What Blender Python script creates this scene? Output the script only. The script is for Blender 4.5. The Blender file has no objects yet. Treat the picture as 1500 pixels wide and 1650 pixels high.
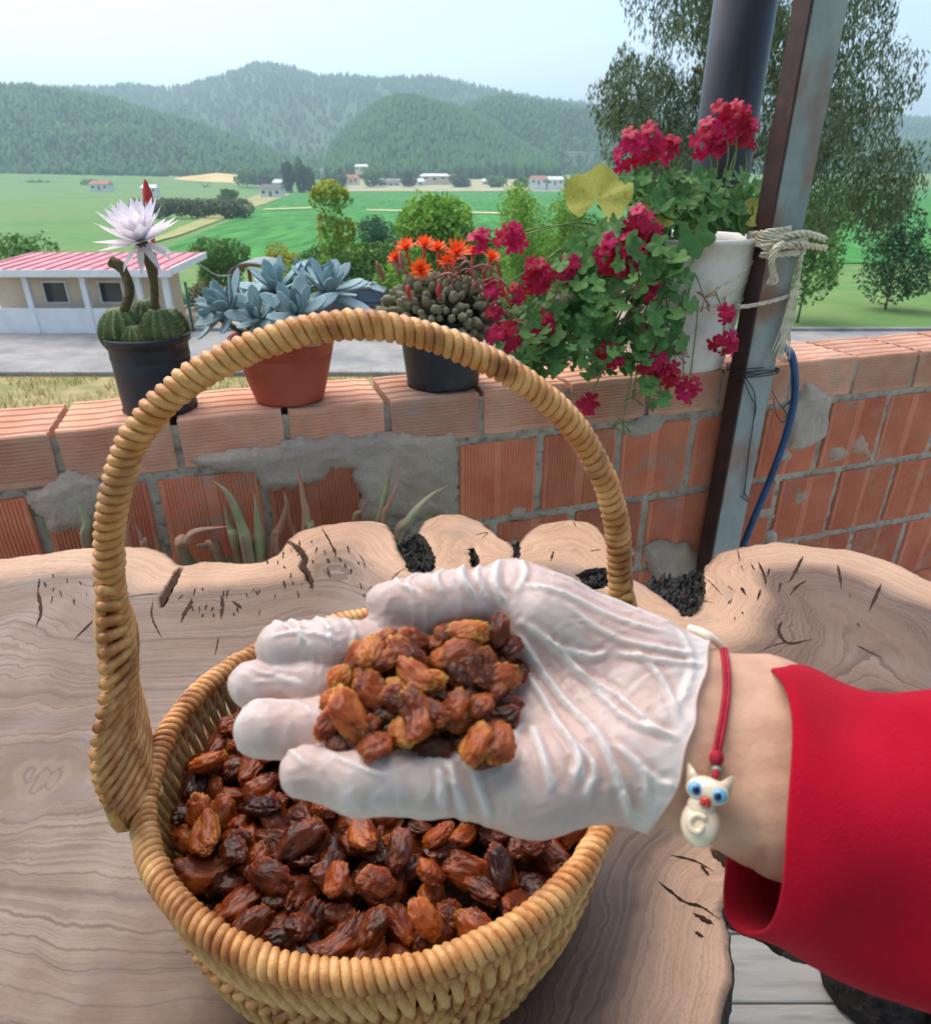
import bpy, math, random
import numpy as np
from mathutils import Vector, Matrix, noise as mnoise

R_ = math.radians
sc = bpy.context.scene
col = sc.collection

# ---------------------------------------------------------------- camera
CAM = np.array([0.0, 0.0, 1.30])
PITCH = R_(26.0)
FPX = 1100.0                      # focal length in units of a 1500 px wide frame
cam_d = bpy.data.cameras.new('camera')
cam = bpy.data.objects.new('camera', cam_d)
col.objects.link(cam)
cam.location = CAM
cam.rotation_euler = (math.pi / 2 - PITCH, 0, 0)
cam_d.sensor_fit = 'HORIZONTAL'
cam_d.sensor_width = 36.0
cam_d.lens = 36.0 * FPX / 1500.0
cam_d.clip_start = 0.02
cam_d.clip_end = 20000
cam_d.dof.use_dof = True
cam_d.dof.focus_distance = 0.58
cam_d.dof.aperture_fstop = 18
sc.camera = cam

# ---------------------------------------------------------------- sky, sun, exposure
SUN_EL, SUN_AZ = 62.0, -48.0      # azimuth measured from +Y towards +X
world = bpy.data.worlds.new('World')
sc.world = world
world.use_nodes = True
wn = world.node_tree
wn.nodes.clear()
sky = wn.nodes.new('ShaderNodeTexSky')
sky.sky_type = 'NISHITA'
sky.sun_disc = False
sky.sun_elevation = R_(SUN_EL)
sky.sun_rotation = R_(SUN_AZ)
sky.air_density = 0.9
sky.dust_density = 3.0
sky.ozone_density = 0.7
bgn = wn.nodes.new('ShaderNodeBackground')
bgn.inputs['Strength'].default_value = 0.15
won = wn.nodes.new('ShaderNodeOutputWorld')
wn.links.new(sky.outputs[0], bgn.inputs[0])
wn.links.new(bgn.outputs[0], won.inputs[0])
sun_d = bpy.data.lights.new('sun', 'SUN')
sun_d.energy = 1.45
sun_d.angle = R_(80)
sun_d.color = (1.0, 0.91, 0.78)
sun = bpy.data.objects.new('sun', sun_d)
col.objects.link(sun)
sv = Vector((math.sin(R_(SUN_AZ)) * math.cos(R_(SUN_EL)), math.cos(R_(SUN_AZ)) * math.cos(R_(SUN_EL)), math.sin(R_(SUN_EL))))
sun.rotation_euler = (-sv).to_track_quat('-Z', 'Y').to_euler()
sun.location = (0, 0, 30)
sc.view_settings.view_transform = 'Standard'
sc.view_settings.look = 'None'
sc.view_settings.exposure = 1.18
sc.view_settings.gamma = 1.0
sc.view_settings.use_curve_mapping = False
sc.cycles.use_denoising = True
try:
    sc.cycles.denoiser = 'OPENIMAGEDENOISE'
except Exception:
    pass
sc.cycles.max_bounces = 8
sc.cycles.diffuse_bounces = 4
sc.cycles.transparent_max_bounces = 12
sc.cycles.volume_bounces = 0
sc.cycles.caustics_reflective = False
sc.cycles.caustics_refractive = False
sc.cycles.use_adaptive_sampling = True
sc.cycles.adaptive_threshold = 0.015

# ---------------------------------------------------------------- helpers
cP, sP = math.cos(PITCH), math.sin(PITCH)

def ray(u, v):
    xc = (u - 750.0) / FPX
    yc = (825.0 - v) / FPX
    return np.array([xc, cP + yc * sP, -sP + yc * cP])

def pt(u, v, z):                   # point seen at u, v at optical depth z
    return CAM + z * ray(u, v)

def on_z(u, v, Z):                 # point seen at u, v lying at height Z
    d = ray(u, v)
    return CAM + d * ((Z - CAM[2]) / d[2])

def on_y(u, v, Y):
    d = ray(u, v)
    return CAM + d * ((Y - CAM[1]) / d[1])

def on_plane(u, v, p0, n):
    d = ray(u, v)
    return CAM + d * (np.dot(np.asarray(p0) - CAM, n) / np.dot(d, n))

def S(r, g, b):                    # 8-bit display colour -> linear
    def f(c):
        c /= 255.0
        return c / 12.92 if c <= 0.04045 else ((c + 0.055) / 1.055) ** 2.4
    return (f(r), f(g), f(b), 1.0)

def hash3(i, j, k, seed):
    n = (i * 374761393 + j * 668265263 + k * 2147483647 + seed * 1274126177) & 0xffffffff
    n = ((n ^ (n >> 13)) * 1274126177) & 0xffffffff
    n = n ^ (n >> 16)
    return (n & 0xffff) / 65535.0

def vnoise(p, seed=0):             # value noise, p (N,3) -> 0..1
    p = np.asarray(p, dtype=np.float64)
    i = np.floor(p).astype(np.int64)
    f = p - i
    f = f * f * (3 - 2 * f)
    out = 0
    for dx in (0, 1):
        wx = f[:, 0] if dx else 1 - f[:, 0]
        for dy in (0, 1):
            wy = f[:, 1] if dy else 1 - f[:, 1]
            for dz in (0, 1):
                wz = f[:, 2] if dz else 1 - f[:, 2]
                out = out + wx * wy * wz * hash3(i[:, 0] + dx, i[:, 1] + dy, i[:, 2] + dz, seed)
    return out

def fbm(p, oct=3, seed=0):
    a, s, t = 1.0, 0.0, 0.0
    p = np.asarray(p, dtype=np.float64)
    for o in range(oct):
        s = s + a * vnoise(p * 2 ** o + 17.3 * o, seed + o)
        t += a
        a *= 0.5
    return s / t

def tag(o, label=None, cat=None, group=None, kind=None):
    if label: o['label'] = label
    if cat: o['category'] = cat
    if group: o['group'] = group
    if kind: o['kind'] = kind
    return o

def empty(name, loc, label=None, cat=None, group=None, rot=(0, 0, 0)):
    o = bpy.data.objects.new(name, None)
    o.empty_display_size = 0.05
    col.objects.link(o)
    o.location = loc
    o.rotation_euler = rot
    return tag(o, label, cat, group)

def org_of(parent):
    o = np.zeros(3)
    while parent is not None:
        o = o + np.array(parent.location)
        parent = parent.parent
    return o

def link(name, me, mat=None, parent=None, loc=None, rot=None, scale=None):
    o = bpy.data.objects.new(name, me)
    col.objects.link(o)
    if mat is not None and len(me.materials) == 0:
        me.materials.append(mat)
    if parent is not None:
        o.parent = parent
    if loc is not None: o.location = loc
    if rot is not None: o.rotation_euler = rot
    if scale is not None: o.scale = (scale, scale, scale) if np.isscalar(scale) else scale
    return o

def np_mesh(name, V, F, smooth=False):
    """V (n,3); F (m,3) or (m,4) integer array"""
    V = np.asarray(V, dtype=np.float32); F = np.asarray(F, dtype=np.int32)
    me = bpy.data.meshes.new(name)
    me.vertices.add(len(V)); me.vertices.foreach_set('co', V.ravel())
    k = F.shape[1]
    me.loops.add(F.size); me.loops.foreach_set('vertex_index', F.ravel())
    me.polygons.add(len(F))
    me.polygons.foreach_set('loop_start', np.arange(0, F.size, k, dtype=np.int32))
    me.polygons.foreach_set('loop_total', np.full(len(F), k, dtype=np.int32))
    if smooth:
        me.polygons.foreach_set('use_smooth', np.ones(len(F), dtype=bool))
    me.update(calc_edges=True)
    me.validate()
    return me

def fattr(me, name, arr):
    a = me.attributes.new(name, 'FLOAT', 'POINT')
    a.data.foreach_set('value', np.asarray(arr, dtype=np.float32))

class MB:
    def __init__(s): s.v = []; s.f = []
    def add(s, V, F):
        b = len(s.v)
        s.v.extend([tuple(map(float, p)) for p in V])
        s.f.extend([tuple(int(i) + b for i in f) for f in F])
        return s
    def box(s, c, size, rz=0.0, rot=None):
        hx, hy, hz = size[0] / 2, size[1] / 2, size[2] / 2
        P = [Vector((x, y, z)) for z in (-hz, hz) for y in (-hy, hy) for x in (-hx, hx)]
        M = rot if rot is not None else Matrix.Rotation(rz, 3, 'Z')
        P = [M @ p + Vector(c) for p in P]
        return s.add(P, [(0, 2, 3, 1), (4, 5, 7, 6), (0, 1, 5, 4), (2, 6, 7, 3), (0, 4, 6, 2), (1, 3, 7, 5)])
    def bevbox(s, c, size, b, rz=0.0, rot=None):
        hx, hy, hz = size[0] / 2, size[1] / 2, size[2] / 2
        V = []; F = []
        def P(x, y, z): V.append(Vector((x, y, z))); return len(V) - 1
        idx = {}
        for sx in (-1, 1):
            for sy in (-1, 1):
                for sz in (-1, 1):
                    idx[sx, sy, sz, 'x'] = P(sx * hx, sy * (hy - b), sz * (hz - b))
                    idx[sx, sy, sz, 'y'] = P(sx * (hx - b), sy * hy, sz * (hz - b))
                    idx[sx, sy, sz, 'z'] = P(sx * (hx - b), sy * (hy - b), sz * hz)
        def q(*a): F.append(a)
        for sx in (-1, 1):
            a = [idx[sx, -1, -1, 'x'], idx[sx, 1, -1, 'x'], idx[sx, 1, 1, 'x'], idx[sx, -1, 1, 'x']]
            q(*(a if sx > 0 else a[::-1]))
            a = [idx[-1, sx, -1, 'y'], idx[1, sx, -1, 'y'], idx[1, sx, 1, 'y'], idx[-1, sx, 1, 'y']]
            q(*(a[::-1] if sx > 0 else a))
            a = [idx[-1, -1, sx, 'z'], idx[1, -1, sx, 'z'], idx[1, 1, sx, 'z'], idx[-1, 1, sx, 'z']]
            q(*(a if sx > 0 else a[::-1]))
        for s1 in (-1, 1):
            for s2 in (-1, 1):
                a = [idx[s1, s2, -1, 'x'], idx[s1, s2, -1, 'y'], idx[s1, s2, 1, 'y'], idx[s1, s2, 1, 'x']]
                q(*(a if s1 * s2 > 0 else a[::-1]))
                a = [idx[s1, -1, s2, 'x'], idx[s1, 1, s2, 'x'], idx[s1, 1, s2, 'z'], idx[s1, -1, s2, 'z']]
                q(*(a if s1 * s2 > 0 else a[::-1]))
                a = [idx[-1, s1, s2, 'y'], idx[-1, s1, s2, 'z'], idx[1, s1, s2, 'z'], idx[1, s1, s2, 'y']]
                q(*(a if s1 * s2 > 0 else a[::-1]))
        for sx in (-1, 1):
            for sy in (-1, 1):
                for sz in (-1, 1):
                    a = [idx[sx, sy, sz, 'x'], idx[sx, sy, sz, 'y'], idx[sx, sy, sz, 'z']]
                    q(*(a if sx * sy * sz > 0 else a[::-1]))
        M = rot if rot is not None else Matrix.Rotation(rz, 3, 'Z')
        V = [M @ p + Vector(c) for p in V]
        return s.add(V, F)
    def tube(s, path, r, seg=8, cap=True, closed=False, up=None, flat=1.0):
        P = [Vector(p) for p in path]
        n = len(P)
        rr = r if hasattr(r, '__len__') else [r] * n
        V = []; F = []
        t0 = (P[1] - P[0]).normalized()
        ref = Vector(up) if up else (Vector((0, 0, 1)) if abs(t0.z) < 0.9 else Vector((1, 0, 0)))
        a = (ref - t0 * ref.dot(t0)).normalized()
        for i in range(n):
            if closed: t = (P[(i + 1) % n] - P[i - 1])
            else: t = (P[min(i + 1, n - 1)] - P[max(i - 1, 0)])
            t.normalize()
            a = (a - t * a.dot(t))
            if a.length < 1e-6: a = t.orthogonal()
            a.normalize()
            b = t.cross(a)
            for k in range(seg):
                w = 2 * math.pi * k / seg
                V.append(P[i] + (a * math.cos(w) * flat + b * math.sin(w)) * rr[i])
        for i in range(n if closed else n - 1):
            j = (i + 1) % n
            for k in range(seg):
                l = (k + 1) % seg
                F.append((i * seg + k, i * seg + l, j * seg + l, j * seg + k))
        if cap and not closed:
            F.append(tuple(range(seg))[::-1])
            F.append(tuple((n - 1) * seg + k for k in range(seg)))
        return s.add(V, F)
    def lathe(s, prof, c=(0, 0, 0), seg=32, sx=1.0, sy=1.0):
        V = []; F = []
        n = len(prof)
        for r, z in prof:
            for k in range(seg):
                w = 2 * math.pi * k / seg
                V.append((c[0] + r * math.cos(w) * sx, c[1] + r * math.sin(w) * sy, c[2] + z))
        for i in range(n - 1):
            for k in range(seg):
                l = (k + 1) % seg
                F.append((i * seg + k, i * seg + l, (i + 1) * seg + l, (i + 1) * seg + k))
        if prof[0][0] > 1e-6: F.append(tuple(range(seg))[::-1])
        if prof[-1][0] > 1e-6: F.append(tuple((n - 1) * seg + k for k in range(seg)))
        return s.add(V, F)
    def mesh(s, name, smooth=True, org=(0, 0, 0)):
        me = bpy.data.meshes.new(name)
        o = np.asarray(org)
        me.from_pydata([(p[0] - o[0], p[1] - o[1], p[2] - o[2]) for p in s.v], [], s.f)
        if smooth:
            me.polygons.foreach_set('use_smooth', np.ones(len(me.polygons), dtype=bool))
        me.update()
        return me
    def build(s, name, mat=None, parent=None, smooth=True):
        return link(name, s.mesh(name, smooth, org_of(parent)), mat, parent)

def copy_tree(o, parent=None):
    c = o.copy(); col.objects.link(c); c.parent = parent
    for ch in o.children: copy_tree(ch, c)
    return c

def bez(P, n=16):                  # Catmull-Rom through points
    P = [np.asarray(p, dtype=float) for p in P]
    Q = [2 * P[0] - P[1]] + P + [2 * P[-1] - P[-2]]
    out = []
    for i in range(1, len(Q) - 2):
        for k in range(n):
            t = k / n
            a, b, c, d = Q[i - 1], Q[i], Q[i + 1], Q[i + 2]
            out.append(0.5 * ((2 * b) + (-a + c) * t + (2 * a - 5 * b + 4 * c - d) * t * t + (-a + 3 * b - 3 * c + d) * t ** 3))
    out.append(P[-1])
    return out

# ---------------------------------------------------------------- materials
def nodes(m):
    nt = m.node_tree
    return nt, nt.nodes, nt.links

def pm(name, c1, c2=None, scale=8.0, rough=0.7, bump=0.0, bscale=None, detail=6, c3=None, s3=None, spec=0.3,
       sss=0.0, sssr=(1, 0.5, 0.3), sssd=0.01, trans=0.0, rnd=0.0, stretch=None, metal=0.0, sheen=0.0, tone=None, lo=0.35, hi=0.65, coat=0.0, l3=0.5, h3=0.7, translucent=0.0):
    m = bpy.data.materials.new(name); m.use_nodes = True
    nt, N, L = nodes(m)
    b = N['Principled BSDF']
    b.inputs['Roughness'].default_value = rough
    b.inputs['Specular IOR Level'].default_value = spec
    b.inputs['Metallic'].default_value = metal
    b.inputs['Coat Weight'].default_value = coat
    if sheen: b.inputs['Sheen Weight'].default_value = sheen
    if sss:
        b.inputs['Subsurface Weight'].default_value = sss
        b.inputs['Subsurface Radius'].default_value = sssr
        b.inputs['Subsurface Scale'].default_value = sssd
    if trans: b.inputs['Transmission Weight'].default_value = trans
    tc = N.new('ShaderNodeTexCoord')
    vec = tc.outputs['Object']
    if stretch:
        mp = N.new('ShaderNodeMapping'); mp.inputs['Scale'].default_value = stretch
        L.new(vec, mp.inputs['Vector']); vec = mp.outputs[0]
    colr = None
    if c2 is None: c2 = c1
    nz = N.new('ShaderNodeTexNoise'); nz.inputs['Scale'].default_value = scale; nz.inputs['Detail'].default_value = detail
    nz.inputs['Roughness'].default_value = 0.6
    L.new(vec, nz.inputs['Vector'])
    rp = N.new('ShaderNodeValToRGB')
    rp.color_ramp.elements[0].position = lo; rp.color_ramp.elements[0].color = c1
    rp.color_ramp.elements[1].position = hi; rp.color_ramp.elements[1].color = c2
    L.new(nz.outputs['Fac'], rp.inputs['Fac'])
    colr = rp.outputs['Color']
    if c3 is not None:
        n3 = N.new('ShaderNodeTexNoise'); n3.inputs['Scale'].default_value = s3 or scale * 0.3; n3.inputs['Detail'].default_value = 5
        L.new(vec, n3.inputs['Vector'])
        mr = N.new('ShaderNodeMapRange'); mr.inputs['From Min'].default_value = l3; mr.inputs['From Max'].default_value = h3
        L.new(n3.outputs['Fac'], mr.inputs['Value'])
        mx = N.new('ShaderNodeMix'); mx.data_type = 'RGBA'
        L.new(mr.outputs[0], mx.inputs['Factor']); L.new(colr, mx.inputs['A']); mx.inputs['B'].default_value = c3
        colr = mx.outputs['Result']
    if rnd or tone:
        hs = N.new('ShaderNodeHueSaturation')
        if tone:
            at = N.new('ShaderNodeAttribute'); at.attribute_name = 'tone'; src = at.outputs['Fac']; amt = tone
        else:
            oi = N.new('ShaderNodeObjectInfo'); src = oi.outputs['Random']; amt = rnd
        mr = N.new('ShaderNodeMapRange'); mr.inputs['To Min'].default_value = 1 - amt; mr.inputs['To Max'].default_value = 1 + amt
        L.new(src, mr.inputs['Value']); L.new(mr.outputs[0], hs.inputs['Value'])
        mr2 = N.new('ShaderNodeMapRange'); mr2.inputs['To Min'].default_value = 0.5 + 0.05 * amt; mr2.inputs['To Max'].default_value = 0.5 - 0.05 * amt
        L.new(src, mr2.inputs['Value']); L.new(mr2.outputs[0], hs.inputs['Hue'])
        L.new(colr, hs.inputs['Color']); colr = hs.outputs['Color']
    L.new(colr, b.inputs['Base Color'])
    if bump:
        nb = N.new('ShaderNodeTexNoise'); nb.inputs['Scale'].default_value = bscale or scale * 3; nb.inputs['Detail'].default_value = 6
        L.new(vec, nb.inputs['Vector'])
        bp = N.new('ShaderNodeBump'); bp.inputs['Strength'].default_value = 1.0; bp.inputs['Distance'].default_value = bump
        L.new(nb.outputs['Fac'], bp.inputs['Height']); L.new(bp.outputs[0], b.inputs['Normal'])
    if translucent:
        tl = N.new('ShaderNodeBsdfTranslucent'); L.new(colr, tl.inputs['Color'])
        ms = N.new('ShaderNodeMixShader'); ms.inputs[0].default_value = translucent
        L.new(b.outputs[0], ms.inputs[1]); L.new(tl.outputs[0], ms.inputs[2])
        L.new(ms.outputs[0], N['Material Output'].inputs['Surface'])
    return m

HAZE = 0.00036
rng = np.random.default_rng(7)
random.seed(7)
# ================================================================ materials for the setting
M = {}
M['ground'] = pm('ground_earth', S(78, 122, 58), S(108, 130, 72), 0.25, 0.95, c3=S(64, 122, 56), s3=0.02)
M['road'] = pm('road_concrete', S(132, 132, 130), S(154, 153, 149), 1.5, 0.9, bump=0.004, bscale=30, c3=S(112, 114, 116), s3=0.5)
M['dry_grass'] = pm('dry_grass', S(140, 132, 72), S(170, 155, 96), 2, 0.9, tone=0.35, translucent=0.2)
M['green_field'] = None
M['wheat'] = pm('wheat_stubble', S(184, 160, 104), S(204, 182, 128), 0.02, 0.95, c3=S(160, 140, 92), s3=0.006)
M['path'] = pm('field_path', S(168, 176, 120), S(186, 190, 140), 0.1, 0.95)
M['hill'] = pm('hill_ground', S(36, 76, 40), S(52, 94, 50), 0.02, 0.95, c3=S(70, 104, 60), s3=0.004)
M['pine'] = pm('pine_crowns', S(38, 84, 40), S(58, 108, 54), 0.05, 0.9, tone=0.28)
M['floor'] = pm('floor_boards', S(196, 194, 186), S(216, 214, 206), 4, 0.7, bump=0.0006, bscale=60, stretch=(1.5, 18, 18), rnd=0.08, c3=S(172, 168, 158), s3=3)

def field_material():
    m = bpy.data.materials.new('crop_field'); m.use_nodes = True
    nt, N, L = nodes(m); b = N['Principled BSDF']
    b.inputs['Roughness'].default_value = 0.9; b.inputs['Specular IOR Level'].default_value = 0.1
    tc = N.new('ShaderNodeTexCoord')
    mp = N.new('ShaderNodeMapping'); mp.inputs['Rotation'].default_value = (0, 0, R_(20)); mp.inputs['Scale'].default_value = (1, 0.12, 1)
    L.new(tc.outputs['Object'], mp.inputs['Vector'])
    n1 = N.new('ShaderNodeTexNoise'); n1.inputs['Scale'].default_value = 0.55; n1.inputs['Detail'].default_value = 6
    L.new(mp.outputs[0], n1.inputs['Vector'])
    n2 = N.new('ShaderNodeTexNoise'); n2.inputs['Scale'].default_value = 0.018; n2.inputs['Detail'].default_value = 3
    L.new(tc.outputs['Object'], n2.inputs['Vector'])
    r = N.new('ShaderNodeValToRGB')
    r.color_ramp.elements[0].position = 0.34; r.color_ramp.elements[0].color = S(46, 106, 50)
    r.color_ramp.elements[1].position = 0.68; r.color_ramp.elements[1].color = S(80, 148, 72)
    L.new(n1.outputs['Fac'], r.inputs['Fac'])
    mx = N.new('ShaderNodeMix'); mx.data_type = 'RGBA'; mx.blend_type = 'MULTIPLY'; mx.inputs['Factor'].default_value = 0.5
    r2 = N.new('ShaderNodeValToRGB')
    r2.color_ramp.elements[0].position = 0.35; r2.color_ramp.elements[0].color = (0.6, 0.75, 0.6, 1)
    r2.color_ramp.elements[1].position = 0.65; r2.color_ramp.elements[1].color = (1, 1, 0.9, 1)
    L.new(n2.outputs['Fac'], r2.inputs['Fac'])
    L.new(r.outputs[0], mx.inputs['A']); L.new(r2.outputs[0], mx.inputs['B'])
    L.new(mx.outputs['Result'], b.inputs['Base Color'])
    return m
M['green_field'] = field_material()

# ================================================================ ground and fields
GZ = CAM[2] - 5.0                  # level of the road below the terrace
FZ = CAM[2] - 9.0                  # level of the valley floor

def ss(a, b, x):
    t = np.clip((np.asarray(x, dtype=float) - a) / (b - a), 0, 1)
    return t * t * (3 - 2 * t)

def gheight(x, y):
    r = np.hypot(x, y)
    z = GZ + (FZ - GZ) * ss(32, 72, y)
    z = z + 15 * ss(640, 1000, r) * (y > 0)
    return z

def ground_sheet():
    rr = np.concatenate([np.linspace(0.0, 80, 60), np.geomspace(84, 9000, 70)])
    aa = np.linspace(0, 2 * math.pi, 121)[:-1]
    V = []
    for r in rr:
        x = r * np.sin(aa); y = r * np.cos(aa)
        V.append(np.stack([x, y, gheight(x, y)], 1))
    V = np.concatenate(V)
    n = len(aa)
    i = np.arange(len(rr) - 1)[:, None] * n; k = np.arange(n)[None, :]
    F = np.stack([i + k, i + n + k, i + n + (k + 1) % n, i + (k + 1) % n], -1).reshape(-1, 4)[:, ::-1]
    tag(link('ground', np_mesh('ground', V, F, True), M['ground']), kind='structure')
ground_sheet()

def sheet(name, poly, mat, dz, step, kind='structure'):
    """a thin sheet lying dz above the ground, poly = list of (x, y) quads corners a,b,c,d"""
    a, b, c, d = [np.asarray(p, dtype=float) for p in poly]
    n, m = step
    V = []
    for j in range(m + 1):
        t = j / m
        p, q = a + (d - a) * t, b + (c - b) * t
        for i in range(n + 1):
            w = p + (q - p) * i / n
            V.append((w[0], w[1], float(gheight(w[0], w[1])) + dz))
    F = [(j * (n + 1) + i, j * (n + 1) + i + 1, (j + 1) * (n + 1) + i + 1, (j + 1) * (n + 1) + i) for j in range(m) for i in range(n)]
    return tag(link(name, np_mesh(name, V, F, True), mat), kind=kind)

sheet('road', [(-60, 19.2), (60, 19.2), (60, 25.2), (-60, 25.2)], M['road'], 0.03, (20, 4))
sheet('yard', [(-40, 25.2), (-1.5, 25.2), (-1.5, 31.5), (-40, 31.5)], pm('yard_earth', S(150, 140, 118), S(172, 164, 146), 1.2, 0.95), 0.02, (10, 4))
def kerb():
    mb = MB()
    for y in (19.05, 25.33): mb.bevbox((0, y, GZ + 0.07), (118, 0.22, 0.14), 0.02)
    return mb
tag(kerb().build('kerb', M['road'], smooth=False), kind='structure')
# crop field: left border slants as in the valley, pale path crossing it
def gp(u, v, Z=FZ):
    p = on_z(u, v, Z); return (p[0], p[1])
sheet('crop_field', [gp(215, 425), gp(1500, 425), gp(1620, 308.5), gp(475, 308.5)], M['green_field'], 0.12, (30, 40))
sheet('field_path', [gp(420, 339), gp(505, 336.5), gp(505, 334.5), gp(430, 337)], M['path'], 0.3, (4, 2))
sheet('field_path', [gp(590, 340), gp(820, 346), gp(820, 343.5), gp(590, 338)], M['path'], 0.3, (4, 2))
sheet('bare_strip', [gp(560, 308.2), gp(1100, 308.2), gp(1100, 302), gp(560, 302)], pm('bare_soil', S(150, 150, 112), S(168, 164, 128), 0.05, 0.95), 0.3, (6, 2))
sheet('field_track', [gp(215, 400), gp(290, 380), gp(470, 312), gp(418, 312)], pm('dry_track', S(128, 136, 78), S(160, 156, 104), 0.08, 0.95), 0.2, (6, 10))

# ================================================================ hills
def az(u): return ((u - 750.0) / FPX) / (cP + 0.52 * sP)
def tanel(v):
    yc = (825.0 - v) / FPX
    return (-sP + yc * cP) / (cP + yc * sP)

HILLS = {}
def hill(name, pts, D, front, back, base, seed, rough=0.06):
    us = np.array([p[0] for p in pts], float); vs = np.array([p[1] for p in pts], float)
    nu, ns = 640, 46
    U = np.linspace(us[0], us[-1], nu)
    Vv = np.interp(U, us, vs)
    k = np.ones(3) / 3
    Vv = np.convolve(np.pad(Vv, 1, mode='edge'), k, 'valid')
    H = CAM[2] + D * np.array([tanel(v) for v in Vv])
    s = np.linspace(-1, 1, ns)
    P = np.zeros((ns, nu, 3))
    for j, t in enumerate(s):
        dist = D + (t * front if t < 0 else t * back)
        prof = math.cos(min(1.0, abs(t)) * math.pi / 2) ** (1.25 if t < 0 else 1.5)
        X = dist * np.array([az(u) for u in U])
        Y = np.full(nu, dist)
        nz = fbm(np.stack([X / (front * 0.28), Y / (front * 0.5), np.zeros(nu)], 1), 4, seed) - 0.5
        Z = base + (H - base) * prof * (1 + rough * 2.2 * nz * (1 - prof)) + (H - base) * 0.55 * nz * prof * (1 - prof)
        P[j] = np.stack([X, Y, Z], 1)
    Vx = P.reshape(-1, 3)
    i = np.arange(ns - 1)[:, None] * nu; kk = np.arange(nu - 1)[None, :]
    F = np.stack([i + kk, i + kk + 1, i + nu + kk + 1, i + nu + kk], -1).reshape(-1, 4)
    tag(link(name, np_mesh(name, Vx, F, True), M['hill']), kind='structure')
    HILLS[name] = P
    return P

hill('mountain', [(-2600, 290), (-2000, 240), (-1400, 185), (-900, 160), (-500, 172), (-250, 176), (0, 165), (120, 155), (200, 152), (235, 147), (262, 152), (285, 156), (330, 147), (370, 138), (410, 122), (435, 117), (470, 122), (520, 138), (560, 137), (620, 142), (690, 138), (720, 142), (770, 156), (820, 163), (870, 172), (920, 178), (980, 186), (1100, 190), (1300, 200), (1700, 205), (2200, 190), (2800, 200), (3400, 245), (3900, 290)], 2600, 1300, 900, FZ, 3)
hill('hillside', [(-1700, 290), (-1400, 240), (-1000, 165), (-700, 130), (-400, 122), (-100, 140), (80, 160), (200, 178), (260, 196), (320, 214), (380, 234), (440, 256), (500, 276), (560, 288)], 1250, 420, 500, FZ + 6, 5)
hill('hill', [(480, 290), (530, 252), (570, 212), (600, 190), (640, 171), (670, 168), (700, 176), (735, 190), (770, 205), (800, 218), (850, 250), (900, 280)], 1180, 330, 400, FZ + 6, 8)
hill('hill', [(640, 280), (700, 215), (740, 188), (780, 171), (820, 167), (860, 175), (920, 188), (980, 205), (1060, 222), (1200, 240), (1400, 246), (1700, 225), (2100, 215), (2500, 245), (2900, 292)], 1450, 450, 500, FZ + 6, 11)
hill('wheat_rise', [(205, 304), (225, 290), (270, 286), (310, 282), (345, 278), (385, 281), (400, 304)], 830, 70, 120, FZ + 6, 14, 0.02).shape
bpy.data.objects['wheat_rise'].data.materials[0] = M['wheat']

def forest(name, P, n, hmin, hmax, label, seed, jlo=0, sides=6, far=False):
    r = np.random.default_rng(seed)
    ns, nu = P.shape[:2]
    j = r.uniform(jlo, ns * 0.62, n); i = r.uniform(0, nu - 1.01, n)
    j0 = np.clip(j.astype(int), 0, ns - 2); i0 = i.astype(int)
    fj = (j - j0)[:, None]; fi = (i - i0)[:, None]
    B = (P[j0, i0] * (1 - fj) * (1 - fi) + P[j0, i0 + 1] * (1 - fj) * fi + P[j0 + 1, i0] * fj * (1 - fi) + P[j0 + 1, i0 + 1] * fj * fi)
    h = r.uniform(hmin, hmax, n) * (0.7 + 0.6 * vnoise(B / 60.0, seed))
    w = h * r.uniform(0.2, 0.34, n)
    lean = r.normal(0, 0.04, (n, 2))
    rings = [(0.10, 0.85), (0.58, 0.80)] if far else [(0.12, 0.55), (0.38, 1.0), (0.72, 0.62)]
    nr = len(rings)
    Vs = []
    for q, (fz, fr) in enumerate(rings):
        for k in range(sides):
            a = 2 * math.pi * (k + 0.5 * q) / sides
            jit = r.uniform(0.7, 1.25, n)
            Vs.append(np.stack([B[:, 0] + w * fr * math.cos(a) * jit + lean[:, 0] * h * fz, B[:, 1] + w * fr * math.sin(a) * jit + lean[:, 1] * h * fz, B[:, 2] + h * fz], 1))
    Vs.append(np.stack([B[:, 0] + lean[:, 0] * h, B[:, 1] + lean[:, 1] * h, B[:, 2] + h], 1))
    m = len(Vs)
    V = np.stack(Vs, 1).reshape(-1, 3)
    F = []
    for q in range(nr - 1):
        for k in range(sides):
            l = (k + 1) % sides
            F += [(q * sides + k, q * sides + l, (q + 1) * sides + l), (q * sides + k, (q + 1) * sides + l, (q + 1) * sides + k)]
    for k in range(sides):
        F.append(((nr - 1) * sides + k, (nr - 1) * sides + (k + 1) % sides, nr * sides))
    F = (np.array(F)[None] + (np.arange(n) * m)[:, None, None]).reshape(-1, 3)
    me = np_mesh(name, V, F, False)
    fattr(me, 'tone', np.repeat(r.uniform(0, 1, n), m))
    tag(link(name, me, M['pine']), label, 'forest', kind='stuff')

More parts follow.
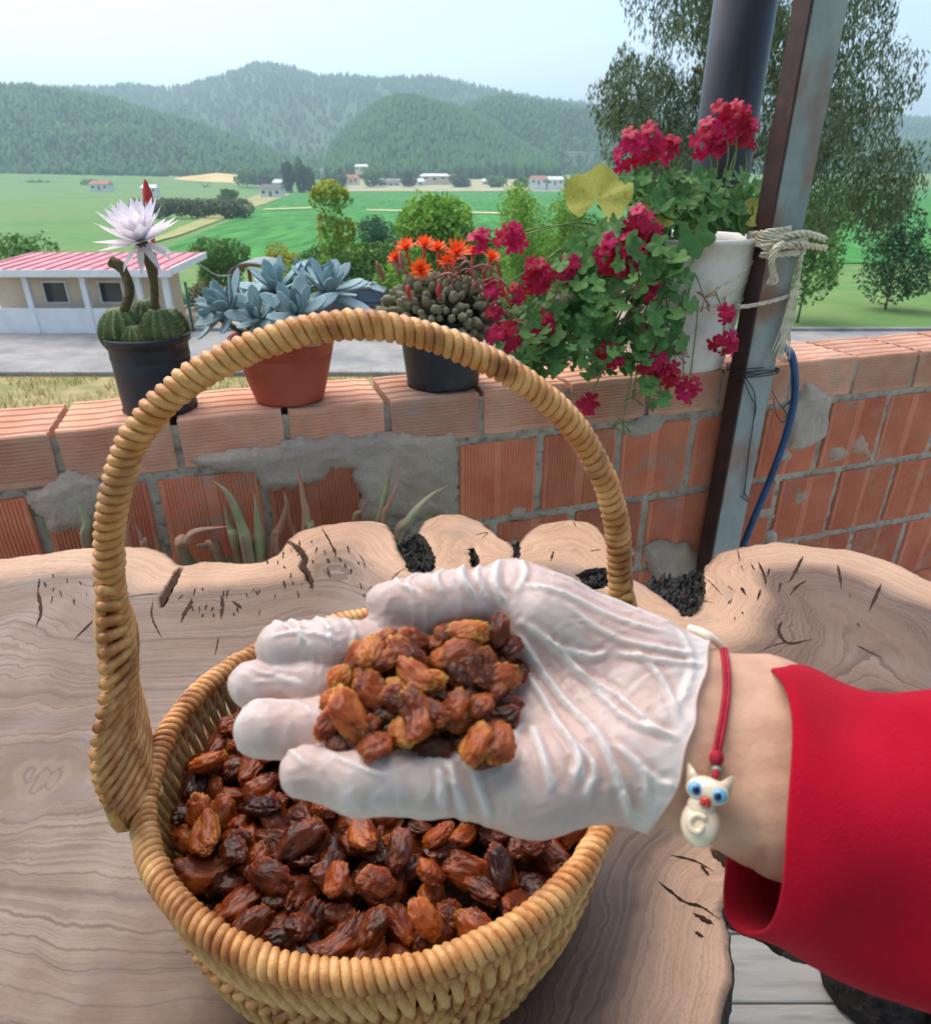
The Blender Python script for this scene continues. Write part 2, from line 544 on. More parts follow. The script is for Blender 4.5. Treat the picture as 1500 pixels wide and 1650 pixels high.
HL = [bpy.data.objects['mountain'], bpy.data.objects['hillside'], bpy.data.objects['hill'], bpy.data.objects['hill.001']]
def grid_of(o, nu=640):
    a = np.empty(len(o.data.vertices) * 3, dtype=np.float32); o.data.vertices.foreach_get('co', a)
    return a.reshape(-1, nu, 3)
forest('pine_forest', grid_of(HL[0]), 44000, 13, 24, 'hazy pine woods covering the high mountain ridge', 21, sides=4, far=True)
forest('pine_forest', grid_of(HL[1]), 24000, 10, 19, 'pine wood on the hillside at the left of the valley', 22, sides=4, far=True)
forest('pine_forest', grid_of(HL[2]), 12000, 10, 19, 'pine wood on the round hill behind the village', 23, sides=4, far=True)
forest('pine_forest', grid_of(HL[3]), 22000, 11, 20, 'pine wood on the long hill at the right', 24, sides=4, far=True)

# ================================================================ terrace floor, slab, roof
tf = empty('terrace_floor', (0, 0, 0)); tag(tf, kind='structure')
mb = MB(); mb.box((0.3, -0.35, -0.115), (6.4, 4.5, 0.2)); mb.build('slab', M['road'], tf, False)
bd = MB(); bd.bevbox((0, 0, 0), (1.6, 0.118, 0.02), 0.002)
bme = bd.mesh('board', False)
k = 0
for iy in range(34):
    y = -2.55 + iy * 0.1225
    for ix in range(5):
        x = -2.4 + ix * 1.606 + (0.5 if iy % 2 else 0) - 0.4
        if x > 3.0: continue
        link('board', bme, M['floor'], tf, (x, y, -0.0045 + random.uniform(-.0008, .0008)), (0, 0, random.uniform(-.001, .001)))
        k += 1
mb = MB(); mb.box((0.3, 1.35, (GZ - 0.22) / 2 - 0.0), (6.4, 1.0, -GZ - 0.22)); 
tag(mb.build('retaining_wall', M['road'], smooth=False), 'grey concrete retaining wall under the terrace edge', 'wall')
# ================================================================ brick parapet
WA = math.atan2(0.952, 2.877)
WT = np.array([math.cos(WA), math.sin(WA), 0.0])        # along the wall, to the right
WN = np.array([math.sin(WA), -math.cos(WA), 0.0])       # out of the front face, to the camera
WTOP = CAM[2] - 0.396
W0 = on_z(278, 677, WTOP)
W0[2] = WTOP
def wp(s, d, z):                   # along, out of the face, height above the wall top
    return W0 + WT * s + WN * d + np.array([0, 0, z])
def wall_s(u, v):
    return float(np.dot(on_plane(u, v, W0, WN) - W0, WT))
def on_wall(u, v, d=0.0):
    return on_plane(u, v, W0 + WN * d, WN)

def brick_material(name, axis, c1, c2, pitch, top=False):
    m = bpy.data.materials.new(name); m.use_nodes = True
    nt, N, L = nodes(m); b = N['Principled BSDF']
    b.inputs['Roughness'].default_value = 0.85; b.inputs['Specular IOR Level'].default_value = 0.2
    tc = N.new('ShaderNodeTexCoord'); oi = N.new('ShaderNodeObjectInfo')
    add = N.new('ShaderNodeVectorMath'); add.operation = 'ADD'
    L.new(tc.outputs['Object'], add.inputs[0]); L.new(oi.outputs['Location'], add.inputs[1])
    n1 = N.new('ShaderNodeTexNoise'); n1.inputs['Scale'].default_value = 9; n1.inputs['Detail'].default_value = 8; n1.inputs['Roughness'].default_value = 0.65
    L.new(add.outputs[0], n1.inputs['Vector'])
    r = N.new('ShaderNodeValToRGB')
    r.color_ramp.elements[0].position = 0.32; r.color_ramp.elements[0].color = c1
    r.color_ramp.elements[1].position = 0.68; r.color_ramp.elements[1].color = c2
    L.new(n1.outputs['Fac'], r.inputs['Fac'])
    hs = N.new('ShaderNodeHueSaturation')
    mr = N.new('ShaderNodeMapRange'); mr.inputs['To Min'].default_value = 0.78; mr.inputs['To Max'].default_value = 1.2
    L.new(oi.outputs['Random'], mr.inputs['Value']); L.new(mr.outputs[0], hs.inputs['Value'])
    L.new(r.outputs[0], hs.inputs['Color'])
    # cement dust and chips
    n2 = N.new('ShaderNodeTexNoise'); n2.inputs['Scale'].default_value = 34; n2.inputs['Detail'].default_value = 8; n2.inputs['Roughness'].default_value = 0.7
    L.new(add.outputs[0], n2.inputs['Vector'])
    n2b = N.new('ShaderNodeTexNoise'); n2b.inputs['Scale'].default_value = 7; n2b.inputs['Detail'].default_value = 3
    L.new(add.outputs[0], n2b.inputs['Vector'])
    mm = N.new('ShaderNodeMath'); mm.operation = 'ADD'; L.new(n2.outputs['Fac'], mm.inputs[0]); L.new(n2b.outputs['Fac'], mm.inputs[1])
    m2 = N.new('ShaderNodeMapRange'); m2.inputs['From Min'].default_value = 1.08; m2.inputs['From Max'].default_value = 1.32; m2.inputs['To Max'].default_value = 0.75
    L.new(mm.outputs[0], m2.inputs['Value'])
    mx = N.new('ShaderNodeMix'); mx.data_type = 'RGBA'
    L.new(m2.outputs[0], mx.inputs['Factor']); L.new(hs.outputs[0], mx.inputs['A']); mx.inputs['B'].default_value = S(176, 158, 142)
    # grooves pressed into the clay
    sep = N.new('ShaderNodeSeparateXYZ'); L.new(tc.outputs['Object'], sep.inputs[0])
    ml = N.new('ShaderNodeMath'); ml.operation = 'MULTIPLY'; ml.inputs[1].default_value = 2 * math.pi / pitch
    L.new(sep.outputs[axis], ml.inputs[0])
    sn = N.new('ShaderNodeMath'); sn.operation = 'SINE'; L.new(ml.outputs[0], sn.inputs[0])
    bpn = N.new('ShaderNodeBump'); bpn.inputs['Distance'].default_value = 0.0022; bpn.inputs['Strength'].default_value = 0.9
    mk = N.new('ShaderNodeMath'); mk.operation = 'MULTIPLY_ADD'; mk.inputs[1].default_value = 0.8
    L.new(n2.outputs['Fac'], mk.inputs[0]); mk.inputs[2].default_value = 0.0
    L.new(mk.outputs[0], bpn.inputs['Height']); L.new(bpn.outputs[0], b.inputs['Normal'])
    L.new(mx.outputs['Result'], b.inputs['Base Color'])
    return m
M['brick'] = brick_material('hollow_brick_clay', 0, S(196, 112, 84), S(216, 142, 112), 0.0078)
M['cap_brick'] = brick_material('coping_brick_clay', 2, S(200, 142, 114), S(220, 174, 148), 0.0085)
M['mortar'] = pm('cement_mortar', S(164, 154, 140), S(188, 178, 164), 14, 0.95, bump=0.006, bscale=45, c3=S(132, 124, 114), s3=60, detail=8)
M['smear'] = pm('smeared_cement', S(164, 151, 137), S(188, 175, 160), 9, 0.93, bump=0.012, bscale=38, c3=S(180, 150, 130), s3=5, detail=9, l3=0.5, h3=0.72)

wall = empty('brick_wall', wp(0, 0, -WTOP), 'low wall of ribbed red hollow bricks with rough grey mortar', 'wall')
wroot = np.array(wall.location)
rotw = (0, 0, WA)

def rough_core():
    # mortar body a little behind the brick faces, uneven
    nx, nz = 260, 60
    s = np.linspace(-1.9, 2.6, nx); z = np.linspace(-WTOP, -0.012, nz)
    SS, ZZ = np.meshgrid(s, z)
    q = np.stack([SS.ravel() * 40, ZZ.ravel() * 40, np.zeros(SS.size)], 1)
    d = -0.0105 + 0.010 * (fbm(q, 3, 4) - 0.35)
    V = [wp(a, dd, b) for a, b, dd in zip(SS.ravel(), ZZ.ravel(), d)]
    F = [(j * nx + i, j * nx + i + 1, (j + 1) * nx + i + 1, (j + 1) * nx + i) for j in range(nz - 1) for i in range(nx - 1)]
    mb = MB(); mb.add(V, F)
    c = wp(0.35, -0.105, -WTOP / 2 - 0.01)
    mb.box(c, (4.5, 0.150, WTOP - 0.03), WA)
    mb.build('mortar', M['mortar'], wall)
rough_core()

def brick_mesh(name, w, d, h, seed, ridged_top=False):
    """extruded block; front face at local y = -d/2; uneven arrises"""
    r = random.Random(seed)
    prof = []                                    # (y, z) section, counter-clockwise seen from +x
    b = 0.003
    prof += [(-d / 2 + b, -h / 2), (d / 2 - b, -h / 2), (d / 2, -h / 2 + b), (d / 2, h / 2 - b), (d / 2 - b, h / 2)]
    if ridged_top:
        ys = np.linspace(d / 2 - 0.02, -d / 2 + 0.02, 5)
        for y in ys:
            prof += [(y + 0.006, h / 2), (y + 0.003, h / 2 - 0.0028), (y - 0.003, h / 2 - 0.0028), (y - 0.006, h / 2)]
    prof += [(-d / 2 + b, h / 2), (-d / 2, h / 2 - b)]
    zs = np.arange(h / 2 - 0.014, -h / 2 + 0.012, -0.0068)
    for z in zs: prof += [(-d / 2, z + 0.0018), (-d / 2 + 0.0016, z + 0.0010), (-d / 2 + 0.0016, z - 0.0010), (-d / 2, z - 0.0018)]
    prof += [(-d / 2, -h / 2 + b)]
    nx = 7
    jy = [r.uniform(-.001, .001) for _ in range(nx)]; jz = [r.uniform(-.0014, .0014) for _ in range(nx)]
    V = []; F = []
    n = len(prof)
    for i in range(nx):
        x = -w / 2 + w * i / (nx - 1)
        for (y, z) in prof:
            e = 1.0 if i not in (0, nx - 1) else 1 - 0.012
            V.append((x + r.uniform(-.0010, .0010), y * e + jy[i], z * e + jz[i]))
    for i in range(nx - 1):
        for k in range(n):
            l = (k + 1) % n
            F.append((i * n + k, (i + 1) * n + k, (i + 1) * n + l, i * n + l))
    F.append(tuple(range(n))); F.append(tuple((nx - 1) * n + k for k in range(n))[::-1])
    mb = MB(); mb.add(V, F)
    return mb.mesh(name, False)

caps = [brick_mesh('cap_brick', 0.186, 0.19, 0.098, s, True) for s in range(4)]
def ribbed_mesh(name, w, d, h, seed):
    """hollow brick laid on end: front face with upright pressed grooves and two smooth bands"""
    r = random.Random(seed)
    b = 0.003
    pr = [(w / 2, -d / 2 + b), (w / 2, d / 2), (-w / 2, d / 2), (-w / 2, -d / 2 + b), (-w / 2 + b, -d / 2)]
    band = r.uniform(-.012, .012)
    for x in np.arange(-w / 2 + 0.012, w / 2 - 0.010, 0.0066):
        if abs(x - band) < 0.008: continue
        pr += [(x - 0.0018, -d / 2), (x - 0.0009, -d / 2 + 0.0019), (x + 0.0009, -d / 2 + 0.0019), (x + 0.0018, -d / 2)]
    pr += [(w / 2 - b, -d / 2)]
    n = len(pr); V = []; F = []
    zz = [-h / 2, -h / 2 + b, -h / 6, h / 6, h / 2 - b, h / 2]
    for i, z in enumerate(zz):
        e = 0.985 if i in (0, len(zz) - 1) else 1.0
        jx, jy = r.uniform(-.001, .001), r.uniform(-.0007, .0007)
        for (x, y) in pr: V.append((x * e + jx, y * (e if y < 0 else 1) + jy, z + r.uniform(-.0008, .0008)))
    for i in range(len(zz) - 1):
        for k in range(n):
            l = (k + 1) % n
            F.append((i * n + l, i * n + k, (i + 1) * n + k, (i + 1) * n + l))
    F.append(tuple(range(n))); F.append(tuple((len(zz) - 1) * n + k for k in range(n))[::-1])
    mb = MB(); mb.add(V, F)
    return mb.mesh(name, False)
faces = [ribbed_mesh('brick', 0.181, 0.135, 0.181, 10 + s) for s in range(4)]
for m_ in caps: m_.materials.append(M['cap_brick'])
for m_ in faces: m_.materials.append(M['brick'])

def put(me, s, d, z, sx=1.0, sz=1.0, tilt=0.0):
    p = wp(s, d, z) - wroot
    o = link('brick', me, None, wall, p, (random.uniform(-.006, .006), tilt + random.uniform(-.006, .006), WA + random.uniform(-.008, .008)))
    o.scale = (sx, 1, sz)
    return o

for i in range(-9, 12):
    put(caps[i % 4], 0.1 + i * 0.2, -0.096 + random.uniform(-.003, .004), -0.050 + random.uniform(-.002, .001))
covered = {(0, 2)}                                   # brick hidden under smeared cement
for c, (zc, ph) in enumerate([(-0.208, -0.058), (-0.410, 0.035), (-0.612, -0.05), (-0.80, 0.03)]):
    for i in range(-9, 12):
        if (c, i) in covered: continue
        put(faces[(i * 3 + c) % 4], 0.1 + ph + i * 0.2, -0.070 + random.uniform(-.003, .003), zc, 1, 0.97 if c == 3 else 1)

def patch(name, poly, thick, seed, dz=0.0, mat='smear'):
    """irregular cement smear standing proud of the bricks; poly in photo pixels on the wall face"""
    P = np.array([[wall_s(u, v), on_wall(u, v)[2] - WTOP] for u, v in poly])
    lo, hi = P.min(0) - 0.02, P.max(0) + 0.02
    st = 0.005
    xs = np.arange(lo[0], hi[0], st); zs = np.arange(lo[1], hi[1], st)
    X, Z = np.meshgrid(xs, zs)
    sd = poly_sdf(np.stack([X.ravel(), Z.ravel()], 1), P)
    q = np.stack([X.ravel() * 30, Z.ravel() * 30, np.full(X.size, seed)], 1)
    sd = sd + 0.036 * (fbm(q, 4, seed) - 0.5)
    hgt = thick * np.clip(sd / 0.018, 0, 1) ** 0.6 * (0.55 + 0.9 * fbm(q * 0.6, 4, seed + 3)) - 0.0005
    ok = (sd > 0).reshape(X.shape)
    V = [wp(a, d + dz, b) for a, b, d in zip(X.ravel(), Z.ravel(), np.where(sd > 0, hgt, -0.004))]
    n = len(xs)
    F = [(j * n + i, j * n + i + 1, (j + 1) * n + i + 1, (j + 1) * n + i) for j in range(len(zs) - 1) for i in range(n - 1)
         if ok[j, i] or ok[j, i + 1] or ok[j + 1, i] or ok[j + 1, i + 1]]
    used = sorted({k for f in F for k in f}); mp = {k: q for q, k in enumerate(used)}
    mb = MB(); mb.add([V[k] for k in used], [tuple(mp[k] for k in f) for f in F])
    mb.build(name, M[mat], wall)

def poly_sdf(p, poly):
    """signed distance (positive inside) of points p (N,2) to polygon (M,2)"""
    p = np.asarray(p, float); poly = np.asarray(poly, float)
    d = np.full(len(p), 1e9); inside = np.zeros(len(p), bool)
    M_ = len(poly)
    for i in range(M_):
        a, b = poly[i], poly[(i + 1) % M_]
        e = b - a; w = p - a
        t = np.clip((w @ e) / max(e @ e, 1e-12), 0, 1)
        q = w - t[:, None] * e
        d = np.minimum(d, np.hypot(q[:, 0], q[:, 1]))
        c = (a[1] > p[:, 1]) != (b[1] > p[:, 1])
        with np.errstate(divide='ignore', invalid='ignore'):
            xi = (b[0] - a[0]) * (p[:, 1] - a[1]) / (b[1] - a[1]) + a[0]
        inside ^= c & (p[:, 0] < xi)
    return np.where(inside, d, -d)

patch('cement_smear', [(305, 742), (390, 722), (470, 715), (600, 700), (735, 700), (742, 740), (735, 800), (720, 835), (640, 830), (585, 838), (578, 800), (572, 752), (530, 750), (520, 775), (470, 790), (425, 785), (412, 760), (360, 752)], 0.013, 31)
patch('cement_smear', [(1040, 885), (1065, 870), (1110, 880), (1135, 905), (1110, 935), (1050, 935)], 0.014, 33)
patch('cement_smear', [(1262, 660), (1300, 620), (1340, 640), (1330, 700), (1300, 725), (1270, 720)], 0.012, 35)
patch('cement_smear', [(1000, 685), (1040, 668), (1075, 675), (1060, 692), (1020, 698)], 0.008, 36)
patch('cement_smear', [(40, 790), (110, 760), (180, 790), (150, 850), (80, 860)], 0.010, 37)

rp_ = random.Random(44)
for k_ in range(16):
    u, v = rp_.uniform(210, 1440), rp_.uniform(700, 900)
    if 300 < u < 740 and v < 840: continue
    w_, h_ = rp_.uniform(8, 26), rp_.uniform(6, 18)
    patch('cement_smear', [(u + w_ * math.cos(a) * rp_.uniform(.6, 1.2), v + h_ * math.sin(a) * rp_.uniform(.6, 1.2)) for a in np.linspace(0, 6.28, 9)[:-1]], 0.006, 60 + k_)
# ================================================================ slab table
TZ = CAM[2] - 0.50
def tp(u, v): return on_z(u, v, TZ)[:2]

outline_px = [(-160, 935), (-60, 905), (60, 892), (130, 882), (200, 879), (238, 880), (268, 891), (286, 908), (300, 909), (330, 902), (365, 905), (400, 906), (428, 903), (450, 890),
    (463, 870), (478, 856), (510, 846), (560, 839), (600, 837), (622, 842), (634, 856), (641, 880), (652, 900), (668, 905), (676, 885), (672, 856), (682, 838), (708, 827), (740, 827), (772, 838), (796, 856),
    (806, 868), (822, 872), (831, 884), (838, 872), (850, 855), (872, 842), (910, 836), (948, 839), (966, 850), (985, 880), (1003, 912), (1020, 932), (1046, 944), (1060, 958), (1078, 968), (1100, 985), (1112, 994),
    (1128, 985), (1133, 960), (1130, 930), (1136, 910), (1158, 890), (1200, 878), (1255, 871), (1300, 878), (1370, 884), (1440, 905), (1500, 935), (1580, 960), (1660, 1010), (1700, 1080)]
out = [tp(u, v) for u, v in outline_px]
out += [np.array(p) for p in [(1.02, 0.62), (1.0, 0.48), (0.92, 0.40), (0.80, 0.36), (0.62, 0.345), (0.45, 0.335)]]
# bay of bark at the lower right, floor showing through
bay_px = [(1330, 1515), (1290, 1500), (1255, 1482), (1228, 1466), (1210, 1458), (1192, 1440), (1174, 1440), (1160, 1465), (1176, 1490), (1172, 1530), (1180, 1570), (1165, 1640), (1150, 1700)]
out += [tp(u, v) for u, v in bay_px]
out += [np.array(p) for p in [(0.16, 0.19), (0.10, 0.12), (-0.05, 0.07), (-0.25, 0.06), (-0.5, 0.08), (-0.72, 0.16), (-0.95, 0.35), (-1.1, 0.6)]]
OUT = np.array(out)
# smooth the outline a little and roughen it
def densify(P, step):
    Q = []
    for i in range(len(P)):
        a, b = P[i], P[(i + 1) % len(P)]
        n = max(1, int(np.hypot(*(b - a)) / step))
        for k in range(n): Q.append(a + (b - a) * k / n)
    return np.array(Q)
OUT = densify(OUT, 0.006)
for _ in range(2):
    OUT = 0.25 * np.roll(OUT, 1, 0) + 0.5 * OUT + 0.25 * np.roll(OUT, -1, 0)
nn = fbm(np.c_[OUT * 70, np.zeros(len(OUT))], 3, 5) - 0.5
tt = np.roll(OUT, -1, 0) - np.roll(OUT, 1, 0); tt /= np.linalg.norm(tt, axis=1)[:, None]
OUT = OUT + np.c_[-tt[:, 1], tt[:, 0]] * (nn * 0.006)[:, None]

voids_px = [[(646, 878), (655, 862), (668, 857), (684, 862), (694, 876), (700, 895), (702, 915), (690, 930), (668, 928), (655, 912)],
            [(755, 884), (763, 880), (770, 890), (772, 905), (766, 915), (757, 908)],
            [(828, 868), (836, 868), (840, 885), (838, 905), (830, 908), (826, 890)],
            [(928, 925), (945, 914), (975, 912), (990, 922), (985, 942), (950, 948)],
            [(1046, 940), (1060, 925), (1095, 924), (1120, 914), (1134, 918), (1138, 950), (1130, 972), (1112, 980), (1104, 994), (1096, 988), (1085, 968), (1062, 955)],
            [(1168, 1462), (1178, 1452), (1196, 1450), (1208, 1462), (1204, 1482), (1186, 1492), (1172, 1486)]]
VOIDS = [np.array([tp(u, v) for u, v in q]) for q in voids_px]
# drying cracks: pixel polylines with half width in mm at the middle
cracks = [([(290, 915), (278, 938), (266, 962), (262, 978)], 5.0), ([(466, 872), (482, 884), (492, 898), (488, 912), (498, 928), (504, 950)], 4.0), ([(486, 888), (478, 896)], 1.6),
    ([(518, 850), (530, 870), (540, 892)], 1.5), ([(536, 880), (541, 894)], 2.6), ([(527, 900), (531, 908)], 2.4), ([(546, 898), (550, 906)], 2.2), ([(560, 880), (563, 892)], 2.0),
    ([(527, 914), (533, 935)], 1.6), ([(555, 908), (558, 916)], 2.0), ([(565, 916), (566, 926)], 1.8), ([(457, 936), (460, 950)], 2.2), ([(471, 936), (473, 944)], 1.4), ([(578, 892), (586, 905), (588, 920)], 1.0),
    ([(628, 938), (640, 924), (652, 916)], 1.2), ([(310, 965), (304, 978), (296, 990), (292, 1004)], 3.0), ([(295, 958), (287, 966)], 1.6), ([(358, 962), (358, 978), (356, 998)], 2.6), ([(374, 968), (384, 976), (390, 982)], 2.4),
    ([(333, 974), (330, 984)], 1.4), ([(344, 978), (340, 985)], 1.2), ([(396, 955), (399, 962)], 1.2), ([(412, 950), (415, 960)], 1.4), ([(205, 962), (232, 958), (260, 956)], 1.4), ([(247, 966), (244, 990), (252, 1012), (262, 1030)], 1.2), ([(352, 1028), (346, 1056)], 0.9),
    ([(360, 1070), (354, 1090)], 0.8), ([(892, 888), (887, 905)], 1.8), ([(924, 840), (928, 850)], 1.2), ([(950, 888), (968, 885)], 1.2), ([(700, 920), (690, 935)], 1.2), ([(765, 862), (785, 858), (775, 870)], 1.2),
    ([(1188, 885), (1192, 905)], 1.0), ([(1222, 905), (1232, 930), (1234, 945)], 2.0), ([(1194, 946), (1202, 960)], 2.4), ([(1225, 950), (1220, 968)], 1.8), ([(1172, 944), (1182, 952)], 1.2), ([(1294, 896), (1282, 920), (1270, 940)], 2.2), ([(1258, 938), (1254, 956)], 1.4),
    ([(1300, 935), (1284, 945), (1272, 960)], 1.8), ([(1240, 915), (1236, 930)], 1.6), ([(1210, 908), (1216, 920)], 1.2), ([(1260, 1000), (1255, 1018), (1268, 1036), (1290, 1034), (1310, 1030)], 2.6), ([(1290, 1038), (1262, 1036), (1230, 1046)], 1.0), ([(1118, 956), (1130, 966), (1150, 972)], 1.2),
    ([(1135, 930), (1150, 944), (1164, 960)], 1.0), ([(1150, 1370), (1170, 1385), (1188, 1410), (1204, 1440)], 4.0), ([(1130, 1395), (1142, 1412)], 2.4), ([(1060, 1420), (1100, 1452), (1130, 1462), (1160, 1482)], 1.6), ([(1116, 1472), (1138, 1484), (1150, 1490)], 2.6), ([(1120, 1502), (1134, 1512)], 2.0),
    ([(1080, 1378), (1120, 1388), (1150, 1405)], 1.0), ([(150, 1000), (120, 1030)], 1.6), ([(60, 950), (66, 985), (58, 1010)], 2.2), ([(1350, 910), (1356, 950)], 2.0), ([(1420, 940), (1400, 985)], 2.2), ([(1380, 1040), (1420, 1060)], 1.6)]

def table_top():
    st = 0.0024
    lo, hi = OUT.min(0) - st * 3, OUT.max(0) + st * 3
    xs = np.arange(lo[0], hi[0], st); ys = np.arange(lo[1], hi[1], st)
    nx, ny = len(xs), len(ys)
    X, Y = np.meshgrid(xs, ys)
    # coarse outer distance for rings, fine near the border
    P = np.stack([X.ravel(), Y.ravel()], 1)
    # distance by coarse grid + bilinear, then exact near edges
    cs = 4
    Xc, Yc = X[::cs, ::cs], Y[::cs, ::cs]
    sdc = poly_sdf(np.stack([Xc.ravel(), Yc.ravel()], 1), OUT).reshape(Xc.shape)
    jj = np.clip(np.arange(ny) / cs, 0, Xc.shape[0] - 1.001); ii = np.clip(np.arange(nx) / cs, 0, Xc.shape[1] - 1.001)
    def bil(A):
        j0 = jj.astype(int); i0 = ii.astype(int); fj = (jj - j0)[:, None]; fi = (ii - i0)[None, :]
        return A[j0][:, i0] * (1 - fj) * (1 - fi) + A[j0][:, i0 + 1] * (1 - fj) * fi + A[j0 + 1][:, i0] * fj * (1 - fi) + A[j0 + 1][:, i0 + 1] * fj * fi
    sd = bil(sdc)
    near = np.abs(sd) < 0.02
    sd[near] = poly_sdf(np.stack([X[near], Y[near]], 1), OUT)
    # smoothed field for growth rings
    sm = sdc.copy()
    for _ in range(26):
        pd = np.pad(sm, 1, mode='edge')
        sm = (pd[:-2, 1:-1] + pd[2:, 1:-1] + pd[1:-1, :-2] + pd[1:-1, 2:] + 2 * sm) / 6
    ring = bil(sm)
    vd = np.full(X.shape, -1.0)
    for q in VOIDS:
        b0, b1 = q.min(0) - 0.03, q.max(0) + 0.03
        i0, i1 = np.searchsorted(xs, [b0[0], b1[0]]); j0, j1 = np.searchsorted(ys, [b0[1], b1[1]])
        sub = np.stack([X[j0:j1, i0:i1].ravel(), Y[j0:j1, i0:i1].ravel()], 1)
        w = 0.008 * (fbm(np.c_[sub * 160, np.zeros(len(sub))], 3, 9) - 0.5)
        vd[j0:j1, i0:i1] = np.maximum(vd[j0:j1, i0:i1], (poly_sdf(sub, q) + w).reshape(j1 - j0, i1 - i0))
    sdf = np.minimum(sd, -vd)
    depth = np.zeros(X.shape); dark = np.zeros(X.shape)
    for k, (pl, wmm) in enumerate(cracks):
        q = np.array([tp(u, v) for u, v in pl])
        b0, b1 = q.min(0) - 0.015, q.max(0) + 0.015
        i0, i1 = np.searchsorted(xs, [b0[0], b1[0]]); j0, j1 = np.searchsorted(ys, [b0[1], b1[1]])
        if i1 <= i0 or j1 <= j0: continue
        sub = np.stack([X[j0:j1, i0:i1].ravel(), Y[j0:j1, i0:i1].ravel()], 1)
        sub = sub + 0.004 * np.c_[vnoise(np.c_[sub * 150, np.zeros(len(sub))], 1) - 0.5, vnoise(np.c_[sub * 150, np.ones(len(sub))], 2) - 0.5]
        L = np.r_[0, np.cumsum(np.hypot(*np.diff(q, axis=0).T))]
        best = np.full(len(sub), 1e9); prm = np.zeros(len(sub))
        for s in range(len(q) - 1):
            a, e = q[s], q[s + 1] - q[s]
            t = np.clip(((sub - a) @ e) / (e @ e), 0, 1)
            d = np.hypot(*(sub - a - t[:, None] * e).T)
            m_ = d < best
            best[m_] = d[m_]; prm[m_] = (L[s] + t[m_] * (L[s + 1] - L[s])) / L[-1]
        w = wmm * 0.00085 * np.clip(4 * (prm + 0.12) * (1.0 - prm) + 0.12, 0.15, 1)
        f = np.clip(1.35 - best / w, 0, 1).reshape(j1 - j0, i1 - i0)
        if wmm < 3.5: continue
        depth[j0:j1, i0:i1] = np.maximum(depth[j0:j1, i0:i1], f * min(0.02, 0.004 + wmm * 0.003))
        dark[j0:j1, i0:i1] = np.maximum(dark[j0:j1, i0:i1], f)
    cell = (sdf[:-1, :-1] + sdf[1:, :-1] + sdf[:-1, 1:] + sdf[1:, 1:]) / 4 > 0
    # snap border vertices onto the outline
    used = np.zeros(X.shape, bool)
    for a in (slice(None, -1), slice(1, None)):
        for b in (slice(None, -1), slice(1, None)):
            used[a, b] |= cell
    full = np.zeros(X.shape, int)
    for a in (slice(None, -1), slice(1, None)):
        for b in (slice(None, -1), slice(1, None)):
            full[a, b] += cell
    bord = used & (full < 4)
    gy, gx = np.gradient(sdf, st)
    gl = np.maximum(np.hypot(gx, gy), 0.3)
    mv = np.where(bord, np.clip(sdf, -1.5 * st, 1.5 * st) / gl, 0)
    Xn, Yn = X - mv * gx / gl, Y - mv * gy / gl
    zn = TZ - depth - 0.0012 * (fbm(np.stack([X.ravel() * 9, Y.ravel() * 9, np.zeros(X.size)], 1), 2, 3).reshape(X.shape)) * 0.6
    edge = np.clip(1 - sdf / 0.006, 0, 1)
    zn = zn - 0.0025 * edge ** 2 * used
    idx = -np.ones(X.shape, int); idx[used] = np.arange(used.sum())
    V = np.stack([Xn[used], Yn[used], zn[used]], 1)
    j, i = np.nonzero(cell)
    F = np.stack([idx[j, i], idx[j, i + 1], idx[j + 1, i + 1], idx[j + 1, i]], 1)
    me = np_mesh('slab', V, F, True)
    fattr(me, 'ring', ring[used]); fattr(me, 'dark', dark[used]); fattr(me, 'edge', sdf[used])
    fattr(me, 'rim', sd[used])
    # bark side: border edges pulled down with rough offsets
    e = np.concatenate([F[:, [0, 1]], F[:, [1, 2]], F[:, [2, 3]], F[:, [3, 0]]])
    key = np.minimum(e[:, 0], e[:, 1]).astype(np.int64) * len(V) + np.maximum(e[:, 0], e[:, 1])
    uq, ind, cnt = np.unique(key, return_index=True, return_counts=True)
    be = e[ind[cnt == 1]]
    bi = np.unique(be); mp = -np.ones(len(V), int); mp[bi] = np.arange(len(bi))
    bv = V[bi]
    g2 = np.stack([(gx / gl)[used][bi], (gy / gl)[used][bi]], 1)
    lev = [0.0, -0.004, -0.010, -0.018, -0.026, -0.036]
    amp = [0.0, 0.004, 0.007, 0.009, 0.008, -0.004]
    B = []
    for q, (dz, am) in enumerate(zip(lev, amp)):
        nzv = fbm(np.c_[bv[:, :2] * 55, np.full(len(bv), q * 0.9)], 3, 12) - 0.25
        w = bv.copy(); w[:, :2] -= g2 * (am * nzv * 1.8)[:, None]; w[:, 2] = bv[:, 2] + dz
        if q == 0: w[:, 2] -= 0.0002
        B.append(w)
    B = np.concatenate(B); nb = len(bi)
    a, b = mp[be[:, 0]], mp[be[:, 1]]
    F2 = np.concatenate([np.stack([b + q * nb, a + q * nb, a + (q + 1) * nb, b + (q + 1) * nb], 1) for q in range(len(lev) - 1)])
    mb_ = np_mesh('bark', B, F2, True)
    mu = MB(); mu.add([(p[0], p[1], TZ - 0.0355) for p in OUT[::-1]], [tuple(range(len(OUT)))])
    me3 = mu.mesh('underside', False)
    return me, mb_, me3

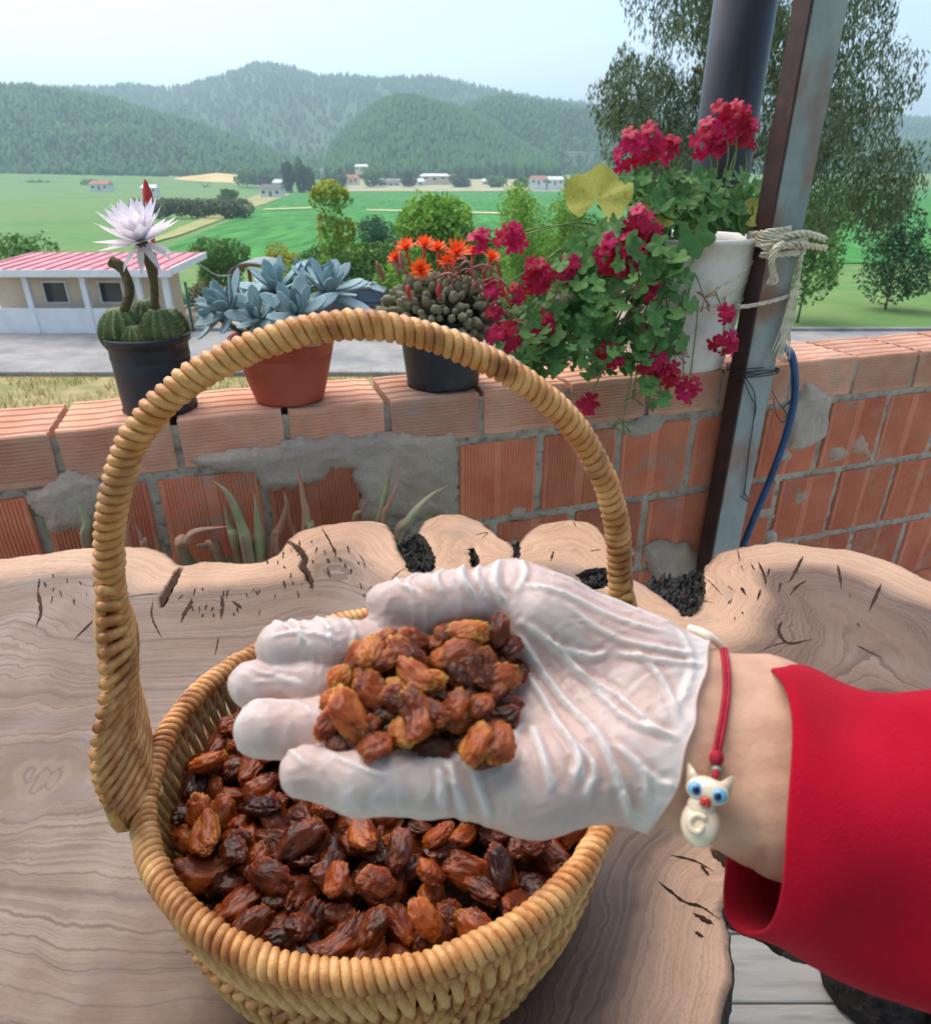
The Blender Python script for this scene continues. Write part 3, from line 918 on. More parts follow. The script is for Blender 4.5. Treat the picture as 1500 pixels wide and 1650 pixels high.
def wood_material():
    m = bpy.data.materials.new('olive_wood'); m.use_nodes = True
    nt, N, L = nodes(m); b = N['Principled BSDF']
    b.inputs['Roughness'].default_value = 0.42; b.inputs['Specular IOR Level'].default_value = 0.35
    def attr(n):
        a = N.new('ShaderNodeAttribute'); a.attribute_name = n; return a.outputs['Fac']
    def math_(op, a, b_=None, c=None):
        k = N.new('ShaderNodeMath'); k.operation = op
        for q, w in enumerate((a, b_, c)):
            if w is None: continue
            if isinstance(w, (int, float)): k.inputs[q].default_value = w
            else: L.new(w, k.inputs[q])
        return k.outputs[0]
    def noise(scale, detail=5, stretch=None, rough=0.55, dist=0.0):
        n = N.new('ShaderNodeTexNoise'); n.inputs['Scale'].default_value = scale; n.inputs['Detail'].default_value = detail
        n.inputs['Roughness'].default_value = rough; n.inputs['Distortion'].default_value = dist
        L.new(tc.outputs['Object'], n.inputs['Vector']); return n.outputs['Fac']
    def mix(fac, a, b_, blend='MIX'):
        k = N.new('ShaderNodeMix'); k.data_type = 'RGBA'; k.blend_type = blend
        for s_, w in (('Factor', fac), ('A', a), ('B', b_)):
            if isinstance(w, (int, float)): k.inputs[s_].default_value = w
            elif isinstance(w, tuple): k.inputs[s_].default_value = w
            else: L.new(w, k.inputs[s_])
        return k.outputs['Result']
    def rng_(x, a, b_, c=0.0, d=1.0):
        k = N.new('ShaderNodeMapRange'); k.inputs['From Min'].default_value = a; k.inputs['From Max'].default_value = b_
        k.inputs['To Min'].default_value = c; k.inputs['To Max'].default_value = d
        L.new(x, k.inputs['Value']); return k.outputs[0]
    tc = N.new('ShaderNodeTexCoord')
    ring = attr('ring'); edge = attr('edge'); dark = attr('dark'); rim = attr('rim')
    warp = math_('SUBTRACT', noise(4.3, 7, dist=0.8), 0.5)
    warp2 = math_('SUBTRACT', noise(28, 3), 0.5)
    r2 = math_('ADD', ring, math_('MULTIPLY', warp, 0.10))
    r2 = math_('ADD', r2, math_('MULTIPLY', warp2, 0.006))
    # one-dimensional noise along the ring coordinate: growth lines of unequal width
    cx = N.new('ShaderNodeCombineXYZ'); L.new(r2, cx.inputs[0])
    def line(scale, detail=3):
        n = N.new('ShaderNodeTexNoise'); n.noise_dimensions = '1D'; n.inputs['Scale'].default_value = scale; n.inputs['Detail'].default_value = detail
        L.new(r2, n.inputs['W']); return n.outputs['Fac']
    l1 = rng_(line(160, 5), 0.42, 0.62); l2 = rng_(line(45), 0.35, 0.65)
    heart = rng_(math_('ADD', r2, math_('MULTIPLY', warp2, 0.02)), 0.055, 0.085)
    sap = mix(rng_(noise(14, 5), 0.3, 0.7), S(184, 147, 118), S(202, 166, 137))
    hrt = mix(l2, S(104, 83, 67), S(120, 98, 81))
    l4 = rng_(line(520, 3), 0.40, 0.62)
    hrt = mix(math_('MULTIPLY', rng_(noise(5, 4), 0.5, 0.7), 0.6), hrt, S(150, 136, 126))
    c = mix(heart, sap, hrt)
    patchy = rng_(noise(11, 5), 0.35, 0.65, 0.15, 1.0)
    c = mix(math_('MULTIPLY', math_('MULTIPLY', l1, patchy), rng_(heart, 0, 1, 0.25, 0.7)), c, S(80, 57, 45))
    thin = rng_(line(150, 2), 0.60, 0.67)
    c = mix(math_('MULTIPLY', thin, rng_(heart, 0, 1, 0.1, 0.62)), c, S(70, 50, 43))
    c = mix(math_('MULTIPLY', l4, 0.22), c, S(92, 68, 54))
    # fine fleck
    c = mix(math_('MULTIPLY', rng_(noise(320, 2), 0.55, 0.75), 0.28), c, S(96, 70, 54))
    # blue-grey weather stains
    c = mix(math_('MULTIPLY', rng_(noise(7.5, 4, dist=0.6), 0.6, 0.74), 0.45), c, S(112, 112, 118))
    # dark cambium line close to the bark
    e1 = rng_(math_('ADD', rim, math_('MULTIPLY', warp2, 0.008)), 0.0005, 0.006, 1, 0)
    c = mix(math_('MULTIPLY', e1, 0.75), c, S(70, 52, 44))
    c = mix(dark, c, S(46, 28, 18))
    L.new(c, b.inputs['Base Color'])
    bp = N.new('ShaderNodeBump'); bp.inputs['Distance'].default_value = 0.0005; bp.inputs['Strength'].default_value = 0.6
    L.new(math_('ADD', noise(140, 5), math_('MULTIPLY', l1, 0.5)), bp.inputs['Height']); L.new(bp.outputs[0], b.inputs['Normal'])
    L.new(rng_(noise(30, 4), 0.3, 0.7, 0.36, 0.55), b.inputs['Roughness'])
    return m
M['wood'] = wood_material()
M['bark'] = pm('charred_bark', S(30, 26, 24), S(70, 58, 50), 60, 0.9, bump=0.004, bscale=120, c3=S(110, 98, 88), s3=90, l3=0.6, h3=0.8)
M['char'] = pm('black_bark', S(14, 13, 14), S(34, 32, 32), 90, 0.55, bump=0.003, bscale=160, c3=S(92, 88, 86), s3=140, l3=0.62, h3=0.74)

table = empty('slab_table', (0, 0.55, 0), 'live-edge wooden slab table with cracked pale sapwood and dark bark gaps', 'table')
tm, tb, tu = table_top()
for nm, me, mt in (('tabletop', tm, M['wood']), ('bark_edge', tb, M['bark']), ('underside', tu, M['bark'])):
    a = np.empty(len(me.vertices) * 3, dtype=np.float32); me.vertices.foreach_get('co', a)
    a = a.reshape(-1, 3) - np.array([0, 0.55, 0], dtype=np.float32); me.vertices.foreach_set('co', a.ravel())
    link(nm, me, mt, table)
def bark_fill(q, seed):
    lo, hi = q.min(0) - 0.004, q.max(0) + 0.004
    st = 0.0018
    xs = np.arange(lo[0], hi[0], st); ys = np.arange(lo[1], hi[1], st)
    X, Y = np.meshgrid(xs, ys)
    sd = poly_sdf(np.stack([X.ravel(), Y.ravel()], 1), q)
    p = np.stack([X.ravel() * 150, Y.ravel() * 150, np.full(X.size, seed * 3.1)], 1)
    rid = np.abs(fbm(p, 3, seed) - 0.5) * 2
    z = TZ - 0.030 + 0.026 * (1 - rid) ** 2 * (0.4 + 0.8 * vnoise(p * 0.35, seed)) + 0.006 * vnoise(p * 2.2, seed + 1)
    z = np.minimum(z, TZ - 0.001)
    V = np.stack([X.ravel(), Y.ravel(), z], 1)
    n = len(xs); ok = (sd > -0.008).reshape(X.shape)
    F = [(j * n + i, j * n + i + 1, (j + 1) * n + i + 1, (j + 1) * n + i) for j in range(len(ys) - 1) for i in range(n - 1) if ok[j, i] and ok[j + 1, i + 1]]
    mb = MB(); mb.add(V, F); mb.build('bark_pocket', M['char'], table)
for k_, q in enumerate(VOIDS[:5]): bark_fill(q, 40 + k_)
for (x, y) in ((-0.75, 0.75), (0.72, 0.72), (-0.5, 0.3), (0.86, 0.66)):
    mb = MB()
    prof = [(0.085, 0.0), (0.078, 0.06), (0.062, 0.3), (0.06, 0.55), (0.075, TZ - 0.047)]
    mb.lathe(prof, (x, y, 0.012), 14); mb.build('leg', M['bark'], table)

# drying cracks: jagged dark slivers laid on the surface, the gap's shade as colour
M['crack'] = pm('crack_shadow_wood', S(40, 24, 16), S(62, 40, 26), 90, 0.9)
def crack_mesh(pl, wmm, seed):
    q = np.array(bez([np.r_[tp(u, v), TZ] for u, v in pl], 8))
    r = random.Random(seed)
    n = len(q); V = []; F = []
    for i in range(n):
        t = q[min(i + 1, n - 1)] - q[max(i - 1, 0)]; t /= np.linalg.norm(t)
        s_ = np.array([-t[1], t[0], 0])
        f = i / (n - 1)
        w = wmm * 0.00085 * max(0.10, min(1, 5 * f + .12) * min(1, 2.6 * (1 - f) + .06)) * r.uniform(.6, 1.35)
        j = s_ * r.uniform(-.4, .4) * wmm * 0.0005
        z = np.array([0, 0, 0.0004])
        V += [q[i] + j + s_ * w + z * .2, q[i] + j + z, q[i] + j - s_ * w + z * .2]
    for i in range(n - 1):
        F += [(i * 3, i * 3 + 1, i * 3 + 4, i * 3 + 3), (i * 3 + 1, i * 3 + 2, i * 3 + 5, i * 3 + 4)]
    mb = MB(); mb.add(V, F); mb.build('crack', M['crack'], table)
for k_, (pl, wmm) in enumerate(cracks): crack_mesh(pl, wmm, k_)
rk = random.Random(9)
for k_ in range(70):
    u, v = rk.choice([(rk.uniform(420, 600), rk.uniform(868, 960)), (rk.uniform(1170, 1420), rk.uniform(895, 1010)), (rk.uniform(300, 420), rk.uniform(945, 990)), (rk.uniform(60, 190), rk.uniform(915, 985))])
    crack_mesh([(u, v), (u + rk.uniform(-3, 4), v + rk.uniform(5, 13))], rk.uniform(.6, 1.5), 200 + k_)
# ================================================================ wicker basket
BZ = CAM[2] - 0.36
BC = np.array([-0.0567, 0.3646, BZ])
BR = 0.1585
def cane_material():
    return pm('honey_cane', S(190, 124, 62), S(224, 176, 114), 60, 0.42, bump=0.0006, bscale=400, c3=S(142, 82, 36), s3=38, spec=0.45, stretch=(1, 1, 1), l3=0.47, h3=0.7, coat=0.1)
M['cane'] = cane_material()
M['cane_light'] = pm('pale_cane', S(198, 148, 86), S(228, 192, 136), 70, 0.4, bump=0.0005, bscale=400, c3=S(140, 82, 36), s3=45, spec=0.45, l3=0.45, h3=0.68, coat=0.1)
basket = empty('wicker_basket', (BC[0], BC[1], TZ), 'round honey-coloured wicker basket with tall wrapped handle, full of raisins', 'basket')

def helix(path, core, sr, pitch, seg=7, per=11, closed=False, jitter=0.08, phase=0.0):
    """strand of radius sr wound round the path at radius core"""
    P = np.array(path, dtype=float)
    d = np.linalg.norm(np.diff(np.vstack([P, P[:1]]) if closed else P, axis=0), axis=1)
    s = np.r_[0, np.cumsum(d)]
    L = s[-1]
    turns = max(1, round(L / pitch))
    rj = random.Random(int(L * 1e5))
    wob = [rj.uniform(-1, 1) for _ in range(turns + 3)]
    n = turns * per
    Q = np.vstack([P, P[:1]]) if closed else P
    core_f = core if callable(core) else (lambda t: core)
    t = np.linspace(0, L, n + 1)
    if closed: t = t[:-1]
    C = np.stack([np.interp(t, s, Q[:, k]) for k in range(3)], 1)
    T = np.stack([np.interp(np.clip(t + 1e-3, 0, L), s, Q[:, k]) - np.interp(np.clip(t - 1e-3, 0, L), s, Q[:, k]) for k in range(3)], 1)
    T /= np.linalg.norm(T, axis=1)[:, None]
    a = np.cross(T[0], [0.3, 0.2, 1.0]); a /= np.linalg.norm(a)
    out = []
    for i in range(len(t)):
        a = a - T[i] * a.dot(T[i]); a /= np.linalg.norm(a)
        b = np.cross(T[i], a)
        tn_ = t[i] / L * turns; k_ = int(tn_); fk_ = tn_ - k_
        w = 2 * math.pi * tn_ + phase + 0.28 * (wob[k_] * (1 - fk_) + wob[(k_ + 1) % turns if closed else k_ + 1] * fk_)
        rad = core_f(t[i] / L) * (1 + jitter * math.sin(w * 0.37 + 3 * math.sin(w * 0.11)))
        out.append(C[i] + (a * math.cos(w) + b * math.sin(w)) * rad)
    mb = MB(); mb.tube(out, sr, seg, cap=True, closed=closed)
    return mb

ring = [BC + np.array([BR * math.cos(w), BR * math.sin(w), 0.0016 * math.sin(5 * w)]) for w in np.linspace(0, 2 * math.pi, 161)[:-1]]
rimb = helix(ring, 0.0056, 0.0029, 0.0108, closed=True, per=18)
r2 = helix(ring, 0.0056, 0.0029, 0.0108, closed=True, per=18, phase=math.pi)
rimb.add(r2.v, r2.f)
rim = rimb.build('rim', M['cane'], basket)
mb = MB(); mb.tube(ring, 0.0050, 8, closed=True); mb.build('rim_core', M['cane'], rim)

# stakes: slanting canes from rim to base, all alike
def stake_mesh():
    mb = MB()
    for q, (sl, off) in enumerate(((0.30, 0.0), (-0.06, 0.0035))):
        P = []
        for k in range(13):
            t = k / 12.0
            z = -t * (BZ - TZ - 0.004)
            r = BR - 0.001 + off * 0.6 - 0.030 * t ** 1.7 + 0.003 * math.sin(t * 9 + q * 2.2)
            w = sl * t * (1 - 0.25 * t) * 0.6
            P.append((r * math.cos(w), r * math.sin(w), z))
        mb.tube(P, [0.0033] * 13, 7)
    return mb.mesh('stake')
stm = stake_mesh(); stm.materials.append(M['cane_light'])
NST = 104
for k in range(NST):
    link('stake', stm, None, basket, (0, 0, BZ - TZ), (0, 0, 2 * math.pi * k / NST + random.uniform(-.006, .006)))
for t, rr in ((0.42, 0.0035), (0.80, 0.0038), (0.97, 0.005)):
    z = BZ - t * (BZ - TZ - 0.004)
    r0 = BR - 0.001 - 0.030 * t ** 1.7
    for ph in (0, math.pi):
        P = []
        n = 520
        for k in range(n):
            w = 2 * math.pi * k / n
            P.append((BC[0] + (r0 + 0.0048 * math.cos(w * NST / 2 + ph)) * math.cos(w), BC[1] + (r0 + 0.0048 * math.cos(w * NST / 2 + ph)) * math.sin(w), z + 0.0028 * math.sin(w * NST / 2 + ph)))
        mb = MB(); mb.tube(P, rr * 0.8, 6, closed=True); mb.build('weaver', M['cane'], basket)
mb = MB(); mb.lathe([(0.001, 0.004), (0.118, 0.004), (0.122, 0.008), (0.118, 0.012), (0.001, 0.012)], (BC[0], BC[1], TZ), 48); mb.build('base', M['cane'], basket)

# handle: arch in the vertical plane through the two fixings
hl = on_z(232, 1262, BZ); hd = BC - hl; hd[2] = 0
hr = BC + hd
hdir = hd / np.linalg.norm(hd); hnorm = np.cross(hdir, [0, 0, 1.0])
hpx = [(1000, 1080), (1003, 1010), (999, 940), (994, 850), (972, 770), (925, 688), (855, 622), (765, 571), (680, 539), (590, 523), (500, 531), (400, 562), (300, 616), (222, 696), (190, 780), (176, 860), (180, 960), (200, 1070)]
H = [on_plane(u, v, BC, hnorm) for u, v in hpx]
half = np.linalg.norm(hd)
apex = max(p[2] for p in H)
def hq(p): return float(np.dot(p - BC, hdir)), p[2] - BZ
# mirror the seen right flank onto the left, blended with the traced crown
rightq = [hq(p) for p in H]
left_pts = [(-half - 0.012, 0.0), (-half - 0.020, 0.05), (-half - 0.022, 0.10), (-half - 0.014, 0.15)]
lastx, lastz = rightq[-1]
chain = [(half + 0.004, 0.0)] + [q for q in rightq if q[1] > 0.03] + [(-half - 0.003, 0.055), (-half - 0.001, 0.0), (-half + 0.001, -0.012)]
HP = [BC + hdir * x + np.array([0, 0, z]) for x, z in chain]
HP = bez(HP, 14)
hcore = lambda t: 0.0056 + 0.0012 * (abs(t - 0.5) * 2) ** 3
hb_ = helix(HP, hcore, 0.0029, 0.0112, jitter=0.05, per=18)
h2_ = helix(HP, hcore, 0.0029, 0.0112, jitter=0.05, per=18, phase=math.pi)
hb_.add(h2_.v, h2_.f)
handle = hb_.build('handle', M['cane'], basket)
mb = MB(); mb.tube(HP, 0.0058, 8); mb.build('handle_core', M['cane'], handle)

def handle_base(end, nrm_sign):
    """fan of nested cane loops that ties the handle to the rim"""
    path = HP[::-1] if end == 'left' else HP
    path = np.array(path)
    s = np.r_[0, np.cumsum(np.linalg.norm(np.diff(path, axis=0), axis=1))]
    Lh = 0.175 if end == 'left' else 0.12
    wid = 0.046 if end == 'left' else 0.020
    side = hnorm
    outw = -hdir if end == 'left' else hdir
    mbf = MB()
    nl = 7
    for k in range(nl):
        f = (k + 0.5) / nl
        top = Lh * (0.45 + 0.55 * f)
        for sg in (-1, 1):
            P = []
            for q in range(19):
                t = q / 18.0
                a = t * top
                w = wid * f * math.sin(min(1.0, t * 1.02) ** 0.58 * math.pi) ** 0.85 + 0.002
                c = np.array([np.interp(a, s, path[:, m]) for m in range(3)])
                P.append(c + side * sg * w + outw * (0.0065 - 0.003 * f + 0.0015 * math.sin(k * 2.1 + q * 0.9)) + np.array([0, 0, -0.004 * (1 - t)]))
            mbf.tube(P, 0.0033, 7)
    mbf.build('handle_base', M['cane_light'], basket)
    # wrapping canes crossing the fan
    mbw = MB()
    for q in range(20 if end == 'left' else 13):
        a = 0.012 + q * 0.0078
        t = a / Lh
        w = wid * math.sin(min(1.0, t * 1.02) ** 0.58 * math.pi) ** 0.85 + 0.004
        c = np.array([np.interp(a, s, path[:, m]) for m in range(3)])
        P = []
        for i in range(9):
            x = -1 + 2 * i / 8
            P.append(c + side * x * w - outw * (0.004 - 0.006 * abs(x) ** 3) + np.array([0, 0, 0.010 * abs(x)]))
        mbw.tube(P, 0.0032, 7)
    mbw.build('handle_wrapping', M['cane'], basket)
handle_base('left', 1)
handle_base('right', 1)

# ================================================================ raisins
def raisin_mesh(name, seed, bend=0.0, segs=40, rings=30, elong=1.0, flat=0.62):
    r = random.Random(seed)
    V = []; F = []
    off = Vector((r.uniform(0, 50), r.uniform(0, 50), r.uniform(0, 50)))
    for i in range(rings + 1):
        th = math.pi * i / rings
        for k in range(segs):
            ph = 2 * math.pi * k / segs
            p = Vector((math.cos(th), math.sin(th) * math.cos(ph), math.sin(th) * math.sin(ph)))
            lump = mnoise.noise(p * 1.45 + off) * 0.26
            q = Vector((p.x * 1.6, p.y * 2.4, p.z * 2.4)) + off
            rid = 0.5 - abs(mnoise.noise(q * 1.25)) * 2
            rid2 = 0.5 - abs(mnoise.noise(Vector((p.x * 3.2, p.y * 4.6, p.z * 4.6)) + off * 1.7)) * 2
            rid3 = 0.5 - abs(mnoise.noise(Vector((p.x * 6.0, p.y * 8.5, p.z * 8.5)) + off * 2.3)) * 2
            rad = 1 + lump + 0.10 * rid + 0.14 * rid2 + 0.09 * rid3
            px = math.copysign(abs(p.x) ** 0.88, p.x)
            w = Vector((px * 1.0 * elong, p.y * 0.70, p.z * 0.72 * flat)) * rad * 0.0092
            w.z += bend * (w.x / 0.0092) ** 2 * 0.0022
            w.y += bend * (w.x / 0.0092) ** 2 * 0.0032
            V.append(w)
    for i in range(rings):
        for k in range(segs):
            l = (k + 1) % segs
            F.append((i * segs + k, i * segs + l, (i + 1) * segs + l, (i + 1) * segs + k))
    mb = MB(); mb.add(V, F)
    return mb.mesh(name)
def raisin_material():
    m = bpy.data.materials.new('raisin_skin'); m.use_nodes = True
    nt, N, L = nodes(m); b = N['Principled BSDF']
    oi = N.new('ShaderNodeObjectInfo'); tc = N.new('ShaderNodeTexCoord')
    r = N.new('ShaderNodeValToRGB')
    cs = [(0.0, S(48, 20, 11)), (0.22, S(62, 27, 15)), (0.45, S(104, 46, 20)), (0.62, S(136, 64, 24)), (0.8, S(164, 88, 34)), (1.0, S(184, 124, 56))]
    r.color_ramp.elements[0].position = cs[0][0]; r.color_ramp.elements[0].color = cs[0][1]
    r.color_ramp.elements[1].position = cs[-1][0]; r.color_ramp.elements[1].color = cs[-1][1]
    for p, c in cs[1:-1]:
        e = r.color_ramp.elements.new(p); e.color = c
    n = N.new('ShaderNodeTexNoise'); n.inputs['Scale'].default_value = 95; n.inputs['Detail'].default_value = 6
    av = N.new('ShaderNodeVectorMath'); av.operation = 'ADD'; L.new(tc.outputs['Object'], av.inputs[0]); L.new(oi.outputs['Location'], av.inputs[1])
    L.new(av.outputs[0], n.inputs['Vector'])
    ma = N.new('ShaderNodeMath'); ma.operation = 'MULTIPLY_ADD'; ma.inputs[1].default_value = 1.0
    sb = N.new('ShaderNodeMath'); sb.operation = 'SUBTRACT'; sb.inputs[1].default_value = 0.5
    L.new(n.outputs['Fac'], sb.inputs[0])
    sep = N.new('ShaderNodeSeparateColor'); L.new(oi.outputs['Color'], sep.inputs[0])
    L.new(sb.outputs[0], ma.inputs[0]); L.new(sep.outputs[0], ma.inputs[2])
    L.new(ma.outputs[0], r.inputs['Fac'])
    L.new(r.outputs[0], b.inputs['Base Color'])
    b.inputs['Roughness'].default_value = 0.26; b.inputs['Specular IOR Level'].default_value = 0.34
    b.inputs['Subsurface Weight'].default_value = 0.85
    b.inputs['Subsurface Radius'].default_value = (1.0, 0.32, 0.10); b.inputs['Subsurface Scale'].default_value = 0.012
    nb = N.new('ShaderNodeTexNoise'); nb.inputs['Scale'].default_value = 260; nb.inputs['Detail'].default_value = 5; mpn = N.new('ShaderNodeMapping'); mpn.inputs['Scale'].default_value = (0.45, 1.2, 1.2)
    L.new(av.outputs[0], mpn.inputs['Vector']); L.new(mpn.outputs[0], nb.inputs['Vector'])
    bp = N.new('ShaderNodeBump'); bp.inputs['Distance'].default_value = 0.0024; bp.inputs['Strength'].default_value = 0.8
    L.new(nb.outputs['Fac'], bp.inputs['Height']); L.new(bp.outputs[0], b.inputs['Normal'])
    return m
M['raisin'] = raisin_material()
RM = [raisin_mesh('raisin', 100 + s, [0, .2, .4, -.3, .1, .3, .8, 0][s], elong=[.9, 1.1, 1.2, .78, 1.0, .88, 1.18, 1.05][s]) for s in range(8)]
for m_ in RM: m_.materials.append(M['raisin'])

def put_raisin(loc, rot, sc_, tone, label, group, mi=None, name='raisin'):
    o = link(name, RM[random.randrange(8) if mi is None else mi], None, None, loc, rot, sc_)
    o.color = (tone, tone, tone, 1)
    return tag(o, label, 'raisin', group)

# heap in the basket: discs of jittered spots, lowest first
def heap_z(r): return BZ - 0.020 - 0.006 * (r / 0.13) ** 2
low = []
lowmesh = [raisin_mesh('raisin_low', 300 + s, 0.4, 10, 7) for s in range(3)]
VV = []; FF = []; bcount = 0
for q in range(330):
    r = 0.130 * math.sqrt(random.random()); w = random.uniform(0, 2 * math.pi)
    me = lowmesh[q % 3]
    Rm = Matrix.Rotation(random.uniform(0, 6.3), 3, 'Z') @ Matrix.Rotation(random.uniform(-.6, .6), 3, 'X')
    for v in me.vertices:
        c = Rm @ (v.co * 1.15)
        VV.append((BC[0] + r * math.cos(w) + c.x, BC[1] + r * math.sin(w) + c.y, heap_z(r) - random.uniform(0.012, 0.0121) - (q % 5) * 0.006 + c.z))
    for p in me.polygons: FF.append(tuple(i + bcount for i in p.vertices))
    bcount = len(VV)
mb = MB(); mb.add(VV, FF)
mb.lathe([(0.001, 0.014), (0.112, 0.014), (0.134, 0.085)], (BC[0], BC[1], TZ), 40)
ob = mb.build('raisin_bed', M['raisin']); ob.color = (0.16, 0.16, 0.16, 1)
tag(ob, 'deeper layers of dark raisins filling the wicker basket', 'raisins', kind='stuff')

def basket_label(x, y, r, pale):
    c = 'golden' if pale else 'dark brown'
    if r < 0.062: w = 'in the middle of the wicker basket'
    elif abs(x) > abs(y): w = 'along the left rim of the wicker basket' if x < 0 else 'along the right rim of the wicker basket'
    else: w = 'along the near rim of the wicker basket' if y < 0 else 'along the far rim of the wicker basket'
    return '%s raisin in the heap %s' % (c, w), '%s raisins %s' % (c, w)

spots = []
tries = 0
while len(spots) < 215 and tries < 20000:
    tries += 1
    r = 0.138 * math.sqrt(random.random()); w = random.uniform(0, 2 * math.pi)
    x, y = r * math.cos(w), r * math.sin(w)
    if all((x - a) ** 2 + (y - b) ** 2 > 0.0146 ** 2 for a, b, _ in spots): spots.append((x, y, r))
for x, y, r in spots:
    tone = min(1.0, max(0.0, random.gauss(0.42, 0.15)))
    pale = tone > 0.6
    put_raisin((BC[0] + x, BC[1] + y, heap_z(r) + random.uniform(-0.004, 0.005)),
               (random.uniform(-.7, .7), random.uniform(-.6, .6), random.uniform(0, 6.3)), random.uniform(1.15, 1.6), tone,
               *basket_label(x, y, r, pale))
top = []
tries = 0
while len(top) < 60 and tries < 5000:
    tries += 1
    r = 0.130 * math.sqrt(random.random()); w = random.uniform(0, 2 * math.pi)
    x, y = r * math.cos(w), r * math.sin(w)
    if all((x - a) ** 2 + (y - b) ** 2 > 0.023 ** 2 for a, b, _ in top): top.append((x, y, r))
for x, y, r in top:
    tone = min(1.0, max(0.15, random.gauss(0.52, 0.20)))
    pale = tone > 0.6
    put_raisin((BC[0] + x, BC[1] + y, heap_z(r) + 0.0125 + random.uniform(-0.002, 0.004)),
               (random.uniform(-.8, .8), random.uniform(-.7, .7), random.uniform(0, 6.3)), random.uniform(1.15, 1.6), tone,
               *basket_label(x, y, r, pale))
# ================================================================ gloved hand and arm
HO = pt(800, 1130, 0.262)
_w = CAM - HO; _w = _w / np.linalg.norm(_w)
_up = np.array([0, 0, 1.0]); _up = _up - _w * _up.dot(_w); _up /= np.linalg.norm(_up)
HN = _w * math.cos(R_(24)) + _up * math.sin(R_(24))
HX = np.array([1.0, 0, 0]); HX = HX - HN * HX.dot(HN); HX /= np.linalg.norm(HX)
HY = np.cross(HN, HX)
HB = np.stack([HX, HY, HN], 1)                # local -> world

def hl_(u, v, n):                              # local hand coordinates of a pixel at height n (mm) over the palm plane
    p = on_plane(u, v, HO + HN * n * 0.001, HN)
    return (p - HO) @ HB

def cap_sd(p, a, b, ra, rb, fl=1.0):
    a = np.asarray(a); b = np.asarray(b)
    e = b - a
    w = p - a
    t = np.clip((w @ e) / (e @ e), 0, 1)
    q = w - t[..., None] * e
    if fl != 1.0: q = q * np.array([1, 1, 1 / fl])
    return np.sqrt((q * q).sum(-1)) - (ra + (rb - ra) * t)

def smin(a, b, k):
    h = np.clip(0.5 + 0.5 * (b - a) / k, 0, 1)
    return b * (1 - h) + a * h - k * h * (1 - h)

mm = 0.001
FINGERS = [  # chains of (u, v, n, r) from knuckle to tip
    [(770, 1056, -4, 11.0), (640, 1045, 6, 9.3), (535, 1041, 12, 9.2), (452, 1041, 15, 8.2)],
    [(768, 1112, -6, 11.0), (620, 1107, 2, 9.0), (500, 1105, 8, 8.8), (408, 1103, 10, 8.0)],
    [(772, 1170, -5, 11.0), (630, 1174, 5, 9.5), (520, 1177, 12, 9.7), (424, 1175, 15, 9.0)],
    [(775, 1240, 0, 10.5), (690, 1262, 9, 9.6), (580, 1258, 16, 9.3), (492, 1243, 19, 7.6)]]
THUMB = [(828, 962, 5, 13.0), (735, 968, 13, 10.6), (690, 972, 15, 10.0), (634, 972, 16, 7.6), (610, 967, 16, 4.2)]
PALM = [((1050, 1160, -10, 17), (775, 1060, -9, 11)), ((1050, 1170, -10, 17), (770, 1115, -11, 11)),
        ((1050, 1185, -10, 17), (775, 1172, -10, 11)), ((1050, 1210, -8, 17), (785, 1240, -5, 12)),
        ((1035, 1066, -4, 18), (868, 996, 2, 17.5)), ((868, 996, 2, 17.5), (822, 958, 4, 13)),
        ((1030, 1236, -4, 16), (860, 1266, 0, 14.5)), ((860, 1266, 0, 14.5), (770, 1262, 3, 11))]
ARM = [((1040, 1092, -8, 16.5), (1260, 1148, -10, 19)), ((1040, 1236, -8, 16.5), (1260, 1312, -10, 19)), ((1040, 1165, -8, 18), (1260, 1230, -10, 21))]
elb = np.array([0.36, -0.105, -0.02])

def L4(t): return hl_(t[0], t[1], t[2])
def hand_sd(p, arm=True):
    palm = None
    for a, b in PALM:
        d = cap_sd(p, L4(a), L4(b), a[3] * mm, b[3] * mm)
        palm = d if palm is None else smin(palm, d, 0.010)
    for a, b in ARM:
        d = cap_sd(p, L4(a), L4(b), a[3] * mm, b[3] * mm)
        palm = smin(palm, d, 0.012)
    if arm:
        for a, b in ARM:
            e = L4(b)
            d = cap_sd(p, e, elb + np.array([0, e[1] * 0.3, 0]), b[3] * mm, 0.022)
            palm = smin(palm, d, 0.012)
    F = None
    for ch in FINGERS:
        f = None
        for a, b in zip(ch[:-1], ch[1:]):
            d = cap_sd(p, L4(a), L4(b), a[3] * mm, b[3] * mm)
            f = d if f is None else smin(f, d, 0.004)
        F = f if F is None else smin(F, f, 0.0009)
    f = None
    for a, b in zip(THUMB[:-1], THUMB[1:]):
        d = cap_sd(p, L4(a), L4(b), a[3] * mm, b[3] * mm)
        f = d if f is None else smin(f, d, 0.005)
    d = smin(palm, F, 0.008)
    return smin(d, f, 0.006)

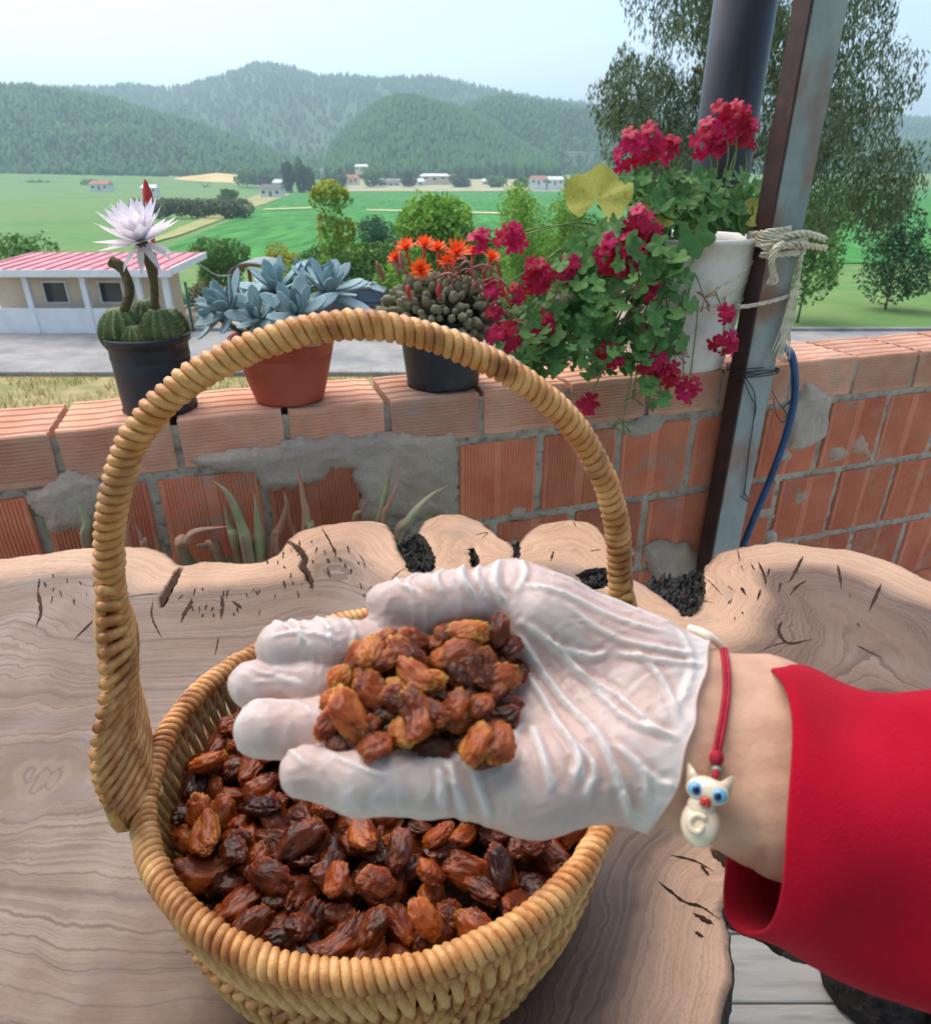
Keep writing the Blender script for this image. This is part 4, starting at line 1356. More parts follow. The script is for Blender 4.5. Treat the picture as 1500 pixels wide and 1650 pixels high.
# creases and pulled folds of the loose glove: pixel polylines, height mm, width mm
FOLDS = [([(816, 1022), (866, 1070), (912, 1130), (956, 1186), (988, 1250), (1016, 1306)], 2.0, 2.2),
    ([(820, 1014), (900, 1058), (940, 1090), (972, 1130), (1020, 1180), (1092, 1200)], 1.7, 1.8),
    ([(904, 1070), (980, 1118), (1048, 1186), (1088, 1206)], 1.6, 1.9), ([(1012, 1054), (1060, 1106), (1092, 1178)], 1.5, 1.8),
    ([(892, 1050), (948, 1066), (976, 1062)], 1.3, 1.6), ([(980, 1062), (1060, 1078), (1132, 1082)], 1.3, 1.7),
    ([(832, 970), (924, 990), (1004, 1018), (1084, 1034)], 1.3, 2.0), ([(860, 935), (940, 960), (1020, 985), (1090, 1015)], 1.0, 1.8),
    ([(905, 1000), (980, 1040), (1060, 1060), (1120, 1064)], 1.2, 1.7), ([(826, 1050), (870, 1110), (900, 1170), (930, 1240), (950, 1300)], 1.4, 2.0),
    ([(840, 1166), (822, 1210), (812, 1260)], 2.0, 2.2), ([(856, 1170), (872, 1230), (890, 1290)], 2.0, 2.2), ([(890, 1160), (930, 1225), (922, 1280)], 1.9, 2.2),
    ([(925, 1200), (955, 1250), (942, 1296)], 1.7, 2.0), ([(1000, 1280), (1020, 1306)], 1.6, 2.0), ([(1030, 1245), (1060, 1270), (1086, 1274)], 1.3, 2.0), ([(980, 1205), (1030, 1250), (1046, 1292)], 1.3, 1.8),
    ([(760, 908), (748, 940), (750, 972), (772, 1000)], 1.9, 2.0), ([(808, 912), (800, 950), (802, 980), (818, 1000)], 2.1, 2.2), ([(776, 915), (770, 960), (786, 1000)], 1.0, 1.6), ([(838, 918), (846, 950), (832, 985)], 1.2, 1.8),
    ([(722, 935), (708, 968), (720, 1002)], 1.2, 1.5), ([(690, 940), (664, 970), (676, 1005)], 1.0, 1.4), ([(640, 945), (650, 975), (690, 1000)], 0.9, 1.3),
    ([(710, 1255), (716, 1285), (712, 1312)], 1.6, 1.8), ([(728, 1240), (736, 1280), (752, 1316)], 1.6, 2.0), ([(760, 1240), (775, 1285), (790, 1322)], 1.4, 2.0),
    ([(436, 1016), (470, 1034), (520, 1076)], 0.9, 1.2), ([(470, 1012), (495, 1040), (500, 1078)], 0.9, 1.2), ([(510, 1010), (540, 1040), (548, 1076)], 1.0, 1.3), ([(450, 1060), (500, 1050), (560, 1062)], 0.8, 1.2), ([(560, 1012), (580, 1044), (572, 1072)], 0.8, 1.2),
    ([(400, 1090), (450, 1108), (500, 1118)], 0.7, 1.2), ([(410, 1120), (460, 1116), (510, 1126)], 0.6, 1.1), ([(404, 1160), (440, 1150), (480, 1152)], 0.6, 1.2), ([(470, 1148), (500, 1160), (520, 1180)], 0.6, 1.3), ([(478, 1228), (500, 1252), (520, 1270)], 0.7, 1.3), ([(540, 1240), (600, 1270), (640, 1276)], 0.7, 1.3),
    ([(1090, 1015), (1112, 1080), (1086, 1160)], 0.7, 2.2)]
FOLD3 = []
for pl, h_, w_ in FOLDS:
    FOLD3.append((pl, h_ * (1.0 if h_ <= 1.0 else 0.90) * mm, w_ * 0.64 * mm))

def surface_nets(f, lo, step):
    s = f < 0
    nx, ny, nz = f.shape
    c = np.zeros((nx - 1, ny - 1, nz - 1), dtype=np.uint8)
    for dx in (0, 1):
        for dy in (0, 1):
            for dz in (0, 1):
                c += s[dx:nx - 1 + dx, dy:ny - 1 + dy, dz:nz - 1 + dz]
    act = (c > 0) & (c < 8)
    I = np.argwhere(act)
    idx = -np.ones(act.shape, dtype=np.int64); idx[act] = np.arange(len(I))
    acc = np.zeros((len(I), 3)); cnt = np.zeros(len(I))
    corners = [(x, y, z) for x in (0, 1) for y in (0, 1) for z in (0, 1)]
    val = {q: f[I[:, 0] + q[0], I[:, 1] + q[1], I[:, 2] + q[2]] for q in corners}
    for a in corners:
        for ax in range(3):
            if a[ax]: continue
            b = list(a); b[ax] = 1; b = tuple(b)
            va, vb = val[a], val[b]
            m_ = (va < 0) != (vb < 0)
            t = va / np.where(va - vb == 0, 1e-9, va - vb)
            p = np.array(a, float)[None] + t[:, None] * (np.array(b, float) - np.array(a, float))[None]
            acc[m_] += p[m_]; cnt[m_] += 1
    V = lo + (I + acc / cnt[:, None]) * step
    Fs = []
    for ax in range(3):
        o1, o2 = (ax + 1) % 3, (ax + 2) % 3
        sl0 = [slice(None)] * 3; sl1 = [slice(None)] * 3
        sl0[ax] = slice(0, -1); sl1[ax] = slice(1, None)
        A, B = s[tuple(sl0)], s[tuple(sl1)]
        E = np.argwhere(A != B)
        ok = (E[:, o1] > 0) & (E[:, o2] > 0) & (E[:, o1] < f.shape[o1] - 1) & (E[:, o2] < f.shape[o2] - 1)
        E = E[ok]
        inside = A[tuple(E.T)]
        def cell(d1, d2):
            q = E.copy(); q[:, o1] += d1; q[:, o2] += d2
            return idx[tuple(q.T)]
        Q = np.stack([cell(-1, -1), cell(0, -1), cell(0, 0), cell(-1, 0)], 1)
        Q = np.where(inside[:, None], Q, Q[:, ::-1])
        Fs.append(Q)
    F = np.concatenate(Fs)
    return V, F[(F >= 0).all(1)]

def grid(lo, hi, step):
    ax = [np.arange(lo[k], hi[k] + step, step) for k in range(3)]
    G = np.stack(np.meshgrid(*ax, indexing='ij'), -1)
    return G

def to_world(V): return HO + V @ HB.T

# cuff line of the glove in local coordinates
cuff = np.array([hl_(u, v, 6)[:2] for u, v in [(1165, 960), (1146, 1030), (1128, 1100), (1112, 1160), (1100, 1220), (1086, 1275), (1060, 1330), (1040, 1380)]])
cuff = cuff[np.argsort(cuff[:, 1])]
def cuff_x(y): return np.interp(y, cuff[:, 1], cuff[:, 0])

def build_glove():
    step = 0.00084
    lo = np.array([-0.112, -0.066, -0.036]); hi = np.array([0.092, 0.072, 0.040])
    G = grid(lo, hi, step)
    shp = G.shape[:3]
    f = np.empty(shp)
    for i in range(0, shp[0], 24):
        f[i:i + 24] = hand_sd(G[i:i + 24], arm=False)
    f -= 0.0009
    near = np.abs(f) < 0.006
    p = G[near]
    x, y, n = p.T
    disp = np.zeros(len(p))
    # fine crumple, stretched along the hand, sharper on loose places
    pal = np.clip((x + 0.005) / 0.03, 0, 1)
    front = np.clip((n + 0.012) / 0.012, 0, 1)
    q = np.stack([x * 95 + 20 * y, y * 230 - x * 80, n * 160], 1)
    w = fbm(np.stack([x * 60, y * 60, n * 60], 1), 2, 71) - 0.5
    rd = 1 - np.abs(fbm(q + w[:, None] * 2.5, 2, 61) - 0.5) * 4.2
    disp += 0.00035 * np.clip(rd, 0, 1) ** 2 * (0.25 + 0.75 * pal)
    q2 = np.stack([x * 210 + y * 120, y * 120 - x * 60, n * 190], 1)
    rd2 = 1 - np.abs(fbm(q2 + w[:, None] * 3, 2, 63) - 0.5) * 4.5
    disp += 0.00045 * np.clip(rd2, 0, 1) ** 2 * (1 - 0.45 * pal)
    disp += 0.0010 * (fbm(np.stack([x * 45, y * 45, n * 45], 1), 2, 65) - 0.5)
    for pl, h_, w_ in FOLD3:
        P3 = np.array([hl_(u, v, 8)[:2] for u, v in pl])
        P3 = np.array([np.asarray(a) for a in bez([np.r_[a, 0] for a in P3], 5)])[:, :2]
        b0, b1 = P3.min(0) - 3 * w_, P3.max(0) + 3 * w_
        m_ = (x > b0[0]) & (x < b1[0]) & (y > b0[1]) & (y < b1[1]) & (n > -0.012)
        if not m_.any(): continue
        s2 = np.stack([x[m_], y[m_]], 1)
        best = np.full(len(s2), 1e9); prm = np.zeros(len(s2)); sgn = np.zeros(len(s2))
        for k in range(len(P3) - 1):
            a, e = P3[k], P3[k + 1] - P3[k]
            t = np.clip(((s2 - a) @ e) / (e @ e), 0, 1)
            dv = s2 - a - t[:, None] * e
            d = np.hypot(*dv.T)
            u_ = d < best
            best[u_] = d[u_]; prm[u_] = (k + t[u_]) / (len(P3) - 1)
            sgn[u_] = np.sign(e[0] * dv[u_, 1] - e[1] * dv[u_, 0])
        env = np.clip(6 * prm, 0, 1) * np.clip(6 * (1 - prm), 0, 1)
        # steep on one side, long slope on the other, shallow trough behind
        ww = np.where(sgn > 0, w_ * 0.62, w_ * 1.35)
        prof = np.exp(-(best / ww) ** 1.6) - 0.35 * np.exp(-((best - 2.1 * w_) / (w_ * 0.9)) ** 2)
        disp[m_] += h_ * prof * env * front[m_]
    f[near] -= np.maximum(disp, -0.0007)
    # loose, lifted cuff
    cx = cuff_x(y)
    f[near] -= 0.0016 * np.clip((x - cx + 0.02) / 0.02, 0, 1.3) ** 2
    V, F = surface_nets(f, lo, step)
    keep = V[:, 0] < cuff_x(V[:, 1]) + 0.0009 * np.sin(V[:, 1] * 300)
    F = F[keep[F].all(1)]
    us, inv = np.unique(F, return_inverse=True)
    V = V[us]; F = inv.reshape(F.shape)
    base = hand_sd(V, arm=False)
    return V, F, base

def glove_material():
    m = bpy.data.materials.new('latex_glove'); m.use_nodes = True
    nt, N, L = nodes(m); b = N['Principled BSDF']
    at = N.new('ShaderNodeAttribute'); at.attribute_name = 'lift'
    rr_ = N.new('ShaderNodeMapRange'); rr_.inputs['From Min'].default_value = 0.9; rr_.inputs['From Max'].default_value = 1.8
    L.new(at.outputs['Fac'], rr_.inputs['Value'])
    mc = N.new('ShaderNodeMix'); mc.data_type = 'RGBA'
    mc.inputs['A'].default_value = (0.71, 0.55, 0.515, 1); mc.inputs['B'].default_value = (0.84, 0.815, 0.80, 1)
    L.new(rr_.outputs[0], mc.inputs['Factor']); L.new(mc.outputs['Result'], b.inputs['Base Color'])
    b.inputs['Roughness'].default_value = 0.31; b.inputs['Specular IOR Level'].default_value = 0.42
    tl = N.new('ShaderNodeBsdfTranslucent'); tl.inputs['Color'].default_value = (0.80, 0.68, 0.66, 1)
    tr = N.new('ShaderNodeBsdfTransparent')
    m1 = N.new('ShaderNodeMixShader'); m1.inputs[0].default_value = 0.18
    L.new(b.outputs[0], m1.inputs[1]); L.new(tl.outputs[0], m1.inputs[2])
    lw = N.new('ShaderNodeLayerWeight'); lw.inputs['Blend'].default_value = 0.35
    mr = N.new('ShaderNodeMapRange'); mr.inputs['From Min'].default_value = 0.0; mr.inputs['From Max'].default_value = 0.7; mr.inputs['To Min'].default_value = 0.22; mr.inputs['To Max'].default_value = 0.02
    L.new(lw.outputs['Facing'], mr.inputs['Value'])
    m2 = N.new('ShaderNodeMixShader')
    L.new(mr.outputs[0], m2.inputs[0]); L.new(m1.outputs[0], m2.inputs[1]); L.new(tr.outputs[0], m2.inputs[2])
    L.new(m2.outputs[0], N['Material Output'].inputs['Surface'])
    tc = N.new('ShaderNodeTexCoord')
    nb = N.new('ShaderNodeTexNoise'); nb.inputs['Scale'].default_value = 170; nb.inputs['Detail'].default_value = 4; L.new(tc.outputs['Object'], nb.inputs['Vector'])
    bp = N.new('ShaderNodeBump'); bp.inputs['Distance'].default_value = 0.0009; bp.inputs['Strength'].default_value = 0.6
    L.new(nb.outputs['Fac'], bp.inputs['Height']); L.new(bp.outputs[0], b.inputs['Normal'])
    return m
M['glove'] = glove_material()
M['skin'] = pm('skin', S(190, 150, 126), S(206, 168, 144), 38, 0.5, bump=0.0003, bscale=420, c3=S(172, 122, 102), s3=14, sss=0.25, sssr=(1, 0.4, 0.25), sssd=0.004, detail=7)

person = empty('person', HO + HB @ np.array([0.3, -0.07, -0.02]), 'arm in a red sleeve with white rubber glove, palm up holding raisins', 'person')
pro = np.array(person.location)

def build_arm():
    step = 0.0020
    lo = np.array([-0.112, -0.16, -0.075]); hi = np.array([0.40, 0.075, 0.042])
    G = grid(lo, hi, step)
    f = np.empty(G.shape[:3])
    for i in range(0, G.shape[0], 24): f[i:i + 24] = hand_sd(G[i:i + 24], arm=True)
    # the hand inside the loose glove is a little slimmer
    f += 0.0014 * np.clip((cuff_x(G[..., 1]) - 0.004 - G[..., 0]) / 0.008, 0, 1)
    f += 0.007 * np.clip((G[..., 0] - 0.108) / 0.03, 0, 1)      # clear of the sleeve lining
    near = np.abs(f) < 0.008
    p = G[near]
    x, y, n = p.T
    # tendons and wrist creases
    onw = np.clip((x - 0.055) / 0.02, 0, 1)
    f[near] -= 0.0006 * (fbm(np.stack([x * 25, y * 190, n * 60], 1), 2, 81) - 0.5) * onw * 2
    f[near] -= 0.0008 * onw * np.exp(-((y + 0.006 + 0.35 * (x - 0.08)) / 0.004) ** 2)
    f[near] -= 0.0006 * onw * np.exp(-((y - 0.009 + 0.35 * (x - 0.08)) / 0.004) ** 2)
    f[near] += 0.0008 * np.exp(-((x - 0.074 + 0.25 * y) / 0.0016) ** 2)
    return surface_nets(f, lo, step)
V, F = build_arm()
link('arm', np_mesh('arm', to_world(V) - pro, F, True), M['skin'], person)
V, F, lift_ = build_glove()
gme = np_mesh('glove', to_world(V) - pro, F, True)
fattr(gme, 'lift', lift_ * 1000.0)
glove = link('glove', gme, M['glove'], person)
# rolled bead along the cuff
e = np.concatenate([F[:, [0, 1]], F[:, [1, 2]], F[:, [2, 3]], F[:, [3, 0]]])
key = np.minimum(e[:, 0], e[:, 1]).astype(np.int64) * len(V) + np.maximum(e[:, 0], e[:, 1])
uq, ind, cnt = np.unique(key, return_index=True, return_counts=True)
be = e[ind[cnt == 1]]
ang = np.unique(be)
c0 = V[ang].mean(0)
a_ = np.arctan2(V[ang, 2] - c0[2], V[ang, 1] - c0[1])
o_ = np.argsort(a_)
loop = V[ang][o_]
nb_ = 90
bins = np.linspace(-math.pi, math.pi, nb_ + 1)
pts_ = []
for k in range(nb_):
    s_ = (a_[o_] >= bins[k]) & (a_[o_] < bins[k + 1])
    if s_.any(): pts_.append(loop[s_].mean(0))
pts_ = np.array(pts_)
for _ in range(3): pts_ = 0.25 * np.roll(pts_, 1, 0) + 0.5 * pts_ + 0.25 * np.roll(pts_, -1, 0)
mb = MB(); mb.tube(to_world(pts_), 0.0006, 6, closed=True)
mb.v = [tuple(np.array(p)) for p in mb.v]
link('cuff_bead', mb.mesh('cuff_bead', True, org_of(glove)), M['glove'], glove)
# loose roll of rubber standing up at the top of the cuff
Pq = [to_world(hl_(u, v, n)) for u, v, n in [(1108, 1012, 0), (1126, 1017, 3), (1142, 1025, 4), (1156, 1036, 1), (1163, 1042, -4)]]
mb = MB(); mb.tube(bez(Pq, 6), [0.0008] + [0.0017] * 23 + [0.0007], 8)
link('cuff_roll', mb.mesh('cuff_roll', True, org_of(glove)), pm('glove_roll', S(236, 226, 206), S(240, 234, 220), 80, 0.45), glove)

# ---------------------------------------------------------------- sleeve
M['red_cloth'] = pm('red_fleece', S(156, 10, 34), S(174, 15, 43), 30, 0.95, bump=0.0005, bscale=1100, sheen=0.06, detail=8, spec=0.06)
def sleeve():
    c0 = hl_(1226, 1272, -8); cu = c0
    # centres, half height (in hand plane), half depth, shear of the rings
    st = [(cu, 0.0460, 0.036), (cu + np.array([0.03, -0.008, 0.0]), 0.0500, 0.038), (cu + np.array([0.09, -0.024, -0.004]), 0.053, 0.043), (cu + np.array([0.17, -0.045, -0.010]), 0.056, 0.048),
          (cu + np.array([0.25, -0.065, -0.012]), 0.060, 0.052), (cu + np.array([0.33, -0.10, 0.00]), 0.062, 0.056), (cu + np.array([0.38, -0.17, 0.02]), 0.064, 0.060), (cu + np.array([0.40, -0.27, 0.04]), 0.066, 0.062)]
    C = bez([s[0] for s in st], 7); A = bez([np.array([s[1], s[2], 0]) for s in st], 7)
    n = len(C); seg = 72
    V = []; F = []
    def ringpts(i, shrink):
        c = C[i]
        t = C[min(i + 1, n - 1)] - C[max(i - 1, 0)]; t /= np.linalg.norm(t)
        up = np.array([0, 1.0, 0]) if i < n * 0.7 else np.array([0.4, 0.9, 0])
        up = up - t * up.dot(t); up /= np.linalg.norm(up)
        nr = np.cross(t, up)
        P = []
        for k in range(seg):
            w = 2 * math.pi * k / seg
            cw, sw = math.cos(w), math.sin(w)
            low = max(0.0, -cw)
            rr = 1 + (0.02 * low ** 2)
            fold = 0.0034 * math.sin(3 * w + i * 0.45) * min(1, i / 8) + 0.002 * math.sin(5 * w - i * 0.3) * min(1, i / 10) + 0.0045 * math.sin(i * 0.55 + 2 * math.sin(w)) * min(1, i / 14)
            q = c + up * cw * (A[i][0] * rr - shrink + fold) + nr * sw * (A[i][1] - shrink + fold)
            # cuff edge: the far lower side hangs further towards the hand
            if i < 8:
                q = q + np.array([-1, 0, 0]) * (0.011 * low * max(0, sw * (-1)) + 0.001 * math.sin(4 * w)) * (1 - i / 8)
            P.append(q)
        return P
    rows = []
    rows += [ringpts(i, 0.0016) for i in range(n - 1, -1, -1)]
    e0 = [0.5 * (np.array(a) + np.array(b)) + np.array([-0.0008, 0, 0]) for a, b in zip(ringpts(0, 0.0016), ringpts(0, 0.0))]
    rows.append(e0)
    rows += [ringpts(i, 0.0) for i in range(0, n)]
    for r in rows: V.extend(r)
    m_ = len(rows)
    for i in range(m_ - 1):
        for k in range(seg):
            l = (k + 1) % seg
            F.append((i * seg + k, i * seg + l, (i + 1) * seg + l, (i + 1) * seg + k))
    for k in range(seg):
        l = (k + 1) % seg
        F.append(((m_ - 1) * seg + k, (m_ - 1) * seg + l, l, k))
    return np.array(V), np.array(F)
V, F = sleeve()
link('sleeve', np_mesh('sleeve', to_world(V) - pro, F, True), M['red_cloth'], person)

# ---------------------------------------------------------------- bracelet with cat charm
M['red_cord'] = pm('red_cord', S(150, 22, 44), S(176, 36, 60), 300, 0.7, bump=0.0003, bscale=1500)
bro = to_world(hl_(1155, 1180, 12))
brc = empty('bracelet', bro, 'red cord bracelet with a small glazed cat charm on the wrist', 'bracelet')
def wrist_pt(u, v, lift):
    """point on the skin under pixel u, v, lifted by lift metres: march along the view ray"""
    d = ray(u, v); d = d / np.linalg.norm(d)
    t = np.linspace(0.19, 0.36, 500)
    P = CAM + t[:, None] * d
    Lp = (P - HO) @ HB
    f = hand_sd(Lp, arm=True)
    k = np.argmax(f < lift)
    return P[k] if (f < lift).any() else None
front = []
for u, v in [(1166, 1046), (1170, 1075), (1171, 1110), (1167, 1145), (1161, 1180), (1156, 1205), (1153, 1224)]:
    q = wrist_pt(u, v, 0.0016)
    if q is None: q = to_world(hl_(u, v, 4))
    front.append(q)
mb = MB()
for off in (-0.0007, 0.0008):
    mb.tube(bez([p + HX * off for p in front], 6), 0.00085, 7)
# around the back of the wrist
lf = [(p - HO) @ HB for p in front]
back = [lf[0], lf[0] + np.array([0.001, 0.000, -0.008]), lf[0] + np.array([0.002, -0.008, -0.022]), np.array([lf[0][0] + 0.001, (lf[0][1] + lf[-1][1]) / 2 - 0.005, lf[0][2] - 0.024]),
        lf[-1] + np.array([0.002, -0.004, -0.022]), lf[-1] + np.array([0.001, -0.002, -0.008]), lf[-1]]
mb.tube(bez([to_world(p) for p in back], 7), 0.0011, 7)
mb.build('cord', M['red_cord'], brc)
kp = front[-1] + HN * 0.0012
mb = MB(); mb.lathe([(0.0001, -0.0028), (0.0020, -0.0018), (0.0025, 0), (0.0020, 0.0018), (0.0001, 0.0028)], kp, 12); mb.build('knot', M['red_cord'], brc)
bp_ = to_world(hl_(1154, 1241, 0)) ; q = wrist_pt(1155, 1241, 0.002); bp_ = q if q is not None else bp_
mb = MB(); mb.lathe([(0.0001, -0.0018), (0.0013, -0.0012), (0.0018, 0), (0.0013, 0.0012), (0.0001, 0.0018)], bp_, 12); mb.build('bead', pm('green_glass_bead', S(92, 140, 130), S(150, 180, 170), 300, 0.2, spec=0.6), brc)
# the cat: frame facing the camera, tilted with the wrist
q = wrist_pt(1138, 1285, 0.005); cc = q if q is not None else to_world(hl_(1138, 1285, 10))
cz = (CAM - cc); cz /= np.linalg.norm(cz)
cy = HY - cz * HY.dot(cz); cy /= np.linalg.norm(cy); cx_ = np.cross(cy, cz)
tl_ = R_(-22)
ex_, ey_ = cx_ * math.cos(tl_) + cy * math.sin(tl_), -cx_ * math.sin(tl_) + cy * math.cos(tl_)
def cw_(x, y, z): return cc + (ex_ * x + ey_ * y + cz * z) * 0.001
M['glaze'] = pm('glazed_clay', S(222, 204, 176), S(232, 218, 196), 120, 0.22, c3=S(206, 160, 104), s3=70, spec=0.6, coat=0.5, l3=0.55, h3=0.72)
def blob(c, r, seg=20, rings=12, shape=None):
    V = []; F = []
    for i in range(rings + 1):
        th = math.pi * i / rings
        for k in range(seg):
            ph = 2 * math.pi * k / seg
            x, y, z = math.sin(th) * math.cos(ph), math.cos(th), math.sin(th) * math.sin(ph)
            p = (c[0] + r[0] * x, c[1] + r[1] * y, c[2] + r[2] * z)
            if shape: p = shape(*p)
            V.append(cw_(*p))
    for i in range(rings):
        for k in range(seg):
            l = (k + 1) % seg
            F.append((i * seg + k, i * seg + l, (i + 1) * seg + l, (i + 1) * seg + k))
    return V, F
mb = MB()
mb.add(*blob((0, 2, 0), (7.2, 4.6, 4.2)))
mb.add(*blob((-0.6, -8.5, -1), (6.2, 7.4, 4.0)))
mb.add(*blob((-1, -3.5, -0.5), (4.6, 4.5, 3.6)))
for s_ in (-1, 1):
    base = [(s_ * 2.6, 4.6, 0), (s_ * 7.0, 2.2, 0)]
    mb.add([cw_(s_ * 2.2, 4.8, 1.8), cw_(s_ * 6.9, 2.0, 1.6), cw_(s_ * 6.9, 2.0, -1.8), cw_(s_ * 2.2, 4.8, -1.8), cw_(s_ * 7.6, 9.4, 0.2), cw_(s_ * 6.8, 9.2, -0.2)],
           [(0, 1, 4), (1, 2, 5, 4), (2, 3, 5), (3, 0, 4, 5), (0, 3, 2, 1)] if s_ > 0 else [(0, 4, 1), (1, 4, 5, 2), (2, 5, 3), (3, 5, 4, 0), (0, 1, 2, 3)])
charm = mb.build('cat_charm', M['glaze'], brc)
def sub(name, parts, mt):
    mb = MB()
    for c, r in parts: mb.add(*blob(c, r, 14, 8))
    return link(name, mb.mesh(name, True, org_of(charm)), mt, charm)
mblue = pm('blue_glaze', S(86, 160, 206), S(120, 186, 220), 200, 0.2, spec=0.6); mpup = pm('dark_blue_glaze', S(16, 22, 60), S(24, 30, 80), 200, 0.15, spec=0.6)
for s_ in (-1, 1):
    sub('eye', [((s_ * 3.8, 1.6, 3.5), (2.3, 2.3, 1.2))], mblue)
    sub('pupil', [((s_ * 3.4, 1.2, 4.7), (1.2, 1.3, 0.5))], mpup)
sub('nose', [((0, -1.2, 3.9), (1.7, 1.3, 1.0)), ((-0.8, -2.2, 3.7), (1.0, 0.9, 0.8)), ((0.8, -2.2, 3.7), (1.0, 0.9, 0.8))], pm('red_glaze', S(170, 36, 32), S(190, 50, 40), 100, 0.2, spec=0.6))
mb = MB()
P = [cw_(-1.2 + (3.6 - k * 0.13) * math.cos(0.9 + k * 0.3), -9.3 + (3.6 - k * 0.13) * math.sin(0.9 + k * 0.3), 2.9) for k in range(20)]
mb.tube(P, 0.0010, 7); link('tail', mb.mesh('tail', True, org_of(charm)), M['glaze'], charm)
mb = MB(); mb.tube([bp_, cw_(1.5, 6.8, 1.5)], 0.0011, 7); mb.build('charm_cord', M['red_cord'], brc)

# ---------------------------------------------------------------- raisins held in the palm
def palm_z(u, v):
    """local point where the ray through u, v meets the hand"""
    d = ray(u, v); d = d / np.linalg.norm(d)
    t = np.linspace(0.18, 0.40, 700)
    P = CAM + t[:, None] * d
    f = hand_sd((P - HO) @ HB, arm=True)
    k = np.argmax(f < 0.0012)
    if not (f < 0.0012).any(): return None
    return P[k]
held = [  # u, v, lift mm, angle deg, scale, tone, mesh
    (597, 1052, 9, 70, 1.20, .80, 0), (590, 1085, 8, 20, 1.05, .66, 4), (547, 1092, 6, 60, .95, .84, 3), (598, 1114, 13, -58, 1.25, .52, 4), (560, 1152, 9, -52, 1.3, .76, 1),
    (556, 1194, 6, 30, 1.15, .36, 5), (604, 1202, 9, 35, 1.15, .56, 3), (647, 1181, 13, -58, .85, .88, 4), (676, 1156, 15, 100, 1.25, .58, 6), (668, 1092, 16, -40, 1.15, .70, 2), (700, 1097, 17, 10, .85, .82, 3),
    (640, 1104, 14, 5, .75, .88, 4), (654, 1056, 11, -35, 1.15, .50, 1), (663, 1033, 8, -20, 1.05, .46, 5), (700, 1036, 8, 70, .85, .62, 3), (754, 1022, 12, 5, 1.15, .84, 1),
    (800, 1018, 10, 60, 1.1, .34, 4), (742, 1058, 14, 20, 1.4, .60, 7), (735, 1088, 14, -50, 1.1, .28, 4), (808, 1094, 12, 20, 1.2, .60, 7), (773, 1138, 17, 40, 1.0, .54, 3), (732, 1142, 15, 55, 1.15, .62, 0),
    (812, 1132, 10, -20, 1.0, .20, 1), (812, 1158, 9, 15, 1.0, .16, 5), (726, 1186, 9, -30, 1.1, .30, 4), (768, 1200, 12, 60, 1.25, .78, 0), (806, 1200, 12, 75, 1.1, .66, 4), (655, 1206, 6, 10, .95, .34, 5),
    (630, 1146, 6, 40, 1.2, .24, 0), (700, 1130, 8, -40, 1.2, .26, 1), (770, 1100, 8, 30, 1.2, .22, 4), (700, 1170, 7, 20, 1.2, .30, 5), (690, 1070, 8, 80, 1.2, .34, 4), (620, 1180, 5, 30, 1.1, .28, 1),
    (780, 1050, 6, -30, 1.2, .24, 0), (640, 1080, 7, 20, 1.2, .30, 3), (760, 1170, 8, 0, 1.2, .32, 1), (575, 1125, 5, 0, 1.2, .36, 5), (830, 1085, 6, 60, 1.05, .28, 0), (700, 1205, 5, 0, 1.0, .26, 4), (820, 1040, 8, 40, 1.0, .30, 3),
    (620, 1034, 5, 30, .9, .5, 4), (575, 1060, 5, 80, .9, .6, 1), (535, 1130, 4, 60, .9, .66, 3), (585, 1172, 8, 10, 1.0, .46, 0), (690, 1190, 10, 60, .9, .58, 2), (750, 1120, 15, 70, .9, .4, 1), (640, 1125, 15, -20, 1.0, .42, 5), (710, 1062, 14, 60, .9, .7, 3), (785, 1080, 13, 80, 1.0, .44, 6), (680, 1118, 18, 20, .8, .66, 0), (740, 1160, 14, 20, .9, .5, 4), (530, 1165, 4, 70, .9, .5, 1),
    (615, 1066, 12, 10, .9, .62, 1), (575, 1182, 9, 70, .9, .7, 0), (700, 1150, 16, -30, .9, .48, 1), (660, 1130, 16, 70, .9, .4, 5), (790, 1178, 13, 20, .9, .5, 4), (795, 1115, 13, 50, .9, .52, 3), (720, 1020, 9, 20, .85, .5, 5), (765, 1085, 15, -60, .9, .36, 2), (620, 1200, 8, 80, .9, .6, 4), (780, 1220, 8, 10, .9, .4, 1)]
for k_, (u, v, lift, an, s_, tone, mi) in enumerate(held):
    b_ = palm_z(u, v)
    if b_ is None: continue
    # lift towards the palm normal, slide back onto the ray
    n0 = float(((b_ - HO) @ HB)[2])
    c = on_plane(u, v, HO + HN * (n0 + (lift - 2.0) * 0.001), HN)
    a = R_(an)
    X = HX * math.cos(a) + HY * math.sin(a); Y = -HX * math.sin(a) + HY * math.cos(a); Z = HN
    Rm = Matrix(np.stack([X, Y, Z], 1).tolist()) @ Matrix.Rotation(random.uniform(-.5, .5), 3, 'X') @ Matrix.Rotation(random.uniform(-.35, .35), 3, 'Y')
    t_ = 'golden' if tone > 0.72 else ('amber' if tone > 0.48 else 'dark brown')
    zone = ('beside the thumb' if v < 1045 else 'beside the little finger' if v > 1180 else 'on the fingers' if u < 625 else 'towards the wrist' if u > 750 else 'in the middle of the handful')
    put_raisin(c, Rm.to_euler(), s_ * 0.68, tone, '%s raisin in the gloved palm, %s' % (t_, zone), '%s raisins in the palm, %s' % (t_, zone), mi)
